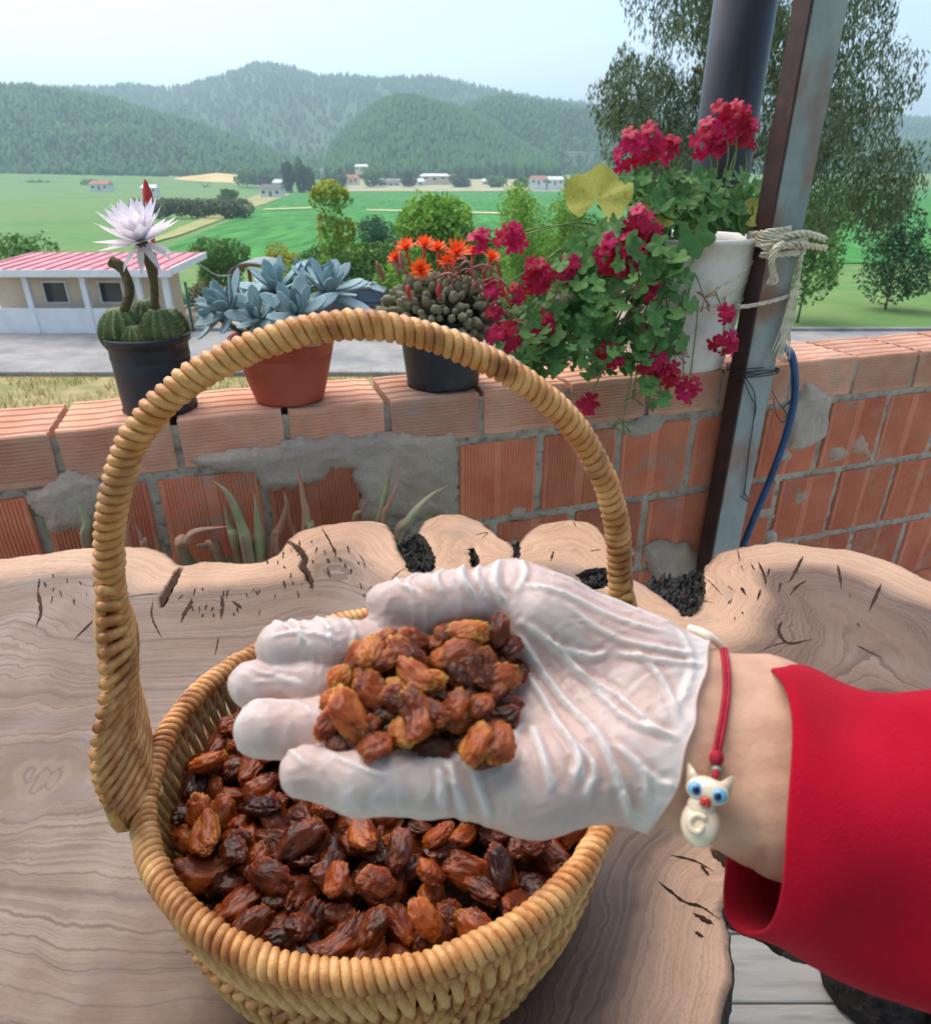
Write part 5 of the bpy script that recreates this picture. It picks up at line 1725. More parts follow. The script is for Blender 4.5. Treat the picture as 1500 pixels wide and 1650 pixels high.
# ================================================================ pots and plants on the wall
def onwall_top(u, v, depth=0.095):
    """point on the wall top seen at u, v (v is recomputed from the depth behind the front edge)"""
    return on_z(u, v, WTOP)
M['black_plastic'] = pm('black_plastic', S(34, 38, 46), S(46, 50, 58), 20, 0.5, bump=0.0003, bscale=80, spec=0.4, c3=S(66, 68, 72), s3=9, l3=0.58, h3=0.8)
M['terracotta'] = pm('terracotta_plastic', S(158, 66, 48), S(172, 78, 58), 10, 0.5, bump=0.0003, bscale=120, spec=0.35, c3=S(178, 92, 72), s3=5)
M['soil'] = pm('potting_soil', S(44, 34, 26), S(72, 58, 46), 60, 0.95, bump=0.004, bscale=120)
M['white_plastic'] = pm('dirty_white_plastic', S(216, 211, 203), S(230, 226, 219), 8, 0.5, bump=0.0003, bscale=60, c3=S(178, 166, 150), s3=16, l3=0.52, h3=0.8)

def pot(name, base, r0, r1, h, mat, label, cat='flower pot', lip=0.012, feet=False, band=None, group=None):
    t = empty(name, base, label, cat, group)
    prof = [(0.001, 0.006), (r0 * 0.9, 0.006), (r0 * 0.93, 0.0), (r0 * 0.985, 0.0), (r0, 0.004)]
    n = 8
    for k in range(1, n + 1):
        f = k / n
        prof.append((r0 + (r1 - r0) * f ** 0.9, 0.004 + (h - lip - 0.004) * f))
        if band and abs(f - band) < 0.5 / n:
            rr = r0 + (r1 - r0) * f ** 0.9
            prof += [(rr - 0.0014, 0.004 + (h - lip - 0.004) * f + 0.002), (rr + 0.0012, 0.004 + (h - lip - 0.004) * f + 0.004)]
    prof += [(r1 + 0.005, h - lip + 0.001), (r1 + 0.006, h - 0.002), (r1 + 0.004, h), (r1 + 0.001, h - 0.001), (r1 - 0.002, h - 0.004), (r1 * 0.965, h - 0.016), (r1 * 0.95, h - 0.022)]
    mb = MB(); mb.lathe(prof, base, 48); mb.f.pop() if False else None
    body = mb.build('body', mat, t)
    mb = MB(); mb.lathe([(0.001, h - 0.014), (r1 * 0.5, h - 0.012), (r1 * 0.955, h - 0.019)], base, 32); mb.build('soil', M['soil'], t)
    if feet:
        for k in range(6):
            a = 2 * math.pi * k / 6 + 0.3
            mb = MB(); mb.bevbox((base[0] + (r0 - 0.006) * math.cos(a), base[1] + (r0 - 0.006) * math.sin(a), base[2] + 0.004), (0.013, 0.030, 0.012), 0.002, a); mb.build('foot', mat, t)
    return t

# ---- positions: foot of each pot on the coping
def stand(u, s_back=0.095):
    """coping point at distance s_back behind the front edge, in picture column u (column of the pot foot)"""
    lo, hi = -2.5, 2.5
    for _ in range(60):
        mid = (lo + hi) / 2
        p = wp(mid, -s_back, 0.0) - CAM
        z = p[1] * cP - p[2] * sP
        uu = 750 + FPX * p[0] / z
        if uu < u: lo = mid
        else: hi = mid
    q = wp(mid, -s_back, 0.0); q[2] = WTOP + 0.0015
    return q
def pxsize(p, px):
    d = np.asarray(p) - CAM
    return px * (d[1] * cP - d[2] * sP) / FPX

P1 = stand(260, 0.085); P2 = stand(468, 0.078); P3 = stand(714, 0.085); P4 = stand(1078, 0.10)
pot('flower_pot', P1, pxsize(P1, 55), pxsize(P1, 58), 0.140, M['black_plastic'], 'black plastic pot of ribbed cactus at the left end of the row', lip=0.014, feet=True, band=0.78)
pot('flower_pot', P2, pxsize(P2, 54), pxsize(P2, 78), 0.126, M['terracotta'], 'terracotta-coloured plastic pot of blue-grey succulent', lip=0.010, band=0.72)
pot('flower_pot', P3, pxsize(P3, 57), pxsize(P3, 67), 0.142, M['black_plastic'], 'black plastic pot of peanut cactus with orange flowers', lip=0.012, feet=True)

# moulded recycling-like ring on the third pot is only a scuffed stamp: left as a small ridge
# ---------------------------------------------------------------- ribbed cactus with white flower
M['cactus'] = pm('cactus_skin', S(62, 88, 52), S(88, 112, 66), 40, 0.6, c3=S(112, 116, 76), s3=20)
M['spine'] = pm('cactus_spines', S(176, 150, 108), S(206, 184, 140), 50, 0.7)
def top_of(P, h): return np.array([P[0], P[1], P[2] + h])
ct = top_of(P1, 0.124)
cac = empty('ribbed_cactus', ct, 'clump of ribbed green cactus heads with a white flower and dark stems', 'cactus')
def cactus_head(c, r, h, ribs=13):
    V = []; F = []; seg = ribs * 4; rings = 12
    sp = MB()
    for i in range(rings + 1):
        t = i / rings
        z = h * t
        rr = r * math.sin(math.pi * (0.18 + 0.80 * t)) ** 0.7 if t < 1 else 0.0
        rr *= 1 - 0.15 * max(0, t - 0.8)
        for k in range(seg):
            w = 2 * math.pi * k / seg
            rib = 1 + 0.13 * math.cos(ribs * w)
            V.append((c[0] + rr * rib * math.cos(w), c[1] + rr * rib * math.sin(w), c[2] + z * (1 - (0.06 if t > 0.97 else 0))))
    for i in range(rings):
        for k in range(seg):
            l = (k + 1) % seg
            F.append((i * seg + k, i * seg + l, (i + 1) * seg + l, (i + 1) * seg + k))
    for q in range(ribs):
        w = 2 * math.pi * q / ribs
        for i in range(2, rings):
            t = i / rings
            rr = r * math.sin(math.pi * (0.18 + 0.80 * t)) ** 0.7 * 1.13
            b = np.array([c[0] + rr * math.cos(w), c[1] + rr * math.sin(w), c[2] + h * t])
            for s_ in range(4):
                d = np.array([math.cos(w) + random.uniform(-.8, .8), math.sin(w) + random.uniform(-.8, .8), random.uniform(-.3, .9)])
                d /= np.linalg.norm(d)
                e = np.cross(d, [0.3, 0.5, 0.8]); e /= np.linalg.norm(e)
                L = random.uniform(0.005, 0.010)
                sp.add([b + e * 0.0005, b - e * 0.0005, b + d * L], [(0, 1, 2)])
    mb = MB(); mb.add(V, F)
    hd_ = mb.build('cactus_head', M['cactus'], cac)
    link('spines', sp.mesh('spines', False, org_of(hd_)), M['spine'], hd_)
r1 = pxsize(P1, 66)
for (dx, dy, r, h) in [(-0.034, -0.016, 0.038, 0.082), (0.034, -0.014, 0.034, 0.080), (-0.002, -0.042, 0.024, 0.054), (-0.005, 0.030, 0.034, 0.090), (0.038, 0.032, 0.026, 0.072), (-0.042, 0.034, 0.026, 0.078)]:
    cactus_head(ct + np.array([dx, dy, -0.012]), r, h)
M['petal_white'] = pm('white_petal', S(236, 228, 236), S(246, 242, 246), 30, 0.5, c3=S(206, 186, 216), s3=14, translucent=0.35)
M['stem_brown'] = pm('flower_tube', S(74, 66, 50), S(104, 96, 62), 120, 0.85, bump=0.002, bscale=200)
M['bud_red'] = pm('red_bud', S(176, 44, 48), S(200, 70, 70), 60, 0.6)
def pz(u, v, P):                     # point at the pot's distance in the vertical plane facing the camera
    return on_y(u, v, P[1])
def petal(L, w, cup, n=7, tipw=0.1):
    """pointed petal along +x, normal +z"""
    V = []; F = []
    for i in range(n):
        t = i / (n - 1)
        ww = w * (math.sin(math.pi * (0.12 + 0.88 * t) ** 0.9)) if i < n - 1 else 0.0004
        z = cup * t * t * L
        for s_ in (-1, 0, 1):
            V.append((t * L, s_ * ww / 2, z + (0.12 * ww if s_ else 0)))
    for i in range(n - 1):
        for s_ in range(2):
            a = i * 3 + s_
            F.append((a, a + 3, a + 4, a + 1))
    return V, F
def frame(axis):
    z = np.asarray(axis, float); z /= np.linalg.norm(z)
    x = np.cross([0.2, 1, 0.1], z); x /= np.linalg.norm(x)
    y = np.cross(z, x)
    return x, y, z
def flower(parent, c, axis, L, layers, mat, name='flower', org=None):
    x, y, z = frame(axis)
    fl = empty(name, np.asarray(c) - org_of(parent)); fl.parent = parent
    for (npet, el, ln, w, cup) in layers:
        me = MB(); V, F = petal(L * ln, w, cup); me.add(V, F)
        pm_ = me.mesh('petal'); pm_.materials.append(mat)
        for k in range(npet):
            a = 2 * math.pi * (k + random.uniform(-.15, .15)) / npet + el * 3
            e = el + random.uniform(-.12, .12)
            d = (x * math.cos(a) + y * math.sin(a)) * math.cos(e) + z * math.sin(e)
            sd_ = np.cross(z, d); sd_ /= max(np.linalg.norm(sd_), 1e-6)
            nn_ = np.cross(d, sd_)
            o = link('petal', pm_, None, fl)
            o.matrix_local = Matrix(np.vstack([np.c_[np.stack([d, sd_, nn_], 1), [0, 0, 0]], [0, 0, 0, 1]]).tolist())
    return fl
fc = pz(232, 388, P1) + np.array([0, -0.01, 0])
fb = ct + np.array([0.030, -0.012, 0.06])
mb = MB(); mb.tube(bez([fb, fb + (fc - fb) * 0.5 + np.array([0.008, 0, 0.0]), fc], 8), [0.007] * 8 + [0.008] * 8 + [0.012], 9); mb.build('flower_tube', M['stem_brown'], cac)
flower(cac, fc, (-0.10, -0.30, 0.95), 0.078, [(12, 0.15, 0.98, 0.022, 0.10), (12, 0.62, 1.0, 0.026, 0.12), (10, 1.0, 0.9, 0.026, 0.1), (10, -0.45, 0.78, 0.014, -0.2)], M['petal_white'])
mb = MB()
for k in range(26):
    a = random.uniform(0, 6.3); d = np.array([math.cos(a) * .35, math.sin(a) * .35 - 0.2, 0.9]); mb.tube([fc, fc + d * 0.035], 0.0006, 4)
mb.build('stamens', pm('pale_stamens', S(226, 220, 170), None, 10, 0.6), cac)
g0 = ct + np.array([-0.022, -0.020, 0.06]); g1 = pz(196, 432, P1)
mb = MB(); mb.tube(bez([g0, (g0 + g1) / 2 + np.array([0.012, 0, 0]), g1, pz(178, 420, P1)], 8), [0.008] * 16 + [0.010] * 9, 9); mb.build('flower_tube', M['stem_brown'], cac)
b0 = pz(222, 335, P1) + np.array([0, 0.06, 0]); 
mb = MB(); mb.tube(bez([pz(226, 430, P1) + np.array([0, .06, -.02]), pz(218, 345, P1) + np.array([0, .06, 0]), pz(214, 315, P1) + np.array([0, .06, 0]), pz(209, 288, P1) + np.array([0, .06, 0])], 7), [0.004] * 7 + [0.005] * 3 + [0.0085] * 6 + [0.007, 0.006, 0.005, 0.004, 0.003, 0.001], 9); mb.build('bud', M['bud_red'], cac)

# ---------------------------------------------------------------- blue-grey succulent rosettes
M['ghost'] = pm('succulent_leaf', S(124, 154, 162), S(146, 176, 182), 26, 0.6, bump=0.0004, bscale=80, rnd=0.12, c3=S(150, 158, 158), s3=14, sss=0.1, sssr=(.4, .8, .7), sssd=0.004)
def thick_leaf(L, w, th):
    V = []; F = []; n = 9; seg = 10
    for i in range(n):
        t = i / (n - 1)
        ww = w * 0.5 * (0.42 + 0.58 * math.sin(math.pi * min(1, t / 0.62) / 2) ** 1.2) * (1 if t < 0.62 else math.cos((t - 0.62) / 0.38 * math.pi / 2) ** 0.62)
        if i == n - 1: ww = 0.0006
        hh = th * 0.5 * (1 - 0.5 * t) * min(1, ww / (w * 0.25))
        for k in range(seg):
            a = 2 * math.pi * k / seg
            V.append((t * L, ww * math.cos(a), hh * math.sin(a) * (0.45 if math.sin(a) > 0 else 1.2) + 0.16 * L * t * t + (0.18 * abs(ww * math.cos(a)))))
    for i in range(n - 1):
        for k in range(seg):
            l = (k + 1) % seg
            F.append((i * seg + k, i * seg + l, (i + 1) * seg + l, (i + 1) * seg + k))
    F.append(tuple(range(seg))[::-1])
    mb = MB(); mb.add(V, F); me = mb.mesh('leaf'); me.materials.append(M['ghost']); return me
GL = [thick_leaf(1.0, 0.42, 0.16), thick_leaf(1.0, 0.36, 0.15)]
st_ = top_of(P2, 0.112)
suc = empty('succulent', st_, 'blue-grey rosette succulent spilling over the terracotta pot', 'succulent')
M['suc_stem'] = pm('succulent_stem', S(96, 104, 92), S(126, 128, 112), 60, 0.8)
def rosette(u, v, dy, axis, L, n):
    c = on_y(u - 22, v - 14, P2[1] + dy)
    x, y, z = frame(axis)
    ro = empty('rosette', c - st_); ro.parent = suc
    for k in range(n):
        f = k / (n - 1)
        a = k * 2.399963 + random.uniform(-.1, .1)
        e = R_(-8 + 82 * f ** 1.15) + random.uniform(-.08, .08)
        d = (x * math.cos(a) + y * math.sin(a)) * math.cos(e) + z * math.sin(e)
        s_ = np.cross(z, d); s_ /= np.linalg.norm(s_); nn_ = np.cross(d, s_)
        sc_ = L * 1.12 * (1.0 - 0.42 * f) * random.uniform(.9, 1.08)
        o = link('leaf', GL[k % 2], None, ro)
        o.matrix_local = Matrix(np.vstack([np.c_[np.stack([d, s_, nn_], 1) * sc_, d * 0.004], [0, 0, 0, 1]]).tolist())
    b = st_ + np.array([random.uniform(-.02, .02), random.uniform(-.02, .02), -0.015])
    mb = MB(); mb.tube(bez([b, (b + c) / 2 + np.array([0, 0, -0.008]), c], 6), 0.0055, 8); mb.build('stem', M['suc_stem'], suc)
for a in [(392, 512, -0.045, (-0.55, -0.55, 0.65), 0.072, 16), (438, 528, -0.085, (-0.1, -0.75, 0.65), 0.058, 15), (468, 480, 0.02, (-0.15, -0.35, 0.93), 0.075, 18), (502, 520, -0.07, (0.15, -0.65, 0.75), 0.074, 17),
          (548, 482, 0.01, (0.35, -0.25, 0.9), 0.078, 18), (430, 505, 0.05, (-0.3, 0.2, 0.9), 0.06, 13), (520, 470, 0.07, (0.1, 0.3, 0.9), 0.062, 14), (372, 525, -0.02, (-0.75, -0.35, 0.35), 0.055, 12)]:
    rosette(*a)
o = link('leaf', GL[0], None, suc); o.location = on_y(498, 556, P2[1] - 0.09) - st_; o.scale = (0.02,) * 3; o.rotation_euler = (0.3, 0.2, 0.3)

# ---------------------------------------------------------------- peanut cactus
M['peanut'] = pm('peanut_cactus_skin', S(134, 136, 106), S(162, 160, 130), 130, 0.8, bump=0.0012, bscale=420, c3=S(160, 152, 130), s3=260, rnd=0.15, l3=0.48, h3=0.62)
M['orange'] = pm('orange_petal', S(240, 88, 30), S(246, 122, 56), 40, 0.5, translucent=0.25)
M['pink_stem'] = pm('red_grey_shoot', S(150, 78, 76), S(176, 130, 120), 60, 0.75)
kt = top_of(P3, 0.13)
pcx = empty('peanut_cactus', kt, 'dense cluster of small grey-green cactus stems with orange flowers', 'cactus')
def finger_mesh(seed):
    V = []; F = []; seg = 14; rings = 9
    r = random.Random(seed)
    for i in range(rings + 1):
        t = i / rings
        rr = 0.5 * math.sin(math.pi * (0.10 + 0.90 * t)) ** 0.6 if i < rings else 0.001
        for k in range(seg):
            a = 2 * math.pi * k / seg
            rib = 1 + 0.09 * math.cos(7 * a)
            V.append((rr * rib * math.cos(a), rr * rib * math.sin(a), t * 1.7 + r.uniform(-.02, .02)))
    for i in range(rings):
        for k in range(seg):
            l = (k + 1) % seg
            F.append((i * seg + k, i * seg + l, (i + 1) * seg + l, (i + 1) * seg + k))
    sp = []
    mb = MB(); mb.add(V, F); me = mb.mesh('stem'); me.materials.append(M['peanut']); return me
FM = [finger_mesh(s) for s in range(4)]
kc = kt + np.array([-0.004, -0.004, -0.004])
cnt_ = 0
pts = []
tries = 0
while len(pts) < 190 and tries < 9000:
    tries += 1
    a = random.uniform(0, 6.283); e = math.asin(random.uniform(-0.42, 1.0))
    d = np.array([math.cos(a) * math.cos(e), math.sin(a) * math.cos(e), math.sin(e)])
    if d[1] > 0.55: continue
    p = kc + d * np.array([0.118, 0.100, 0.078]) * random.uniform(0.86, 1.02) + np.array([0, 0, 0.012])
    if all(np.linalg.norm(p - q) > 0.0125 for q, _ in pts): pts.append((p, d))
for k, (p, d) in enumerate(pts):
    ax = d * np.array([1, 1, 0.6]) + np.array([random.uniform(-.3, .3), random.uniform(-.3, .3), 0.25 + random.uniform(-.3, .3)])
    x, y, z = frame(ax)
    s_ = random.uniform(0.013, 0.019)
    o = link('stem', FM[k % 4], None, pcx)
    o.matrix_local = Matrix(np.vstack([np.c_[np.stack([x, y, z], 1) * s_, p - kt - d * 0.008], [0, 0, 0, 1]]).tolist())
mb = MB(); mb.lathe([(0.06, -0.03), (0.088, -0.005), (0.090, 0.03), (0.06, 0.06), (0.001, 0.072)], kc, 24, 1, 0.85); mb.build('core', M['soil'], pcx)
for (u, v, dy, ax, L) in [(655, 402, -0.02, (-.15, -.25, 1), 0.028), (684, 398, 0.0, (.1, -.2, 1), 0.028), (735, 408, -0.04, (.25, -.5, .9), 0.033), (678, 436, -0.09, (-.05, -.85, .6), 0.026), (790, 418, 0.01, (.4, -.1, 1), 0.026), (762, 410, 0.03, (0.1, 0, 1), 0.024), (705, 404, 0.02, (0, -.2, 1), 0.026), (640, 418, -0.02, (-.5, -.3, .8), 0.022), (720, 425, -0.05, (.1, -.6, .8), 0.022)]:
    c = on_y(u, v, P3[1] + dy)
    flower(pcx, c, ax, L, [(10, 0.25, 1, 0.0085, 0.1), (10, 0.75, 1, 0.009, 0.1), (7, 1.15, 0.8, 0.008, 0.1)], M['orange'])
    z = np.array(ax) / np.linalg.norm(ax)
    mb = MB(); mb.tube(bez([c - z * 0.04 + np.array([0, 0.012, 0]), c - z * 0.018, c], 5), [0.003] * 5 + [0.0035] * 5 + [0.006], 8); mb.build('flower_tube', pm('flower_tube_orange', S(206, 120, 92), S(190, 96, 72), 40, 0.7), pcx)
for (u, v, dy, du, dv) in [(648, 425, -0.06, -4, -22), (614, 440, -0.02, -8, -20), (706, 470, -0.1, 2, -14), (640, 430, -0.02, -4, -20), (658, 470, -0.1, 0, -12)]:
    mb = MB(); mb.tube(bez([on_y(u + 4, v + 14, P3[1] + dy), on_y(u, v, P3[1] + dy), on_y(u + du, v + dv, P3[1] + dy)], 5), [0.003] * 4 + [0.0048] * 4 + [0.004, 0.003, 0.001], 8); mb.build('bud', M['bud_red'] if v > 450 else M['pink_stem'], pcx)
for k in range(15):
    u0 = random.uniform(700, 790); v0 = random.uniform(425, 465)
    u1 = u0 + random.uniform(10, 60); v1 = v0 + random.uniform(-5, 55)
    dy = random.uniform(-0.09, 0.0)
    mb = MB(); mb.tube(bez([on_y(u0, v0, P3[1] + dy), on_y((u0 + u1) / 2, min(v0, v1) - 8, P3[1] + dy - 0.01), on_y(u1, v1, P3[1] + dy)], 5), [0.0024] * 10 + [0.001], 6)
    mb.build('shoot', M['pink_stem'] if k % 5 else M['bud_red'], pcx)

# ================================================================ aloes between table and wall
M['aloe'] = pm('aloe_leaf', S(146, 152, 116), S(172, 172, 138), 18, 0.55, c3=S(142, 96, 90), s3=9, l3=0.45, h3=0.62)
M['aloe_red'] = pm('aloe_leaf_red', S(170, 120, 102), S(188, 144, 124), 16, 0.6, c3=S(112, 112, 86), s3=9)
def aloe(label, base_uv, leaves, d):
    b0 = on_plane(base_uv[0], base_uv[1], W0 + WN * d, WN)
    t = empty('aloe_plant', (b0[0], b0[1], 0.012), label, 'aloe')
    mbp = MB(); mbp.lathe([(0.07, 0.0), (0.075, 0.01), (0.10, 0.22), (0.106, 0.24), (0.098, 0.24), (0.09, 0.22), (0.001, 0.215)], (b0[0], b0[1], 0.012), 24); mbp.build('pot', M['terracotta'], t)
    root = np.array([b0[0], b0[1], 0.24])
    for (pl, w, red) in leaves:
        P = [on_plane(u, v, W0 + WN * (d + dd), WN) for u, v, dd in pl]
        P = [root + (P[0] - root) * 0.15] + P
        C = bez(P, 7)
        n = len(C)
        rr = [max(0.0008, w * 0.0021 * (1 - (i / (n - 1)) ** 1.8)) for i in range(n)]
        mb = MB(); mb.tube(C, rr, 8, flat=0.62)
        mb.build('leaf', M['aloe_red'] if red else M['aloe'], t)
aloe('green aloe with curling reddish leaves behind the left of the table', (405, 930), [
    ([(420, 900, 0), (416, 850, 0), (410, 795, .0)], 12, 0), ([(400, 895, .02), (390, 850, .02), (370, 800, .03), (345, 775, .03)], 9, 0), ([(440, 895, 0), (452, 850, -.01), (462, 815, 0), (455, 790, .0)], 7, 1),
    ([(300, 900, .02), (302, 870, .03), (320, 855, .04), (372, 848, .05)], 8, 1), ([(385, 895, -.01), (370, 850, -.02), (362, 815, -.02)], 9, 0), ([(475, 890, -.01), (468, 840, -.02), (460, 790, -.02)], 6, 1),
    ([(490, 870, .0), (488, 800, .0), (477, 742, .0)], 8, 1), ([(497, 870, .02), (497, 845, .02), (494, 820, .02)], 6, 0), ([(350, 900, .02), (330, 880, .02), (312, 880, .03)], 5, 1), ([(360, 900, -.02), (338, 850, -.02), (330, 820, -.02)], 4, 1), ([(445, 890, .02), (440, 860, .03), (455, 840, .03)], 4, 1)], 0.075)
aloe('sparse aloe with slim leaves rising behind the black bark gap', (640, 930), [
    ([(612, 870, 0), (615, 820, 0), (625, 775, 0), (632, 738, 0)], 8, 0), ([(618, 860, .01), (628, 810, .01), (640, 780, .01), (643, 736, .01)], 5, 1), ([(640, 880, .02), (658, 838, .03), (690, 802, .03), (722, 782, .03)], 9, 0), ([(575, 860, 0), (584, 822, 0), (597, 795, 0)], 6, 1)], 0.075)
aloe('small withered aloe behind the far left of the table', (222, 930), [([(236, 900, 0), (228, 870, 0), (216, 840, 0)], 6, 1), ([(215, 900, 0), (205, 860, 0), (214, 828, 0)], 4, 1), ([(150, 900, 0), (140, 840, 0), (120, 800, 0)], 8, 0), ([(170, 900, 0), (172, 850, 0), (180, 810, 0)], 7, 0)], 0.07)
# ================================================================ post, rope, wire, hose, pipe
M['steel_dark'] = pm('dark_primer_steel', S(58, 40, 38), S(74, 54, 50), 14, 0.6, bump=0.0008, bscale=60, c3=S(96, 60, 48), s3=22, l3=0.58, h3=0.75)
M['steel_grey'] = pm('weathered_blue_grey_steel', S(134, 144, 146), S(162, 168, 164), 9, 0.65, bump=0.0012, bscale=70, c3=S(146, 100, 78), s3=5.5, detail=9, stretch=(1, 1, 0.6), l3=0.52, h3=0.64)
pa = on_plane(1150, 868, W0 + WN * 0.045, WN)
PW, PD = 0.082, 0.045
# front-left corner column traced along the post
ppt = [on_plane(u, v, W0 + WN * 0.06, WN) for u, v in [(1290, 100), (1190, 600), (1163, 870)]]
sx_ = np.mean([np.dot(p - W0, WT) for p in ppt])
pc = wp(sx_ + PW / 2, 0.06 - PD / 2, 0); pc[2] = 0
post = empty('roof_post', pc, 'rusty grey steel roof post with dark brown side beside the bucket', 'post')
HT = 2.45
mb = MB(); mb.bevbox((pc[0], pc[1], HT / 2 + 0.008), (PW, PD, HT), 0.003, WA); mb.build('steel_tube', M['steel_grey'], post, False)
q = wp(sx_ - 0.0035, 0.06 - PD / 2 + 0.001, 0)
mb = MB(); mb.bevbox((q[0], q[1], HT / 2 + 0.008), (0.006, PD + 0.006, HT - 0.006), 0.002, WA); mb.build('side_plate', M['steel_dark'], post, False)
mb = MB(); mb.bevbox((pc[0], pc[1], 0.014), (0.16, 0.13, 0.012), 0.002, WA); mb.build('base_plate', M['steel_dark'], post, False)

# unseen terrace roof added above the picture, its sheet sized to shade the foreground
M['roof_sheet'] = pm('galvanised_sheet', S(150, 150, 150), S(170, 170, 168), 4, 0.5, c3=S(128, 112, 98), s3=2)
rf = empty('shade_roof', (0, 0, 2.45), 'unseen corrugated sheet roof on timber beams, added to shade the terrace', 'roof')
nx = 240
xs = np.linspace(-2.4, 2.9, nx)
V = []; F = []
for y, z in ((-2.6, 2.82), (0.10, 2.645)):
    for x in xs: V.append((x, y, z + 0.018 * math.sin(x * 2 * math.pi / 0.076)))
V += [(a, b, c - 0.003) for a, b, c in V]
for i in range(nx - 1):
    F.append((i, i + 1, nx + i + 1, nx + i)); F.append((2 * nx + i, 3 * nx + i, 3 * nx + i + 1, 2 * nx + i + 1))
mb = MB(); mb.add(V, F); mb.build('sheet', M['roof_sheet'], rf)
for y, z in ((1.25, 2.50), (0.0, 2.575), (-2.5, 2.745)):
    mb = MB(); mb.bevbox((0.25, y, z), (5.2, 0.06, 0.08), 0.004); mb.build('beam', pm('roof_timber', S(130, 96, 66), S(154, 118, 84), 6, 0.8, stretch=(.2, 2, 2)), rf, False)
for x in (-2.0, 2.4):
    mb = MB(); mb.bevbox((x, -2.5, 1.35), (0.08, 0.08, 2.68), 0.004); mb.build('rear_post', M['steel_grey'], rf, False)

# ---- black pipe behind the bucket
pb = on_y(1172, 200, 2.02)
mb = MB(); mb.tube([(pb[0], pb[1], GZ), (pb[0], pb[1], 1.0), (pb[0], pb[1], 3.2)], 0.0745, 40)
pipe = empty('drain_pipe', (pb[0], pb[1], GZ), 'thick black round pipe standing upright behind the geraniums', 'pipe')
mb.build('pipe_wall', pm('black_pipe', S(26, 27, 33), S(36, 37, 44), 8, 0.38, spec=0.4, c3=S(52, 54, 60), s3=12, stretch=(1, 1, .3)), pipe)
mb = MB(); mb.lathe([(0.076, 0), (0.084, 0.004), (0.084, 0.05), (0.076, 0.054)], (pb[0], pb[1], 0.3), 40); mb.build('collar', bpy.data.materials['black_pipe'], pipe)

# ---- rope: cream twine round post and bucket
M['twine'] = pm('cream_twine', S(214, 204, 178), S(232, 226, 206), 120, 0.9, bump=0.001, bscale=500, c3=S(190, 178, 150), s3=60)
fz = 0.064
def pw(u, v, d=fz): return on_plane(u, v, W0 + WN * d, WN)
rope = empty('twine', pw(1250, 470), 'cream twine tying the white bucket to the steel post', 'rope')
def strand(P, r=0.0028, n=8, strands=3, tw=0.05, nm='strand', amp=1.0):
    C = np.array(bez(P, n))
    mb = MB()
    L = np.r_[0, np.cumsum(np.linalg.norm(np.diff(C, axis=0), axis=1))]
    for s_ in range(strands):
        Q = []
        for i, c in enumerate(C):
            t = C[min(i + 1, len(C) - 1)] - C[max(i - 1, 0)]; t /= max(np.linalg.norm(t), 1e-9)
            a = np.cross(t, [0.3, 1, 0.2]); a /= np.linalg.norm(a); b = np.cross(t, a)
            w = 2 * math.pi * (L[i] / tw + s_ / strands)
            Q.append(c + (a * math.cos(w) + b * math.sin(w)) * r * amp)
        mb.tube(Q, r * 0.75, 5)
    return mb.build(nm, M['twine'], rope)
# wraps round the post
def around(z0, z1, k):
    c = np.array([pc[0], pc[1], 0]); a = WT * (PW / 2 + 0.006); b = WN * (PD / 2 + 0.006)
    P = []
    for i, (sa, sb) in enumerate([(-1, 1), (0, 1.05), (1, 1), (1.05, 0), (1, -1), (0, -1.05), (-1.12, -1), (-1.15, 0), (-1.1, 1), (0, 1.08)]):
        P.append(c + a * sa + b * sb + np.array([0, 0, z0 + (z1 - z0) * i / 9 + random.uniform(-.003, .003)]))
    return P
zt = pw(1225, 405)[2]; ztr = pw(1300, 385)[2]
for k in range(5):
    strand(around(zt - 0.012 + k * 0.007, zt + 0.018 + k * 0.006, k), 0.0032, 7, 3)
strand([pw(1228, 400), pw(1250, 385, .07), pw(1275, 378, .074), pw(1300, 376, .07), pw(1330, 385, .06)], 0.0042)
strand([pw(1226, 412), pw(1255, 398, .072), pw(1280, 392, .076), pw(1300, 395, .07), pw(1330, 400, .05)], 0.0042)
# knot and hanging frayed tail
strand([pw(1262, 392, .078), pw(1250, 400, .088), pw(1243, 420, .084), pw(1245, 445, .078), pw(1238, 458, .074)], 0.0042, 8, 4)
strand([pw(1240, 455, .074), pw(1250, 452, .08), pw(1246, 440, .082)], 0.0036, 8, 3)
strand([pw(1300, 390, .07), pw(1290, 415, .074), pw(1286, 440, .072), pw(1284, 458, .07)], 0.0032)
for k in range(16):
    o_ = random.uniform(-7, 7); e_ = random.uniform(-9, 9)
    strand([pw(1284 + o_ * .3, 452, .072), pw(1276 + o_, 490, .074), pw(1266 + o_ * 1.2, 530, .074), pw(1258 + o_ + e_, 568 + random.uniform(-5, 18), .074)], 0.0011, 6, 2, amp=0.7)
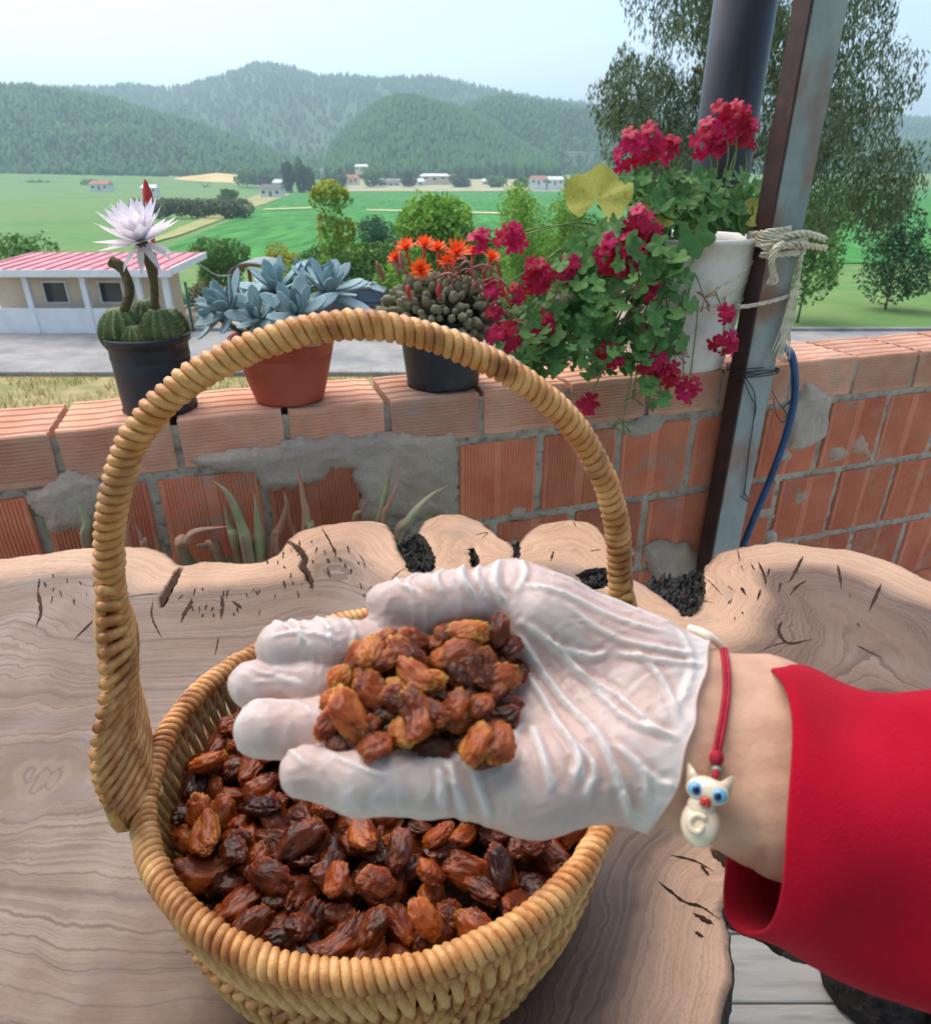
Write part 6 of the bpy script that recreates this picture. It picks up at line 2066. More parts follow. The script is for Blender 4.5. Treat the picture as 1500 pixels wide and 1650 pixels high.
# lines to the bucket
bk_h = float(on_y(1108, 378, P4[1])[2] - P4[2])
bk_r = pxsize(np.array([P4[0], P4[1], P4[2] + bk_h]), 112)
ax4 = np.array([P4[0], P4[1], 0])
def buck(ang, z, off=0.003):
    f = np.clip((z - P4[2]) / bk_h, 0, 1)
    r = pxsize(P4, 82) + (bk_r - pxsize(P4, 82)) * f + off
    return np.array([P4[0] + r * math.cos(ang), P4[1] + r * math.sin(ang), z])
za = P4[2] + 0.215
strand([pw(1226, 412, .05)] + [buck(R_(-18 - 20 * k), P4[2] + 0.262 - 0.026 * k) for k in range(5)], 0.0030, 7, 3)
strand([pw(1290, 470, .06), pw(1240, 486, .068), pw(1190, 494, .05)] + [buck(R_(-30 - 20 * k), P4[2] + 0.16 - 0.004 * k) for k in range(5)], 0.0030, 7, 3)
strand([pw(1226, 412, .05)] + [buck(R_(-6 - 22 * k), P4[2] + 0.225 - 0.02 * k, 0.005) for k in range(4)], 0.0016, 7, 2)

# ---- tie wire round the post with hanging ends
M['wire'] = pm('tie_wire', S(44, 48, 54), S(66, 68, 72), 100, 0.5, metal=0.4)
wr = empty('tie_wire', pw(1220, 600), 'dark tie wire wound round the post with loose ends hanging', 'wire')
zw = pw(1220, 603)[2]
for k in range(4):
    P = around(zw - 0.006 + 0.004 * k, zw + 0.006 + 0.003 * k, k)
    mb = MB(); mb.tube(bez(P, 6), 0.0012, 6); mb.build('turn', M['wire'], wr)
for pl in ([(1196, 606), (1210, 640), (1218, 655), (1212, 690), (1205, 740), (1200, 790)], [(1200, 606), (1215, 632), (1216, 660), (1208, 720), (1198, 800)], [(1198, 790), (1206, 808), (1194, 800)]):
    mb = MB(); mb.tube(bez([pw(u, v, .0655) for u, v in pl], 6), 0.0012, 6); mb.build('wire_end', M['wire'], wr)
mb = MB(); mb.tube(bez([pw(u, v, .064) for u, v in [(1244, 630), (1255, 650), (1268, 668), (1262, 680), (1250, 665), (1246, 640)]], 6), 0.0011, 6); mb.build('wire_end', M['wire'], wr)

# ---- blue hose
M['hose'] = pm('blue_hose', S(24, 64, 104), S(36, 84, 128), 20, 0.4, spec=0.5)
hp_ = [pw(1240, 545, -.25), pw(1250, 553, -.12), pw(1264, 560, -.02)] + [pw(u, v, .045) for u, v in [(1275, 572), (1281, 610), (1277, 660), (1262, 715), (1240, 775), (1215, 835), (1195, 890), (1185, 950)]]
hp_.append(np.array([hp_[-1][0], hp_[-1][1], 0.03]))
mb = MB(); mb.tube(bez(hp_, 9), 0.0088, 12)
ho = tag(mb.build('garden_hose', M['hose']), 'blue garden hose hanging down beside the steel post', 'hose')
mb = MB(); mb.tube(bez([np.array(p) + WN * 0.0085 for p in hp_], 9), 0.0012, 6); link('stripe', mb.mesh('stripe'), pm('hose_stripe', S(70, 120, 160), None, 10, 0.4), ho)

# ================================================================ white bucket
bucket = empty('bucket', P4, 'dirty white plastic bucket of trailing geraniums tied to the post', 'bucket')
r0, r1_ = pxsize(P4, 82), bk_r
h = float(on_y(1108, 378, P4[1])[2] - P4[2])
bk_top = h
prof = [(0.001, 0.006), (r0 * .9, 0.006), (r0 * .95, 0.0), (r0, 0.003)]
for k in range(1, 9): prof.append((r0 + (r1_ - r0) * 0.93 * k / 8, 0.003 + (h - 0.065) * k / 8))
prof += [(r1_ * .985, h - 0.060), (r1_ * .99, h - 0.012), (r1_ * 1.02, h - 0.010), (r1_ * 1.025, h - 0.003), (r1_ * 1.01, h), (r1_ * .985, h - 0.002), (r1_ * .975, h - 0.02), (r1_ * .96, h - 0.05)]
mb = MB(); mb.lathe(prof, P4, 64); mb.build('body', M['white_plastic'], bucket)
mb = MB(); mb.lathe([(0.001, h - 0.03), (r1_ * .965, h - 0.04)], P4, 40); mb.build('soil', M['soil'], bucket)
for k in range(20):
    a = 2 * math.pi * k / 20
    b = np.array([P4[0] + (r0 + (r1_ - r0) * .5 + .001) * math.cos(a), P4[1] + (r0 + (r1_ - r0) * .5 + .001) * math.sin(a), P4[2] + h * .42])

# ================================================================ trailing geranium
M['ger_leaf'] = pm('geranium_leaf', S(72, 122, 60), S(108, 154, 84), 22, 0.38, bump=0.0006, bscale=70, rnd=0.30, c3=S(136, 170, 104), s3=16, l3=0.56, h3=0.75, translucent=0.2)
M['ger_yellow'] = pm('yellowing_leaf', S(150, 156, 62), S(176, 174, 84), 14, 0.55, c3=S(150, 104, 54), s3=7, l3=0.58, h3=0.72, translucent=0.3)
M['ger_stem'] = pm('geranium_stem', S(96, 122, 66), S(122, 140, 84), 30, 0.6)
M['ger_petal'] = pm('magenta_petal', S(174, 14, 58), S(198, 26, 76), 60, 0.5, rnd=0.22, translucent=0.25, c3=S(150, 10, 54), s3=90)
M['ger_dry'] = pm('withered_flower', S(140, 96, 80), S(170, 126, 104), 60, 0.85)
gt = np.array([P4[0], P4[1], P4[2] + h - 0.035])
ger = empty('geranium', gt, 'trailing ivy geranium with magenta flower heads spilling from the bucket', 'geranium')

def lobed_leaf(seed, lobes=5, deep=0.34):
    r = random.Random(seed)
    n = 25
    V = [(0, 0, 0)]; F = []
    ringsv = (0.5, 1.0)
    for fr in ringsv:
        for k in range(n):
            a = -math.pi * 0.86 + 2 * math.pi * 0.86 * k / (n - 1)
            lob = 1.04 - deep + deep * abs(math.cos(lobes * a * 0.5)) ** 1.1
            rr = fr * lob * (1.0 if fr < 1 else r.uniform(.96, 1.04))
            x, y = rr * math.cos(a) + 0.12 * fr, rr * math.sin(a)
            z = 0.22 * fr * fr * (0.6 + 0.5 * math.cos(lobes * a)) - 0.10 * (x * x) + r.uniform(-.03, .03) * fr
            V.append((x, y, z))
    for k in range(n - 1):
        F.append((0, 1 + k, 2 + k))
        F.append((1 + k, 1 + n + k, 2 + n + k, 2 + k))
    mb = MB(); mb.add(V, F); return mb.mesh('leaf')
LM = [lobed_leaf(s) for s in range(5)]
for m_ in LM: m_.materials.append(M['ger_leaf'])
LY = lobed_leaf(77, 5, 0.14); LY.materials.append(M['ger_yellow'])

def place_leaf(p, nrm, tip, size, me=None, parent=None):
    z = np.asarray(nrm, float); z /= np.linalg.norm(z)
    x = np.asarray(tip, float); x = x - z * x.dot(z); x /= max(np.linalg.norm(x), 1e-6)
    y = np.cross(z, x)
    o = link('leaf', me or random.choice(LM), None, ger)
    o.matrix_local = Matrix(np.vstack([np.c_[np.stack([x, y, z], 1) * size, np.asarray(p) - gt], [0, 0, 0, 1]]).tolist())
    return o
def gpt(u, v, d): return on_plane(u, v, W0 + WN * d, WN)    # d metres in front of the wall face
def bucket_d(u):                                              # how far out of the wall face the bucket front reaches
    return 0.02 + 0.0 * u
stems = MB()
def stem(a, b, sag, r=0.0022):
    m_ = (np.asarray(a) + np.asarray(b)) / 2 + np.array([random.uniform(-.02, .02), random.uniform(-.02, .02), sag])
    mb = MB(); mb.tube(bez([a, m_, b], 6), [r] * 12 + [r * .7], 6); mb.build('stem', M['ger_stem'], ger)

# foliage clumps: (u, v, half width px, half height px, distance out of the wall face, number, size m)
clumps = [(1160, 310, 70, 32, -0.06, 34, .024), (1120, 345, 75, 28, -0.02, 34, .026), (1050, 320, 50, 45, -0.04, 24, .024), (1010, 370, 45, 40, 0.02, 22, .027), (960, 400, 50, 35, 0.0, 20, .028), (930, 470, 60, 55, 0.02, 46, .029),
          (900, 540, 60, 45, 0.04, 44, .027), (870, 585, 45, 18, 0.05, 16, .026), (985, 500, 55, 60, 0.06, 44, .028), (1010, 560, 60, 40, 0.08, 34, .026), (1045, 430, 50, 45, 0.07, 30, .028), (1075, 470, 40, 45, 0.08, 18, .026),
          (1060, 540, 45, 45, 0.09, 26, .023), (950, 575, 40, 25, 0.08, 18, .022), (1055, 630, 25, 22, 0.10, 9, .024), (845, 500, 40, 40, 0.0, 20, .024), (830, 560, 30, 25, 0.02, 10, .022), (1100, 300, 60, 30, -0.03, 22, .022), (1200, 350, 28, 22, -0.02, 12, .026), (1030, 300, 30, 30, -0.05, 10, .022)]
for (u, v, hw, hh, d, n, sz) in clumps:
    anchors = []
    for k in range(3):
        a = gpt(u + random.uniform(-hw, hw) * .6, v + random.uniform(-hh, hh) * .6, d - 0.01)
        stem(gt + np.array([random.uniform(-.08, .05), random.uniform(-.09, 0), 0.01]), a, 0.03 if v < 420 else 0.05)
        anchors.append(a)
    for k in range(int(n * 1.15)):
        w = random.uniform(0, 6.3); rr = math.sqrt(random.random())
        p = gpt(u + hw * rr * math.cos(w), v + hh * rr * math.sin(w), d + random.uniform(-0.05, 0.045))
        nrm = np.array([random.uniform(-.7, .7), -0.75 + random.uniform(-.3, .5), 0.55 + random.uniform(-.5, .5)])
        tip = np.array([random.uniform(-1, 1), random.uniform(-.3, .3), random.uniform(-1.2, .3)])
        place_leaf(p, nrm, tip, sz * random.uniform(.42, .98))
        if k % 5 == 0:
            stem(random.choice(anchors), p, 0.0, 0.0013)
# big yellowing leaf and two pale ones
place_leaf(gpt(962, 322, -0.02), (-0.1, -0.75, 0.6), (0.1, 0, 1), 0.066, LY)
stem(gpt(962, 330, -0.02), gpt(1000, 390, 0.0), 0.0)
place_leaf(gpt(1060, 345, 0.01), (0.3, -0.6, 0.6), (0.6, 0, 0.4), 0.034, LY)
place_leaf(gpt(1118, 378, 0.05), (0.1, -0.95, 0.2), (0.2, 0, -1), 0.040)
place_leaf(gpt(1212, 345, 0.0), (-0.2, -0.7, 0.6), (0.6, 0, 0.4), 0.034, LY)

# florets: five petals, shared mesh
def floret_mesh(seed):
    r = random.Random(seed)
    mb = MB()
    for k in range(5):
        a = 2 * math.pi * k / 5 + r.uniform(-.2, .2)
        L_, w = r.uniform(.8, 1.05), r.uniform(.72, .95)
        if k in (0, 1): w *= 0.75
        V = []; F = []
        n = 6
        for i in range(n):
            t = i / (n - 1)
            ww = w * math.sin(math.pi * (0.08 + 0.80 * t)) ** 0.8 * (0.5 + 0.6 * t)
            for s_ in (-1, 0, 1):
                x, y = t * L_, s_ * ww / 2
                z = 0.30 * t - 0.25 * t * t * t + (0.10 if s_ else 0) * math.sin(k * 3.1) + r.uniform(-.04, .04)
                V.append((x * math.cos(a) - y * math.sin(a), x * math.sin(a) + y * math.cos(a), z))
        for i in range(n - 1):
            for s_ in range(2):
                q = i * 3 + s_
                F.append((q, q + 3, q + 4, q + 1))
        mb.add(V, F)
    me = mb.mesh('floret'); me.materials.append(M['ger_petal']); return me
FL = [floret_mesh(s) for s in range(4)]
heads = [  # u, v, radius px, florets, out of wall face
    (1018, 242, 30, 9, -.05), (1048, 232, 26, 8, -.05), (1075, 240, 18, 4, -.05), (1142, 222, 26, 8, -.05), (1160, 230, 18, 5, -.04), (1188, 190, 22, 8, -.05), (1200, 212, 18, 5, -.05), (1205, 232, 10, 2, -.04), (1165, 180, 14, 3, -.05),
    (1030, 362, 24, 7, .06), (1048, 382, 16, 4, .06), (985, 410, 26, 8, .06), (1015, 405, 26, 8, .07), (1012, 428, 18, 5, .07), (870, 446, 24, 9, .04), (862, 430, 14, 3, .04), (916, 432, 17, 5, .04), (822, 380, 20, 6, .02), (770, 388, 16, 4, .0),
    (832, 472, 13, 3, .03), (812, 540, 22, 6, .05), (876, 530, 24, 8, .05), (978, 572, 16, 5, .10), (992, 575, 12, 3, .10), (1055, 585, 22, 7, .11), (1075, 602, 20, 6, .115), (1112, 625, 17, 5, .11), (1105, 640, 12, 2, .11), (1168, 552, 20, 6, .09), (1170, 505, 10, 3, .09),
    (1046, 466, 16, 4, .09), (943, 655, 14, 4, .09), (795, 470, 9, 2, .02), (798, 505, 8, 2, .02)]
for (u, v, rp, n, d) in heads:
    c = gpt(u, v, d)
    R0 = pxsize(c, rp)
    hd_ = empty('flower_head', c - gt); hd_.parent = ger
    for k in range(n):
        w = k * 2.4; rr = math.sqrt((k + 0.5) / n)
        off = np.array([R0 * rr * math.cos(w), -R0 * .35 * (1 - rr) + random.uniform(-.006, .006), R0 * rr * math.sin(w)])
        ax = off / R0 + np.array([random.uniform(-.4, .4), -0.75, random.uniform(-.2, .5)])
        x, y, z = frame(ax)
        s_ = random.uniform(.016, .0215)
        o = link('floret', random.choice(FL), None, hd_)
        o.matrix_local = Matrix(np.vstack([np.c_[np.stack([x, y, z], 1) * s_, off], [0, 0, 0, 1]]).tolist())
    tgt = gt + np.array([(c[0] - gt[0]) * .35, -0.05, 0.03]) if v > 330 else gpt(u * .55 + 1110 * .45, 345, -.03)
    stem(tgt, c + np.array([0, 0.008, -0.004]), 0.01 if v < 300 else 0.03, 0.0016)
# withered heads: dry stars
for (u, v, d) in [(1030, 505, .09), (1040, 530, .09), (1135, 480, .09), (1010, 463, .08), (825, 515, .05), (900, 470, .06), (1090, 570, .09), (960, 588, .1), (1120, 320, -.02), (1020, 640, .1), (1003, 680, .09)]:
    c = gpt(u, v, d)
    mb = MB()
    for k in range(9):
        dv = np.array([random.uniform(-1, 1), -0.3, random.uniform(-1, 1)]); dv /= np.linalg.norm(dv)
        mb.tube([c, c + dv * 0.012, c + dv * random.uniform(.018, .028) + np.array([0, 0, -.002])], [0.0009, 0.0011, 0.0022], 5)
    mb.build('withered_head', M['ger_dry'] if v < 600 else M['ger_stem'], ger)
    stem(gt + np.array([(c[0] - gt[0]) * .5, -0.08, -0.02]), c, 0.03, 0.0014)
# ================================================================ trees, shrubs, houses beyond the wall
def leaf_mat(name, a, b, c=None, tl=0.25):
    return pm(name, a, b, 1.2, 0.6, c3=c, s3=0.6, tone=0.45, translucent=tl)
M['lf_bright'] = leaf_mat('bright_foliage', S(112, 158, 58), S(142, 182, 76))
M['lf_green'] = leaf_mat('green_foliage', S(80, 122, 58), S(106, 146, 74))
M['lf_dark'] = leaf_mat('dark_foliage', S(54, 88, 58), S(76, 108, 72))
M['lf_blue'] = leaf_mat('blue_green_foliage', S(54, 92, 66), S(78, 116, 82))
M['lf_yellow'] = leaf_mat('yellow_foliage', S(150, 156, 50), S(182, 178, 70))
M['lf_olive'] = leaf_mat('olive_foliage', S(104, 118, 92), S(130, 142, 114))
M['lf_euc'] = leaf_mat('eucalyptus_foliage', S(78, 96, 66), S(108, 122, 88), tl=0.15)
M['trunk'] = pm('tree_bark', S(92, 80, 66), S(122, 108, 90), 6, 0.9, bump=0.01, bscale=20)

def leaf_cloud(blobs, n, size, seed, droop=0.0, aspect=0.5, shell=0.55):
    """many small leaf-shaped faces spread through the volume of the blobs: list of (centre, radii)"""
    r = np.random.default_rng(seed)
    vol = np.array([b[1][0] * b[1][1] * b[1][2] for b in blobs]) ** 0.7
    pick = r.choice(len(blobs), n, p=vol / vol.sum())
    C = np.array([b[0] for b in blobs])[pick]; Rr = np.array([b[1] for b in blobs])[pick]
    d = r.normal(size=(n, 3)); d /= np.linalg.norm(d, axis=1)[:, None]
    rad = shell + (1 - shell) * r.uniform(0, 1, n) ** 0.5
    rad *= 0.82 + 0.36 * vnoise(d * 2.3 + pick[:, None] * 7.7, seed)
    P = C + d * Rr * rad[:, None]
    t = r.normal(size=(n, 3)) + np.array([0, 0, -droop * 2.5]); t /= np.linalg.norm(t, axis=1)[:, None]
    s_ = np.cross(t, r.normal(size=(n, 3))); s_ /= np.linalg.norm(s_, axis=1)[:, None]
    nrm = np.cross(t, s_)
    L = size * r.uniform(0.6, 1.3, n)[:, None]
    W = L * aspect
    V = np.stack([P - t * L * .5, P + s_ * W * .5 + nrm * W * .12, P + t * L * .5, P - s_ * W * .5 + nrm * W * .12], 1).reshape(-1, 3)
    F = np.arange(4 * n).reshape(-1, 4)
    return V, F, np.repeat(r.uniform(0, 1, n), 4)

def limbs(base, top, spread, n, r, seed):
    rr = random.Random(seed)
    mb = MB()
    b = np.array(base, float); t = np.array(top, float)
    mid = b + (t - b) * .5 + np.array([rr.uniform(-.1, .1), rr.uniform(-.1, .1), 0]) * spread
    mb.tube(bez([b, mid, t], 6), [r * (1 - .7 * k / 12) for k in range(13)], 8)
    for k in range(n):
        f = rr.uniform(.35, .95)
        p = b + (t - b) * f
        a = rr.uniform(0, 6.3)
        q = p + np.array([math.cos(a) * spread * rr.uniform(.5, 1), math.sin(a) * spread * rr.uniform(.5, 1), spread * rr.uniform(.2, .8)])
        mb.tube(bez([p, (p + q) / 2 + np.array([0, 0, .08 * spread]), q], 4), [r * .45 * (1 - .7 * i / 8) for i in range(9)], 6)
    return mb

def tree(name, label, cat, base, blobs, n, size, mat, seed, trunk_r=0.08, group=None, droop=0.0, aspect=0.5, extra=None, nl=6):
    t = empty(name, base, label, cat, group)
    top = max(blobs, key=lambda b: b[0][2])[0]
    sp = max(b[1][0] for b in blobs)
    limbs(base, (base[0] + (top[0] - base[0]) * .5, base[1], base[2] + (top[2] - base[2]) * .9), sp, nl, trunk_r, seed).build('trunk', M['trunk'], t)
    V, F, tn = leaf_cloud(blobs, n, size, seed, droop, aspect)
    me = np_mesh('crown', V - np.array(base), F); fattr(me, 'tone', tn)
    link('crown', me, mat, t)
    if extra:
        V, F, tn = leaf_cloud(extra[0], extra[1], extra[2], seed + 1, 0, .8)
        me = np_mesh('blossom', V - np.array(base), F); fattr(me, 'tone', tn)
        link('blossom', me, extra[3], t)
    return t

def bush_px(name, label, cat, u, vtop, vbot, wpx, Y, mat, seed, n=2600, size=None, group=None, lobes=7, extra=None, droop=0.0, ground=None, trunk_r=0.05):
    """shrub at distance Y seen between vtop and vbot"""
    top = on_y(u, vtop, Y); gz = float(gheight(top[0], Y)) if ground is None else ground
    low = on_y(u, vbot, Y)[2]
    px = (Y * cP - (top[2] - CAM[2]) * sP) / FPX
    rw = wpx * px / 2; hh = (top[2] - low) / 2
    r = random.Random(seed)
    blobs = []
    for k in range(lobes):
        a = r.uniform(0, 6.3); f = math.sqrt(r.random()) * .62
        z = r.uniform(-.55, .62)
        q = r.uniform(.36, .6)
        blobs.append(((top[0] + rw * f * math.cos(a) * (1 - .3 * max(0, z)), Y + rw * f * math.sin(a), low + hh * (1 + z)), (rw * q, rw * q, hh * q * r.uniform(.8, 1.2))))
    blobs.append(((top[0], Y, low + hh * .8), (rw * .6, rw * .6, hh * .75)))
    blobs.append(((top[0] + r.uniform(-.2, .2) * rw, Y, top[2] - hh * .4), (rw * .4, rw * .4, hh * .42)))
    return tree(name, label, cat, (top[0], Y, gz), blobs, n, size or max(.10, rw * .10), mat, seed, trunk_r, group, droop, extra=extra)

bush_px('shrub', 'dark green shrub beside the pink roofed house', 'shrub', 345, 382, 480, 125, 34, M['lf_green'], 1, 5200)
bush_px('shrub', 'yellow-green shrub behind the wooden gazebo', 'shrub', 450, 390, 455, 90, 38, M['lf_yellow'], 2, 3400)
bush_px('shrub', 'green shrub between the gazebo and the blossoming tree', 'shrub', 512, 392, 480, 140, 36, M['lf_green'], 3, 5600)
bush_px('shrub', 'small blue-green round shrub left of the orange cactus flowers', 'shrub', 606, 350, 430, 84, 40, M['lf_blue'], 4, 3800)
bush_px('shrub', 'wide green shrub mass below the blue-green shrub', 'shrub', 610, 388, 490, 200, 34, M['lf_green'], 5, 8000)
bush_px('tree', 'bright green bushy tree above the orange cactus flowers', 'tree', 712, 318, 455, 180, 33, M['lf_bright'], 6, 11000, lobes=10)
bush_px('shrub', 'mid green shrub right of the bright bushy tree', 'shrub', 778, 375, 490, 130, 32, M['lf_green'], 7, 5600)
bush_px('tree', 'light green feathery tree left of the yellowing leaf', 'tree', 850, 284, 520, 105, 26, M['lf_bright'], 8, 9500, lobes=11, droop=.6)
bush_px('tree', 'light green feathery tree behind the yellowing leaf', 'tree', 910, 283, 520, 110, 27, M['lf_bright'], 9, 9500, lobes=11, droop=.6)
bush_px('shrub', 'green shrub behind the left flowers of the geranium', 'shrub', 800, 400, 540, 110, 28, M['lf_green'], 10, 4200)
bush_px('shrub', 'tall green shrub behind the middle of the geranium', 'shrub', 960, 345, 545, 150, 28, M['lf_green'], 12, 5000)
bush_px('shrub', 'low green shrub just right of the gazebo', 'shrub', 470, 425, 500, 80, 30, M['lf_bright'], 81, 3400)
bush_px('shrub', 'green shrub directly behind the peanut cactus', 'shrub', 655, 392, 500, 120, 30, M['lf_bright'], 82, 5600)
bush_px('shrub', 'green roadside shrub behind the dark blue car', 'shrub', 560, 418, 500, 120, 30.5, M['lf_green'], 83, 5200)
bush_px('shrub', 'green shrub below the light green feathery trees', 'shrub', 870, 400, 545, 140, 27.5, M['lf_green'], 84, 5600)
# slender tree with yellow blossom
tp_ = on_y(540, 300, 31)
gz_ = float(gheight(tp_[0], 31))
def at(u, v, Y=31): return tuple(on_y(u, v, Y))
tree('blossom_tree', 'slender tree with clusters of yellow blossom at its top', 'tree', (on_y(545, 400, 31)[0], 31, gz_),
     [(at(530, 312), (.6, .6, .45)), (at(512, 322), (.4, .4, .35)), (at(550, 320), (.45, .4, .4)), (at(536, 345), (.45, .4, .5)), (at(548, 375), (.7, .6, .6)), (at(530, 385), (.6, .6, .6)), (at(555, 405), (.8, .7, .6)), (at(540, 425), (.9, .8, .6))],
     2300, .17, M['lf_bright'], 13, .05, extra=([(at(530, 302), (.5, .5, .35)), (at(512, 312), (.35, .35, .3)), (at(548, 312), (.4, .35, .3)), (at(556, 370), (.5, .4, .5)), (at(522, 360), (.3, .3, .5))], 800, .16, M['lf_yellow']))
# far trees in the valley
bush_px('tree', 'round green tree at the end of the olive hedge', 'tree', 365, 303, 325, 36, 330, M['lf_green'], 14, 1400, 1.2, ground=FZ, trunk_r=.3)
for k, (u, vt, w) in enumerate([(462, 258, 26), (480, 252, 28), (496, 268, 20)]):
    bush_px('tall_tree', ['leftmost tall dark tree of the three in the valley', 'middle tall dark tree of the three in the valley', 'rightmost tall dark tree of the three in the valley'][k], 'tree', u, vt, 312, w, 560, M['lf_dark'], 20 + k, 1500, 2.2, group='tall dark valley trees', ground=FZ, trunk_r=.5)
for k, (u, vt, vb, w) in enumerate([(395, 268, 298, 44), (425, 278, 300, 30), (545, 272, 300, 40), (600, 268, 300, 44), (655, 275, 300, 36), (740, 280, 302, 40), (800, 282, 303, 44), (845, 282, 303, 36), (905, 280, 302, 40), (965, 276, 302, 50), (250, 300, 312, 60), (330, 300, 312, 50), (150, 290, 312, 60), (60, 290, 312, 70), (1010, 270, 302, 60)]):
    bush_px('tree', '%s clump of trees among the valley houses' % ['First', 'Second', 'Third', 'Fourth', 'Fifth', 'Sixth', 'Seventh', 'Eighth', 'Ninth', 'Tenth', 'Low left', 'Low middle', 'Far left', 'Outermost left', 'Outermost right'][k] + (', counted from the left' if k < 10 else ''), 'tree', u, vt, vb, w, 700, M['lf_dark'] if k % 3 else M['lf_green'], 40 + k, 900, 3.0, group='trees among the valley houses', ground=float(gheight(0, 700)), trunk_r=.5)
# olive hedge
hb = []
for k in range(16):
    u = 222 + k * 11.5
    p = on_y(u, 333 + random.uniform(-2, 3), 190); hb.append((tuple(p), (2.3, 2.3, 2.0 + random.uniform(-.3, .5))))
hc = on_y(310, 345, 190)
tree('olive_hedge', 'grey-green hedge of olive bushes at the left edge of the field', 'hedge', (hc[0], 190, FZ), hb, 6500, .75, M['lf_olive'], 61, .2)
# large eucalyptus at the right
EY = 15.0
eb = []
rr_ = random.Random(5)
for k in range(62):
    u = rr_.uniform(1010, 1440); v = rr_.uniform(-40, 340)
    if u < 1060 and not (100 < v < 220): u += 60
    p = on_y(u, v, EY + rr_.uniform(-1.4, 1.4)); eb.append((tuple(p), (rr_.uniform(.4, .75), rr_.uniform(.4, .75), rr_.uniform(.5, .95))))
for (u, v) in [(1005, 110), (1000, 175), (1010, 205), (1020, 150), (1030, 240), (1060, 280), (985, 165)]:
    eb.append((tuple(on_y(u, v, EY)), (.28, .3, .42)))
ec = on_y(1250, 200, EY)
tree('eucalyptus_tree', 'tall grey-green eucalyptus with drooping leaves behind the black pipe', 'tree', (ec[0], EY, GZ), eb, 62000, .115, M['lf_euc'], 71, .26, droop=1.1, aspect=.24, nl=26)
bush_px('shrub', 'green shrub by the road to the right of the post', 'shrub', 1330, 300, 500, 190, 27, M['lf_green'], 72, 4500)
bush_px('shrub', 'dark green shrub at the far right of the road', 'shrub', 1470, 330, 500, 150, 30, M['lf_dark'], 73, 3800)
bush_px('shrub', 'green garden shrub left of the pink roofed house', 'shrub', 30, 380, 500, 130, 36, M['lf_green'], 74, 3800)
bush_px('flower_bush', 'low bush with reddish flowers under the dark green shrub', 'shrub', 330, 455, 505, 90, 30, M['lf_dark'], 75, 2400, extra=([(tuple(on_y(335, 470, 29.5)), (.9, .3, .4))], 160, .12, pm('red_blossom', S(170, 80, 72), S(190, 110, 90), 3, .7, tone=.2)))

# dry grass on the near verge
def verge():
    n = 15000
    r = np.random.default_rng(3)
    x = r.uniform(-13, 14, n); y = r.uniform(10.5, 19.0, n)
    keep = vnoise(np.stack([x * .8, y * .8, 0 * x], 1), 4) > .3
    x, y = x[keep], y[keep]; n = len(x)
    h_ = r.uniform(.08, .30, n); a = r.uniform(0, 6.3, n); w = .012
    lean = r.normal(0, .07, (n, 2))
    B = np.stack([x, y, np.full(n, GZ)], 1)
    d = np.stack([np.cos(a) * w, np.sin(a) * w, 0 * a], 1)
    T = B + np.stack([lean[:, 0], lean[:, 1], h_], 1)
    V = np.stack([B - d, B + d, T], 1).reshape(-1, 3)
    me = np_mesh('verge_grass', V, np.arange(3 * n).reshape(-1, 3)); fattr(me, 'tone', np.repeat(r.uniform(0, 1, n), 3))
    tag(link('verge_grass', me, M['dry_grass']), 'dry yellowish grass on the verge behind the wall', 'grass', kind='stuff')
verge()
sheet('verge', [(-40, 5), (40, 5), (40, 18.95), (-40, 18.95)], pm('verge_soil', S(134, 124, 84), S(160, 148, 104), 2.5, .95, c3=S(112, 118, 66), s3=.8), .012, (10, 6))

# ---------------------------------------------------------------- pink roofed house
M['pink_roof'] = pm('pink_metal_roof', S(176, 98, 110), S(192, 116, 126), 1.5, .5, c3=S(200, 140, 146), s3=.6)
M['cream'] = pm('cream_plaster', S(214, 196, 168), S(226, 210, 186), 1.2, .85, bump=.004, bscale=20)
M['white_paint'] = pm('white_paint', S(222, 222, 220), S(234, 234, 232), 2, .6)
M['glass'] = pm('window_glass', S(40, 50, 58), S(58, 70, 78), 1, .12, spec=.7)
fr = on_z(275, 440, CAM[2] - 2.9); bk = on_z(331, 411, CAM[2] - 2.75)
hx1 = fr[0]; hy0 = fr[1]; hy1 = bk[1]; hx0 = hx1 - 7.0
ph = empty('pink_roofed_house', ((hx0 + hx1) / 2, (hy0 + hy1) / 2, GZ), 'low cream house with flat pink metal roof and white fascia', 'house')
zr = CAM[2] - 2.9; sk = (bk[0] - fr[0])
def skew(V): return [(x + sk * (y - hy0) / (hy1 - hy0), y, z) for x, y, z in V]
mb = MB(); mb.box(((hx0 + hx1) / 2, (hy0 + hy1) / 2, zr + .06), (7.0, hy1 - hy0, .10)); 
mb.v = [(x + sk * (y - hy0) / (hy1 - hy0), y, z + .15 * (y - hy0) / (hy1 - hy0)) for x, y, z in mb.v]
roof = mb.build('roof', M['pink_roof'], ph, False)
for k in range(14):
    x = hx0 + .25 + k * .5
    mb = MB(); mb.box((x, (hy0 + hy1) / 2, zr + .125), (.05, hy1 - hy0 - .05, .04)); mb.v = [(a + sk * (y - hy0) / (hy1 - hy0), y, z + .15 * (y - hy0) / (hy1 - hy0)) for a, y, z in mb.v]
    link('seam', mb.mesh('seam', False, org_of(roof)), M['pink_roof'], roof)
mb = MB(); mb.box(((hx0 + hx1) / 2, hy0 - .03, zr + .0), (7.06, .05, .24)); mb.build('fascia', M['white_paint'], ph, False)
mb = MB(); mb.box((hx1 + .03, (hy0 + hy1) / 2, zr + .06), (.05, hy1 - hy0, .24)); mb.v = [(a + sk * (y - hy0) / (hy1 - hy0), y, z + .1 * (y - hy0) / (hy1 - hy0)) for a, y, z in mb.v]; mb.build('fascia', M['white_paint'], ph, False)
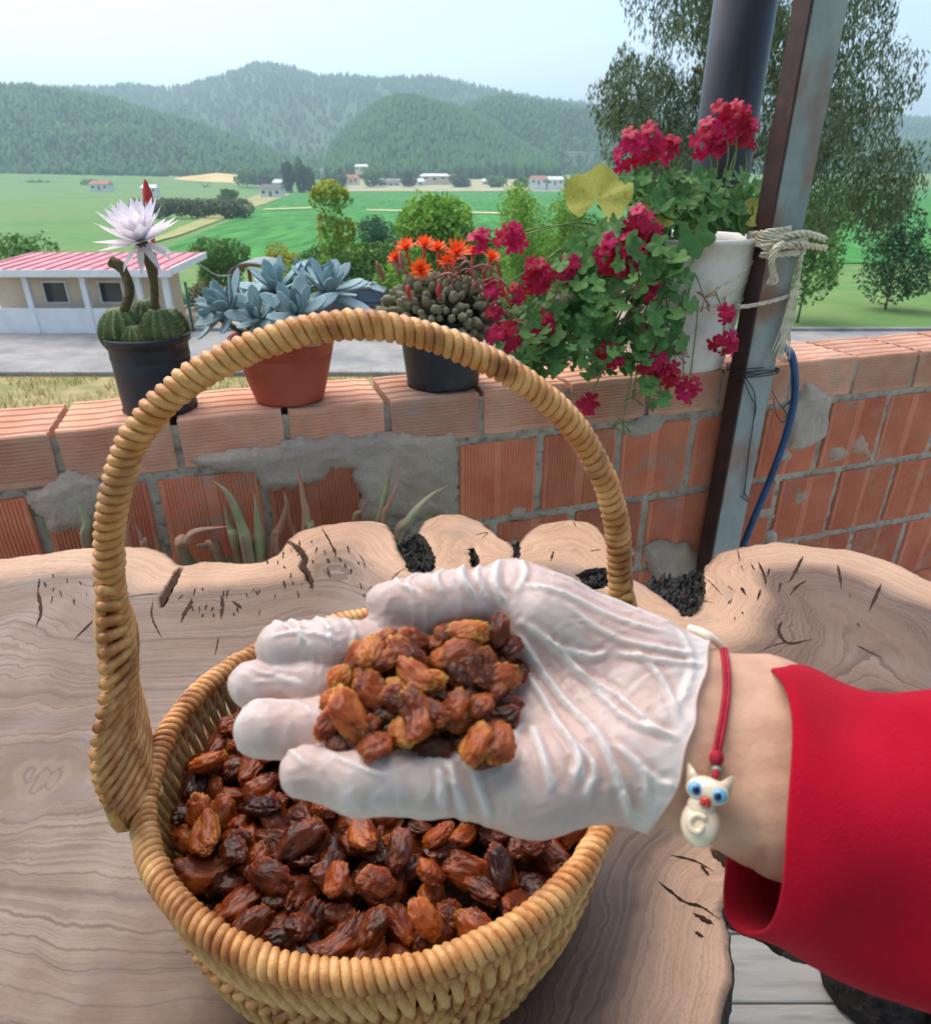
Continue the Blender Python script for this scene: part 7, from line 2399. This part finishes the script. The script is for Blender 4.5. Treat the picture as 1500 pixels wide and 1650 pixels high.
mb = MB(); mb.box(((hx0 + hx1) / 2 - .55, (hy0 + hy1) / 2 + .2, (GZ + zr) / 2), (5.4, hy1 - hy0 - 1.4, zr - GZ)); mb.build('wall', M['cream'], ph, False)
for x in (hx1 - .35, hx1 - 1.3, hx1 - 3.2, hx1 - 5.2):
    mb = MB(); mb.bevbox((x, hy0 + .25, (GZ + zr) / 2), (.20, .20, zr - GZ - .02), .02); mb.build('column', M['white_paint'], ph, False)
mb = MB(); mb.box(((hx0 + hx1) / 2, hy0 + .22, GZ + .45), (6.6, .06, .9)); mb.build('parapet', M['white_paint'], ph, False)
for x in (hx1 - 2.6, hx1 - 4.6):
    mb = MB(); mb.box((x, hy0 + .87, GZ + 1.35), (.9, .06, .8)); w_ = mb.build('window', M['white_paint'], ph, False)
    mb = MB(); mb.box((x, hy0 + .845, GZ + 1.35), (.76, .03, .66)); link('pane', mb.mesh('pane', False, org_of(w_)), M['glass'], w_)
# green gate post beside it
gp_ = on_z(312, 535, GZ)
mb = MB(); mb.tube([(gp_[0], gp_[1], GZ), (gp_[0], gp_[1], GZ + 1.7)], .045, 10); mb.lathe([(.06, 0), (.06, .03), (.001, .06)], (gp_[0], gp_[1], GZ + 1.7), 10)
tag(mb.build('gate_post', pm('green_paint', S(40, 92, 76), S(54, 108, 90), 4, .5)), 'green metal gate post beside the cream house', 'post')

# ---------------------------------------------------------------- wooden gazebo
M['pine_wood'] = pm('varnished_timber', S(150, 92, 44), S(178, 116, 62), 5, .55, stretch=(1, 1, .2))
g0_ = on_z(376, 500, GZ - .2); GY = 30.0
gl = on_y(378, 440, GY); gr = on_y(436, 440, GY)
gzb = empty('garden_gazebo', ((gl[0] + gr[0]) / 2, GY, GZ), 'small wooden gazebo with arched grey roof in the garden', 'gazebo')
gw = gr[0] - gl[0]
zt_ = on_y(405, 425, GY)[2]
zb_ = on_y(405, 442, GY)[2]
for sx in (0, 1):
    for dy in (0, 1.8):
        mb = MB(); mb.bevbox((gl[0] + .08 + sx * (gw - .16), GY + dy, (GZ + zb_) / 2), (.14, .14, zb_ - GZ), .01); mb.build('post', M['pine_wood'], gzb, False)
def arch(y, name, r_add, wdt, dep, mt):
    mb = MB(); V = []; n = 17
    for i in range(n):
        a = math.pi * i / (n - 1)
        cxx = (gl[0] + gr[0]) / 2 - math.cos(a) * (gw / 2 + r_add + .1); cz_ = zb_ - .05 + math.sin(a) * (zt_ - zb_ + r_add)
        V += [(cxx, y, cz_), (cxx, y + dep, cz_), (cxx, y + dep, cz_ + wdt), (cxx, y, cz_ + wdt)]
    F = []
    for i in range(n - 1):
        for k in range(4): F.append((i * 4 + k, i * 4 + (k + 1) % 4, i * 4 + 4 + (k + 1) % 4, i * 4 + 4 + k))
    mb.add(V, F); return mb.build(name, mt, gzb, False)
arch(GY - .1, 'arch_beam', -.05, .14, .1, M['pine_wood']); arch(GY + 1.8, 'arch_beam', -.05, .14, .1, M['pine_wood'])
arch(GY - .3, 'roof', .08, .06, 2.4, pm('grey_shingle', S(122, 132, 132), S(146, 154, 152), 5, .8))
mb = MB(); mb.bevbox(((gl[0] + gr[0]) / 2, GY + 1.75, GZ + .45), (gw, .06, .8), .01); mb.build('rail', M['pine_wood'], gzb, False)
# cable from the house to the gazebo
a = on_y(312, 418, 27); b = np.array([gl[0], GY, zb_])
mb = MB(); mb.tube(bez([a, (a + b) / 2 + np.array([0, 0, -.28]), b], 10), .012, 6); tag(mb.build('cable', M['white_paint']), 'pale cable sagging from the pink roof to the gazebo', 'cable')

# ---------------------------------------------------------------- parked car
def car():
    Y0 = 26.4
    c = on_z(575, 522, GZ)
    t = empty('parked_car', (c[0], Y0, GZ), 'dark blue car parked beyond the road, half hidden by the succulent', 'car')
    paint = pm('dark_blue_paint', S(30, 36, 52), S(38, 44, 62), 2, .25, spec=.5, coat=.6)
    L_, W_ = 3.9, 1.65
    prof = [(-1.95, .30), (-1.97, .62), (-1.80, .82), (-1.05, .92), (1.35, .95), (1.85, .90), (1.95, .70), (1.96, .32)]
    cab = [(-1.05, .92), (-.50, 1.38), (-.1, 1.45), (.75, 1.44), (1.20, 1.30), (1.55, .95)]
    def loft(pr, w0, w1, mt, name, zb=None):
        V = []; F = []; n = len(pr)
        for s_ in (-1, 1):
            for x, z in pr: V.append((c[0] + x, Y0 + s_ * (w0 if z < 1.0 else w1), GZ + z))
        for i in range(n - 1): F.append((i, i + 1, n + i + 1, n + i))
        F.append((n - 1, 0, n, 2 * n - 1)); F.append(tuple(range(n))[::-1]); F.append(tuple(range(n, 2 * n)))
        mb = MB(); mb.add(V, F); return mb.build(name, mt, t, False)
    loft(prof, W_ / 2, W_ / 2, paint, 'body')
    loft(cab, W_ / 2 - .06, W_ / 2 - .22, paint, 'cabin')
    for s_ in (-1, 1):
        for x0, x1, x2, x3 in ((-.82, -.40, .22, .22), (.30, .30, .95, 1.28)):
            y0, y1 = Y0 + s_ * (W_ / 2 - .045), Y0 + s_ * (W_ / 2 - .19)
            mb = MB(); mb.add([(c[0] + x0, y0, GZ + .99), (c[0] + x3, y0, GZ + .99), (c[0] + x2, y1, GZ + 1.36), (c[0] + x1, y1, GZ + 1.36)], [(0, 1, 2, 3)]); mb.build('window', M['glass'], t, False)
    for x in (-1.2, 1.2):
        for s_ in (-1, 1):
            mb = MB(); P = []
            mb.lathe([(.001, -.1), (.30, -.1), (.33, -.06), (.33, .06), (.30, .1), (.001, .1)], (0, 0, 0), 24)
            mb.v = [(c[0] + x + vx, Y0 + s_ * (W_ / 2 - .06) + vz, GZ + .33 + vy) for vx, vy, vz in mb.v]
            wh = mb.build('wheel', M['black_plastic'], t)
            mb = MB(); mb.lathe([(.001, -.12), (.19, -.11), (.2, -.09), (.2, .09), (.19, .11), (.001, .12)], (0, 0, 0), 18)
            mb.v = [(c[0] + x + vx, Y0 + s_ * (W_ / 2 - .06) + vz, GZ + .33 + vy) for vx, vy, vz in mb.v]
            link('rim', mb.mesh('rim', True, org_of(wh)), pm('alloy', S(150, 150, 155), None, 5, .35, metal=.8), wh)
    for s_ in (-1, 1):
        mb = MB(); mb.bevbox((c[0] - 1.93, Y0 + s_ * .6, GZ + .70), (.12, .32, .14), .02); mb.build('headlight', M['white_paint'], t, False)
        mb = MB(); mb.bevbox((c[0] + 1.92, Y0 + s_ * .62, GZ + .78), (.1, .22, .16), .02); mb.build('taillight', M['bud_red'], t, False)
    mb = MB()
    for x in (-.2, .6): mb.bevbox((c[0] + x, Y0, GZ + 1.50), (.05, 1.1, .04), .01)
    for s_ in (-1, 1): mb.bevbox((c[0] + .2, Y0 + s_ * .5, GZ + 1.49), (1.3, .04, .05), .01)
    mb.build('roof_rack', pm('silver_rack', S(190, 198, 204), None, 5, .35, metal=.3), t, False)
car()

# ---------------------------------------------------------------- far houses
M['tile'] = pm('roof_tile', S(150, 96, 78), S(172, 118, 98), .8, .8)
M['pale_roof'] = pm('pale_metal_roof', S(190, 198, 204), S(206, 212, 216), .8, .5)
M['dark_roof'] = pm('dark_roof', S(84, 84, 88), S(104, 102, 104), .8, .7)
def house(u, vb, wpx, hpx, D, roofm, wallm, label, gable=True):
    p = on_y(u, vb, D)
    px = (D * cP - (p[2] - CAM[2]) * sP) / FPX
    w = wpx * px; hw = hpx * px * .62; hr = hpx * px * .38; d = w * .7
    t = empty('farmhouse', tuple(p), label, 'house', 'houses across the valley')
    z0 = p[2]
    mb = MB(); mb.box((p[0], D + d / 2, z0 + hw / 2 - 2), (w, d, hw + 4)); mb.build('wall', wallm, t, False)
    e = w * .06
    x0, x1, y0, y1 = p[0] - w / 2 - e, p[0] + w / 2 + e, D - e, D + d + e
    mb = MB(); mb.add([(x0, y0, z0 + hw), (x1, y0, z0 + hw), (x1, y1, z0 + hw), (x0, y1, z0 + hw), (x0 + e * 2, D + d / 2, z0 + hw + hr), (x1 - e * 2, D + d / 2, z0 + hw + hr)], [(0, 1, 5, 4), (2, 3, 4, 5), (1, 2, 5), (3, 0, 4), (0, 3, 2, 1)]); mb.build('roof', roofm, t, False)
    for k in range(3):
        x = p[0] - w * .32 + k * w * .32
        if k == 1:
            mb = MB(); mb.box((x, D - .05, z0 + hw * .35), (w * .1, .12, hw * .7)); mb.build('door', M['trunk'], t, False)
        else:
            mb = MB(); mb.box((x, D - .05, z0 + hw * .55), (w * .14, .12, hw * .36)); mb.build('window', M['glass'], t, False)
HS = [(436, 316, 34, 18, 420, 'dark_roof', 'white_paint', 'white farmhouse with dark roof at the edge of the green field'), (452, 302, 24, 12, 560, 'pale_roof', 'white_paint', 'white house with pale roof behind the dark roofed farmhouse'),
      (240, 311, 24, 13, 420, 'pale_roof', 'white_paint', 'white house with pale roof below the wheat field'), (565, 294, 24, 12, 740, 'tile', 'cream', 'cream house with tiled roof right of the tall dark trees'),
      (582, 274, 20, 9, 820, 'pale_roof', 'cream', 'highest cream house, at the foot of the round hill'), (605, 300, 26, 12, 730, 'pale_roof', 'white_paint', 'small white house with pale roof below the tiled house'), (630, 300, 28, 10, 730, 'dark_roof', 'white_paint', 'long white house under the round hill'),
      (668, 300, 30, 12, 735, 'pale_roof', 'white_paint', 'white house in the middle of the village row'), (700, 290, 44, 10, 760, 'pale_roof', 'cream', 'long low house at the foot of the hill'), (735, 294, 24, 12, 760, 'tile', 'cream', 'cream house with tiled roof in the right half of the village'), (790, 298, 26, 10, 760, 'pale_roof', 'white_paint', 'small white house left of the light green trees'),
      (868, 297, 28, 13, 640, 'tile', 'white_paint', 'white house with tiled roof behind the light green trees'), (894, 298, 28, 13, 640, 'pale_roof', 'white_paint', 'white house with pale blue roof near the pylon'), (160, 306, 30, 14, 600, 'tile', 'white_paint', 'white house with tiled roof at the far left')]
for (u, vb, w, hh, D, rm, wm, lb) in HS: house(u, vb, w, hh, D, M[rm], M[wm], lb)

# ---------------------------------------------------------------- pylons
M['galv'] = pm('galvanised_steel', S(170, 176, 176), S(186, 190, 190), 1, .5)
def pylon(u, vt, vb, wpx, D, label):
    b = on_y(u, vb, D); tpp = on_y(u, vt, D)
    px = (D * cP) / FPX
    t = empty('pylon', tuple(b), label, 'pylon', 'power pylons in the valley')
    Hh = tpp[2] - b[2]; w = wpx * px
    z1 = b[2] + Hh * .35
    r = .0011 * D * .5
    ends = []
    for s_ in (-1, 1):
        for dy in (-1, 1):
            mb = MB(); mb.tube([(b[0] + s_ * w * .12, D + dy * w * .12, b[2] - 3), (b[0] + s_ * w * .05, D + dy * w * .05, z1)], r, 5); mb.build('leg', M['galv'], t)
        for q in (-1, 1):
            mb = MB(); mb.tube([(b[0] + s_ * w * .03, D, z1), (b[0] + s_ * (w * .42 + q * w * .06), D, tpp[2])], r, 5); mb.build('arm', M['galv'], t)
        for k in range(4):
            f = k / 4
            mb = MB(); mb.tube([(b[0] + s_ * (w * .03 + w * .33 * f), D, z1 + (tpp[2] - z1) * f), (b[0] + s_ * (w * .03 + w * .45 * (f + .2)), D, z1 + (tpp[2] - z1) * (f + .2))], r * .7, 4); mb.build('brace', M['galv'], t)
    mb = MB(); mb.tube([(b[0] - w * .62, D, tpp[2]), (b[0] + w * .62, D, tpp[2])], r, 5); mb.build('crossarm', M['galv'], t)
    mb = MB(); mb.tube([(b[0] - w * .55, D, tpp[2] - Hh * .06), (b[0] + w * .55, D, tpp[2] - Hh * .06)], r * .8, 5); mb.build('crossarm', M['galv'], t)
pylon(935, 245, 300, 44, 480, 'nearer steel power pylon above the yellowing leaf')
pylon(520, 232, 290, 26, 780, 'farther steel power pylon beside the tall dark trees')

# ================================================================ haze
hz = bpy.data.materials.new('haze'); hz.use_nodes = True
nt, N, L = nodes(hz)
N.remove(N['Principled BSDF'])
pv = N.new('ShaderNodeVolumePrincipled')
pv.inputs['Color'].default_value = (0.66, 0.90, 1.0, 1)
pv.inputs['Density'].default_value = HAZE
pv.inputs['Anisotropy'].default_value = 0.2
L.new(pv.outputs[0], N['Material Output'].inputs['Volume'])
mb = MB(); mb.box((0, 0, (FZ - 3 + 420) / 2), (9600, 9600, 420 - (FZ - 3)))
tag(mb.build('haze', hz, smooth=False), 'thin pale blue haze over the valley', 'haze', kind='stuff')
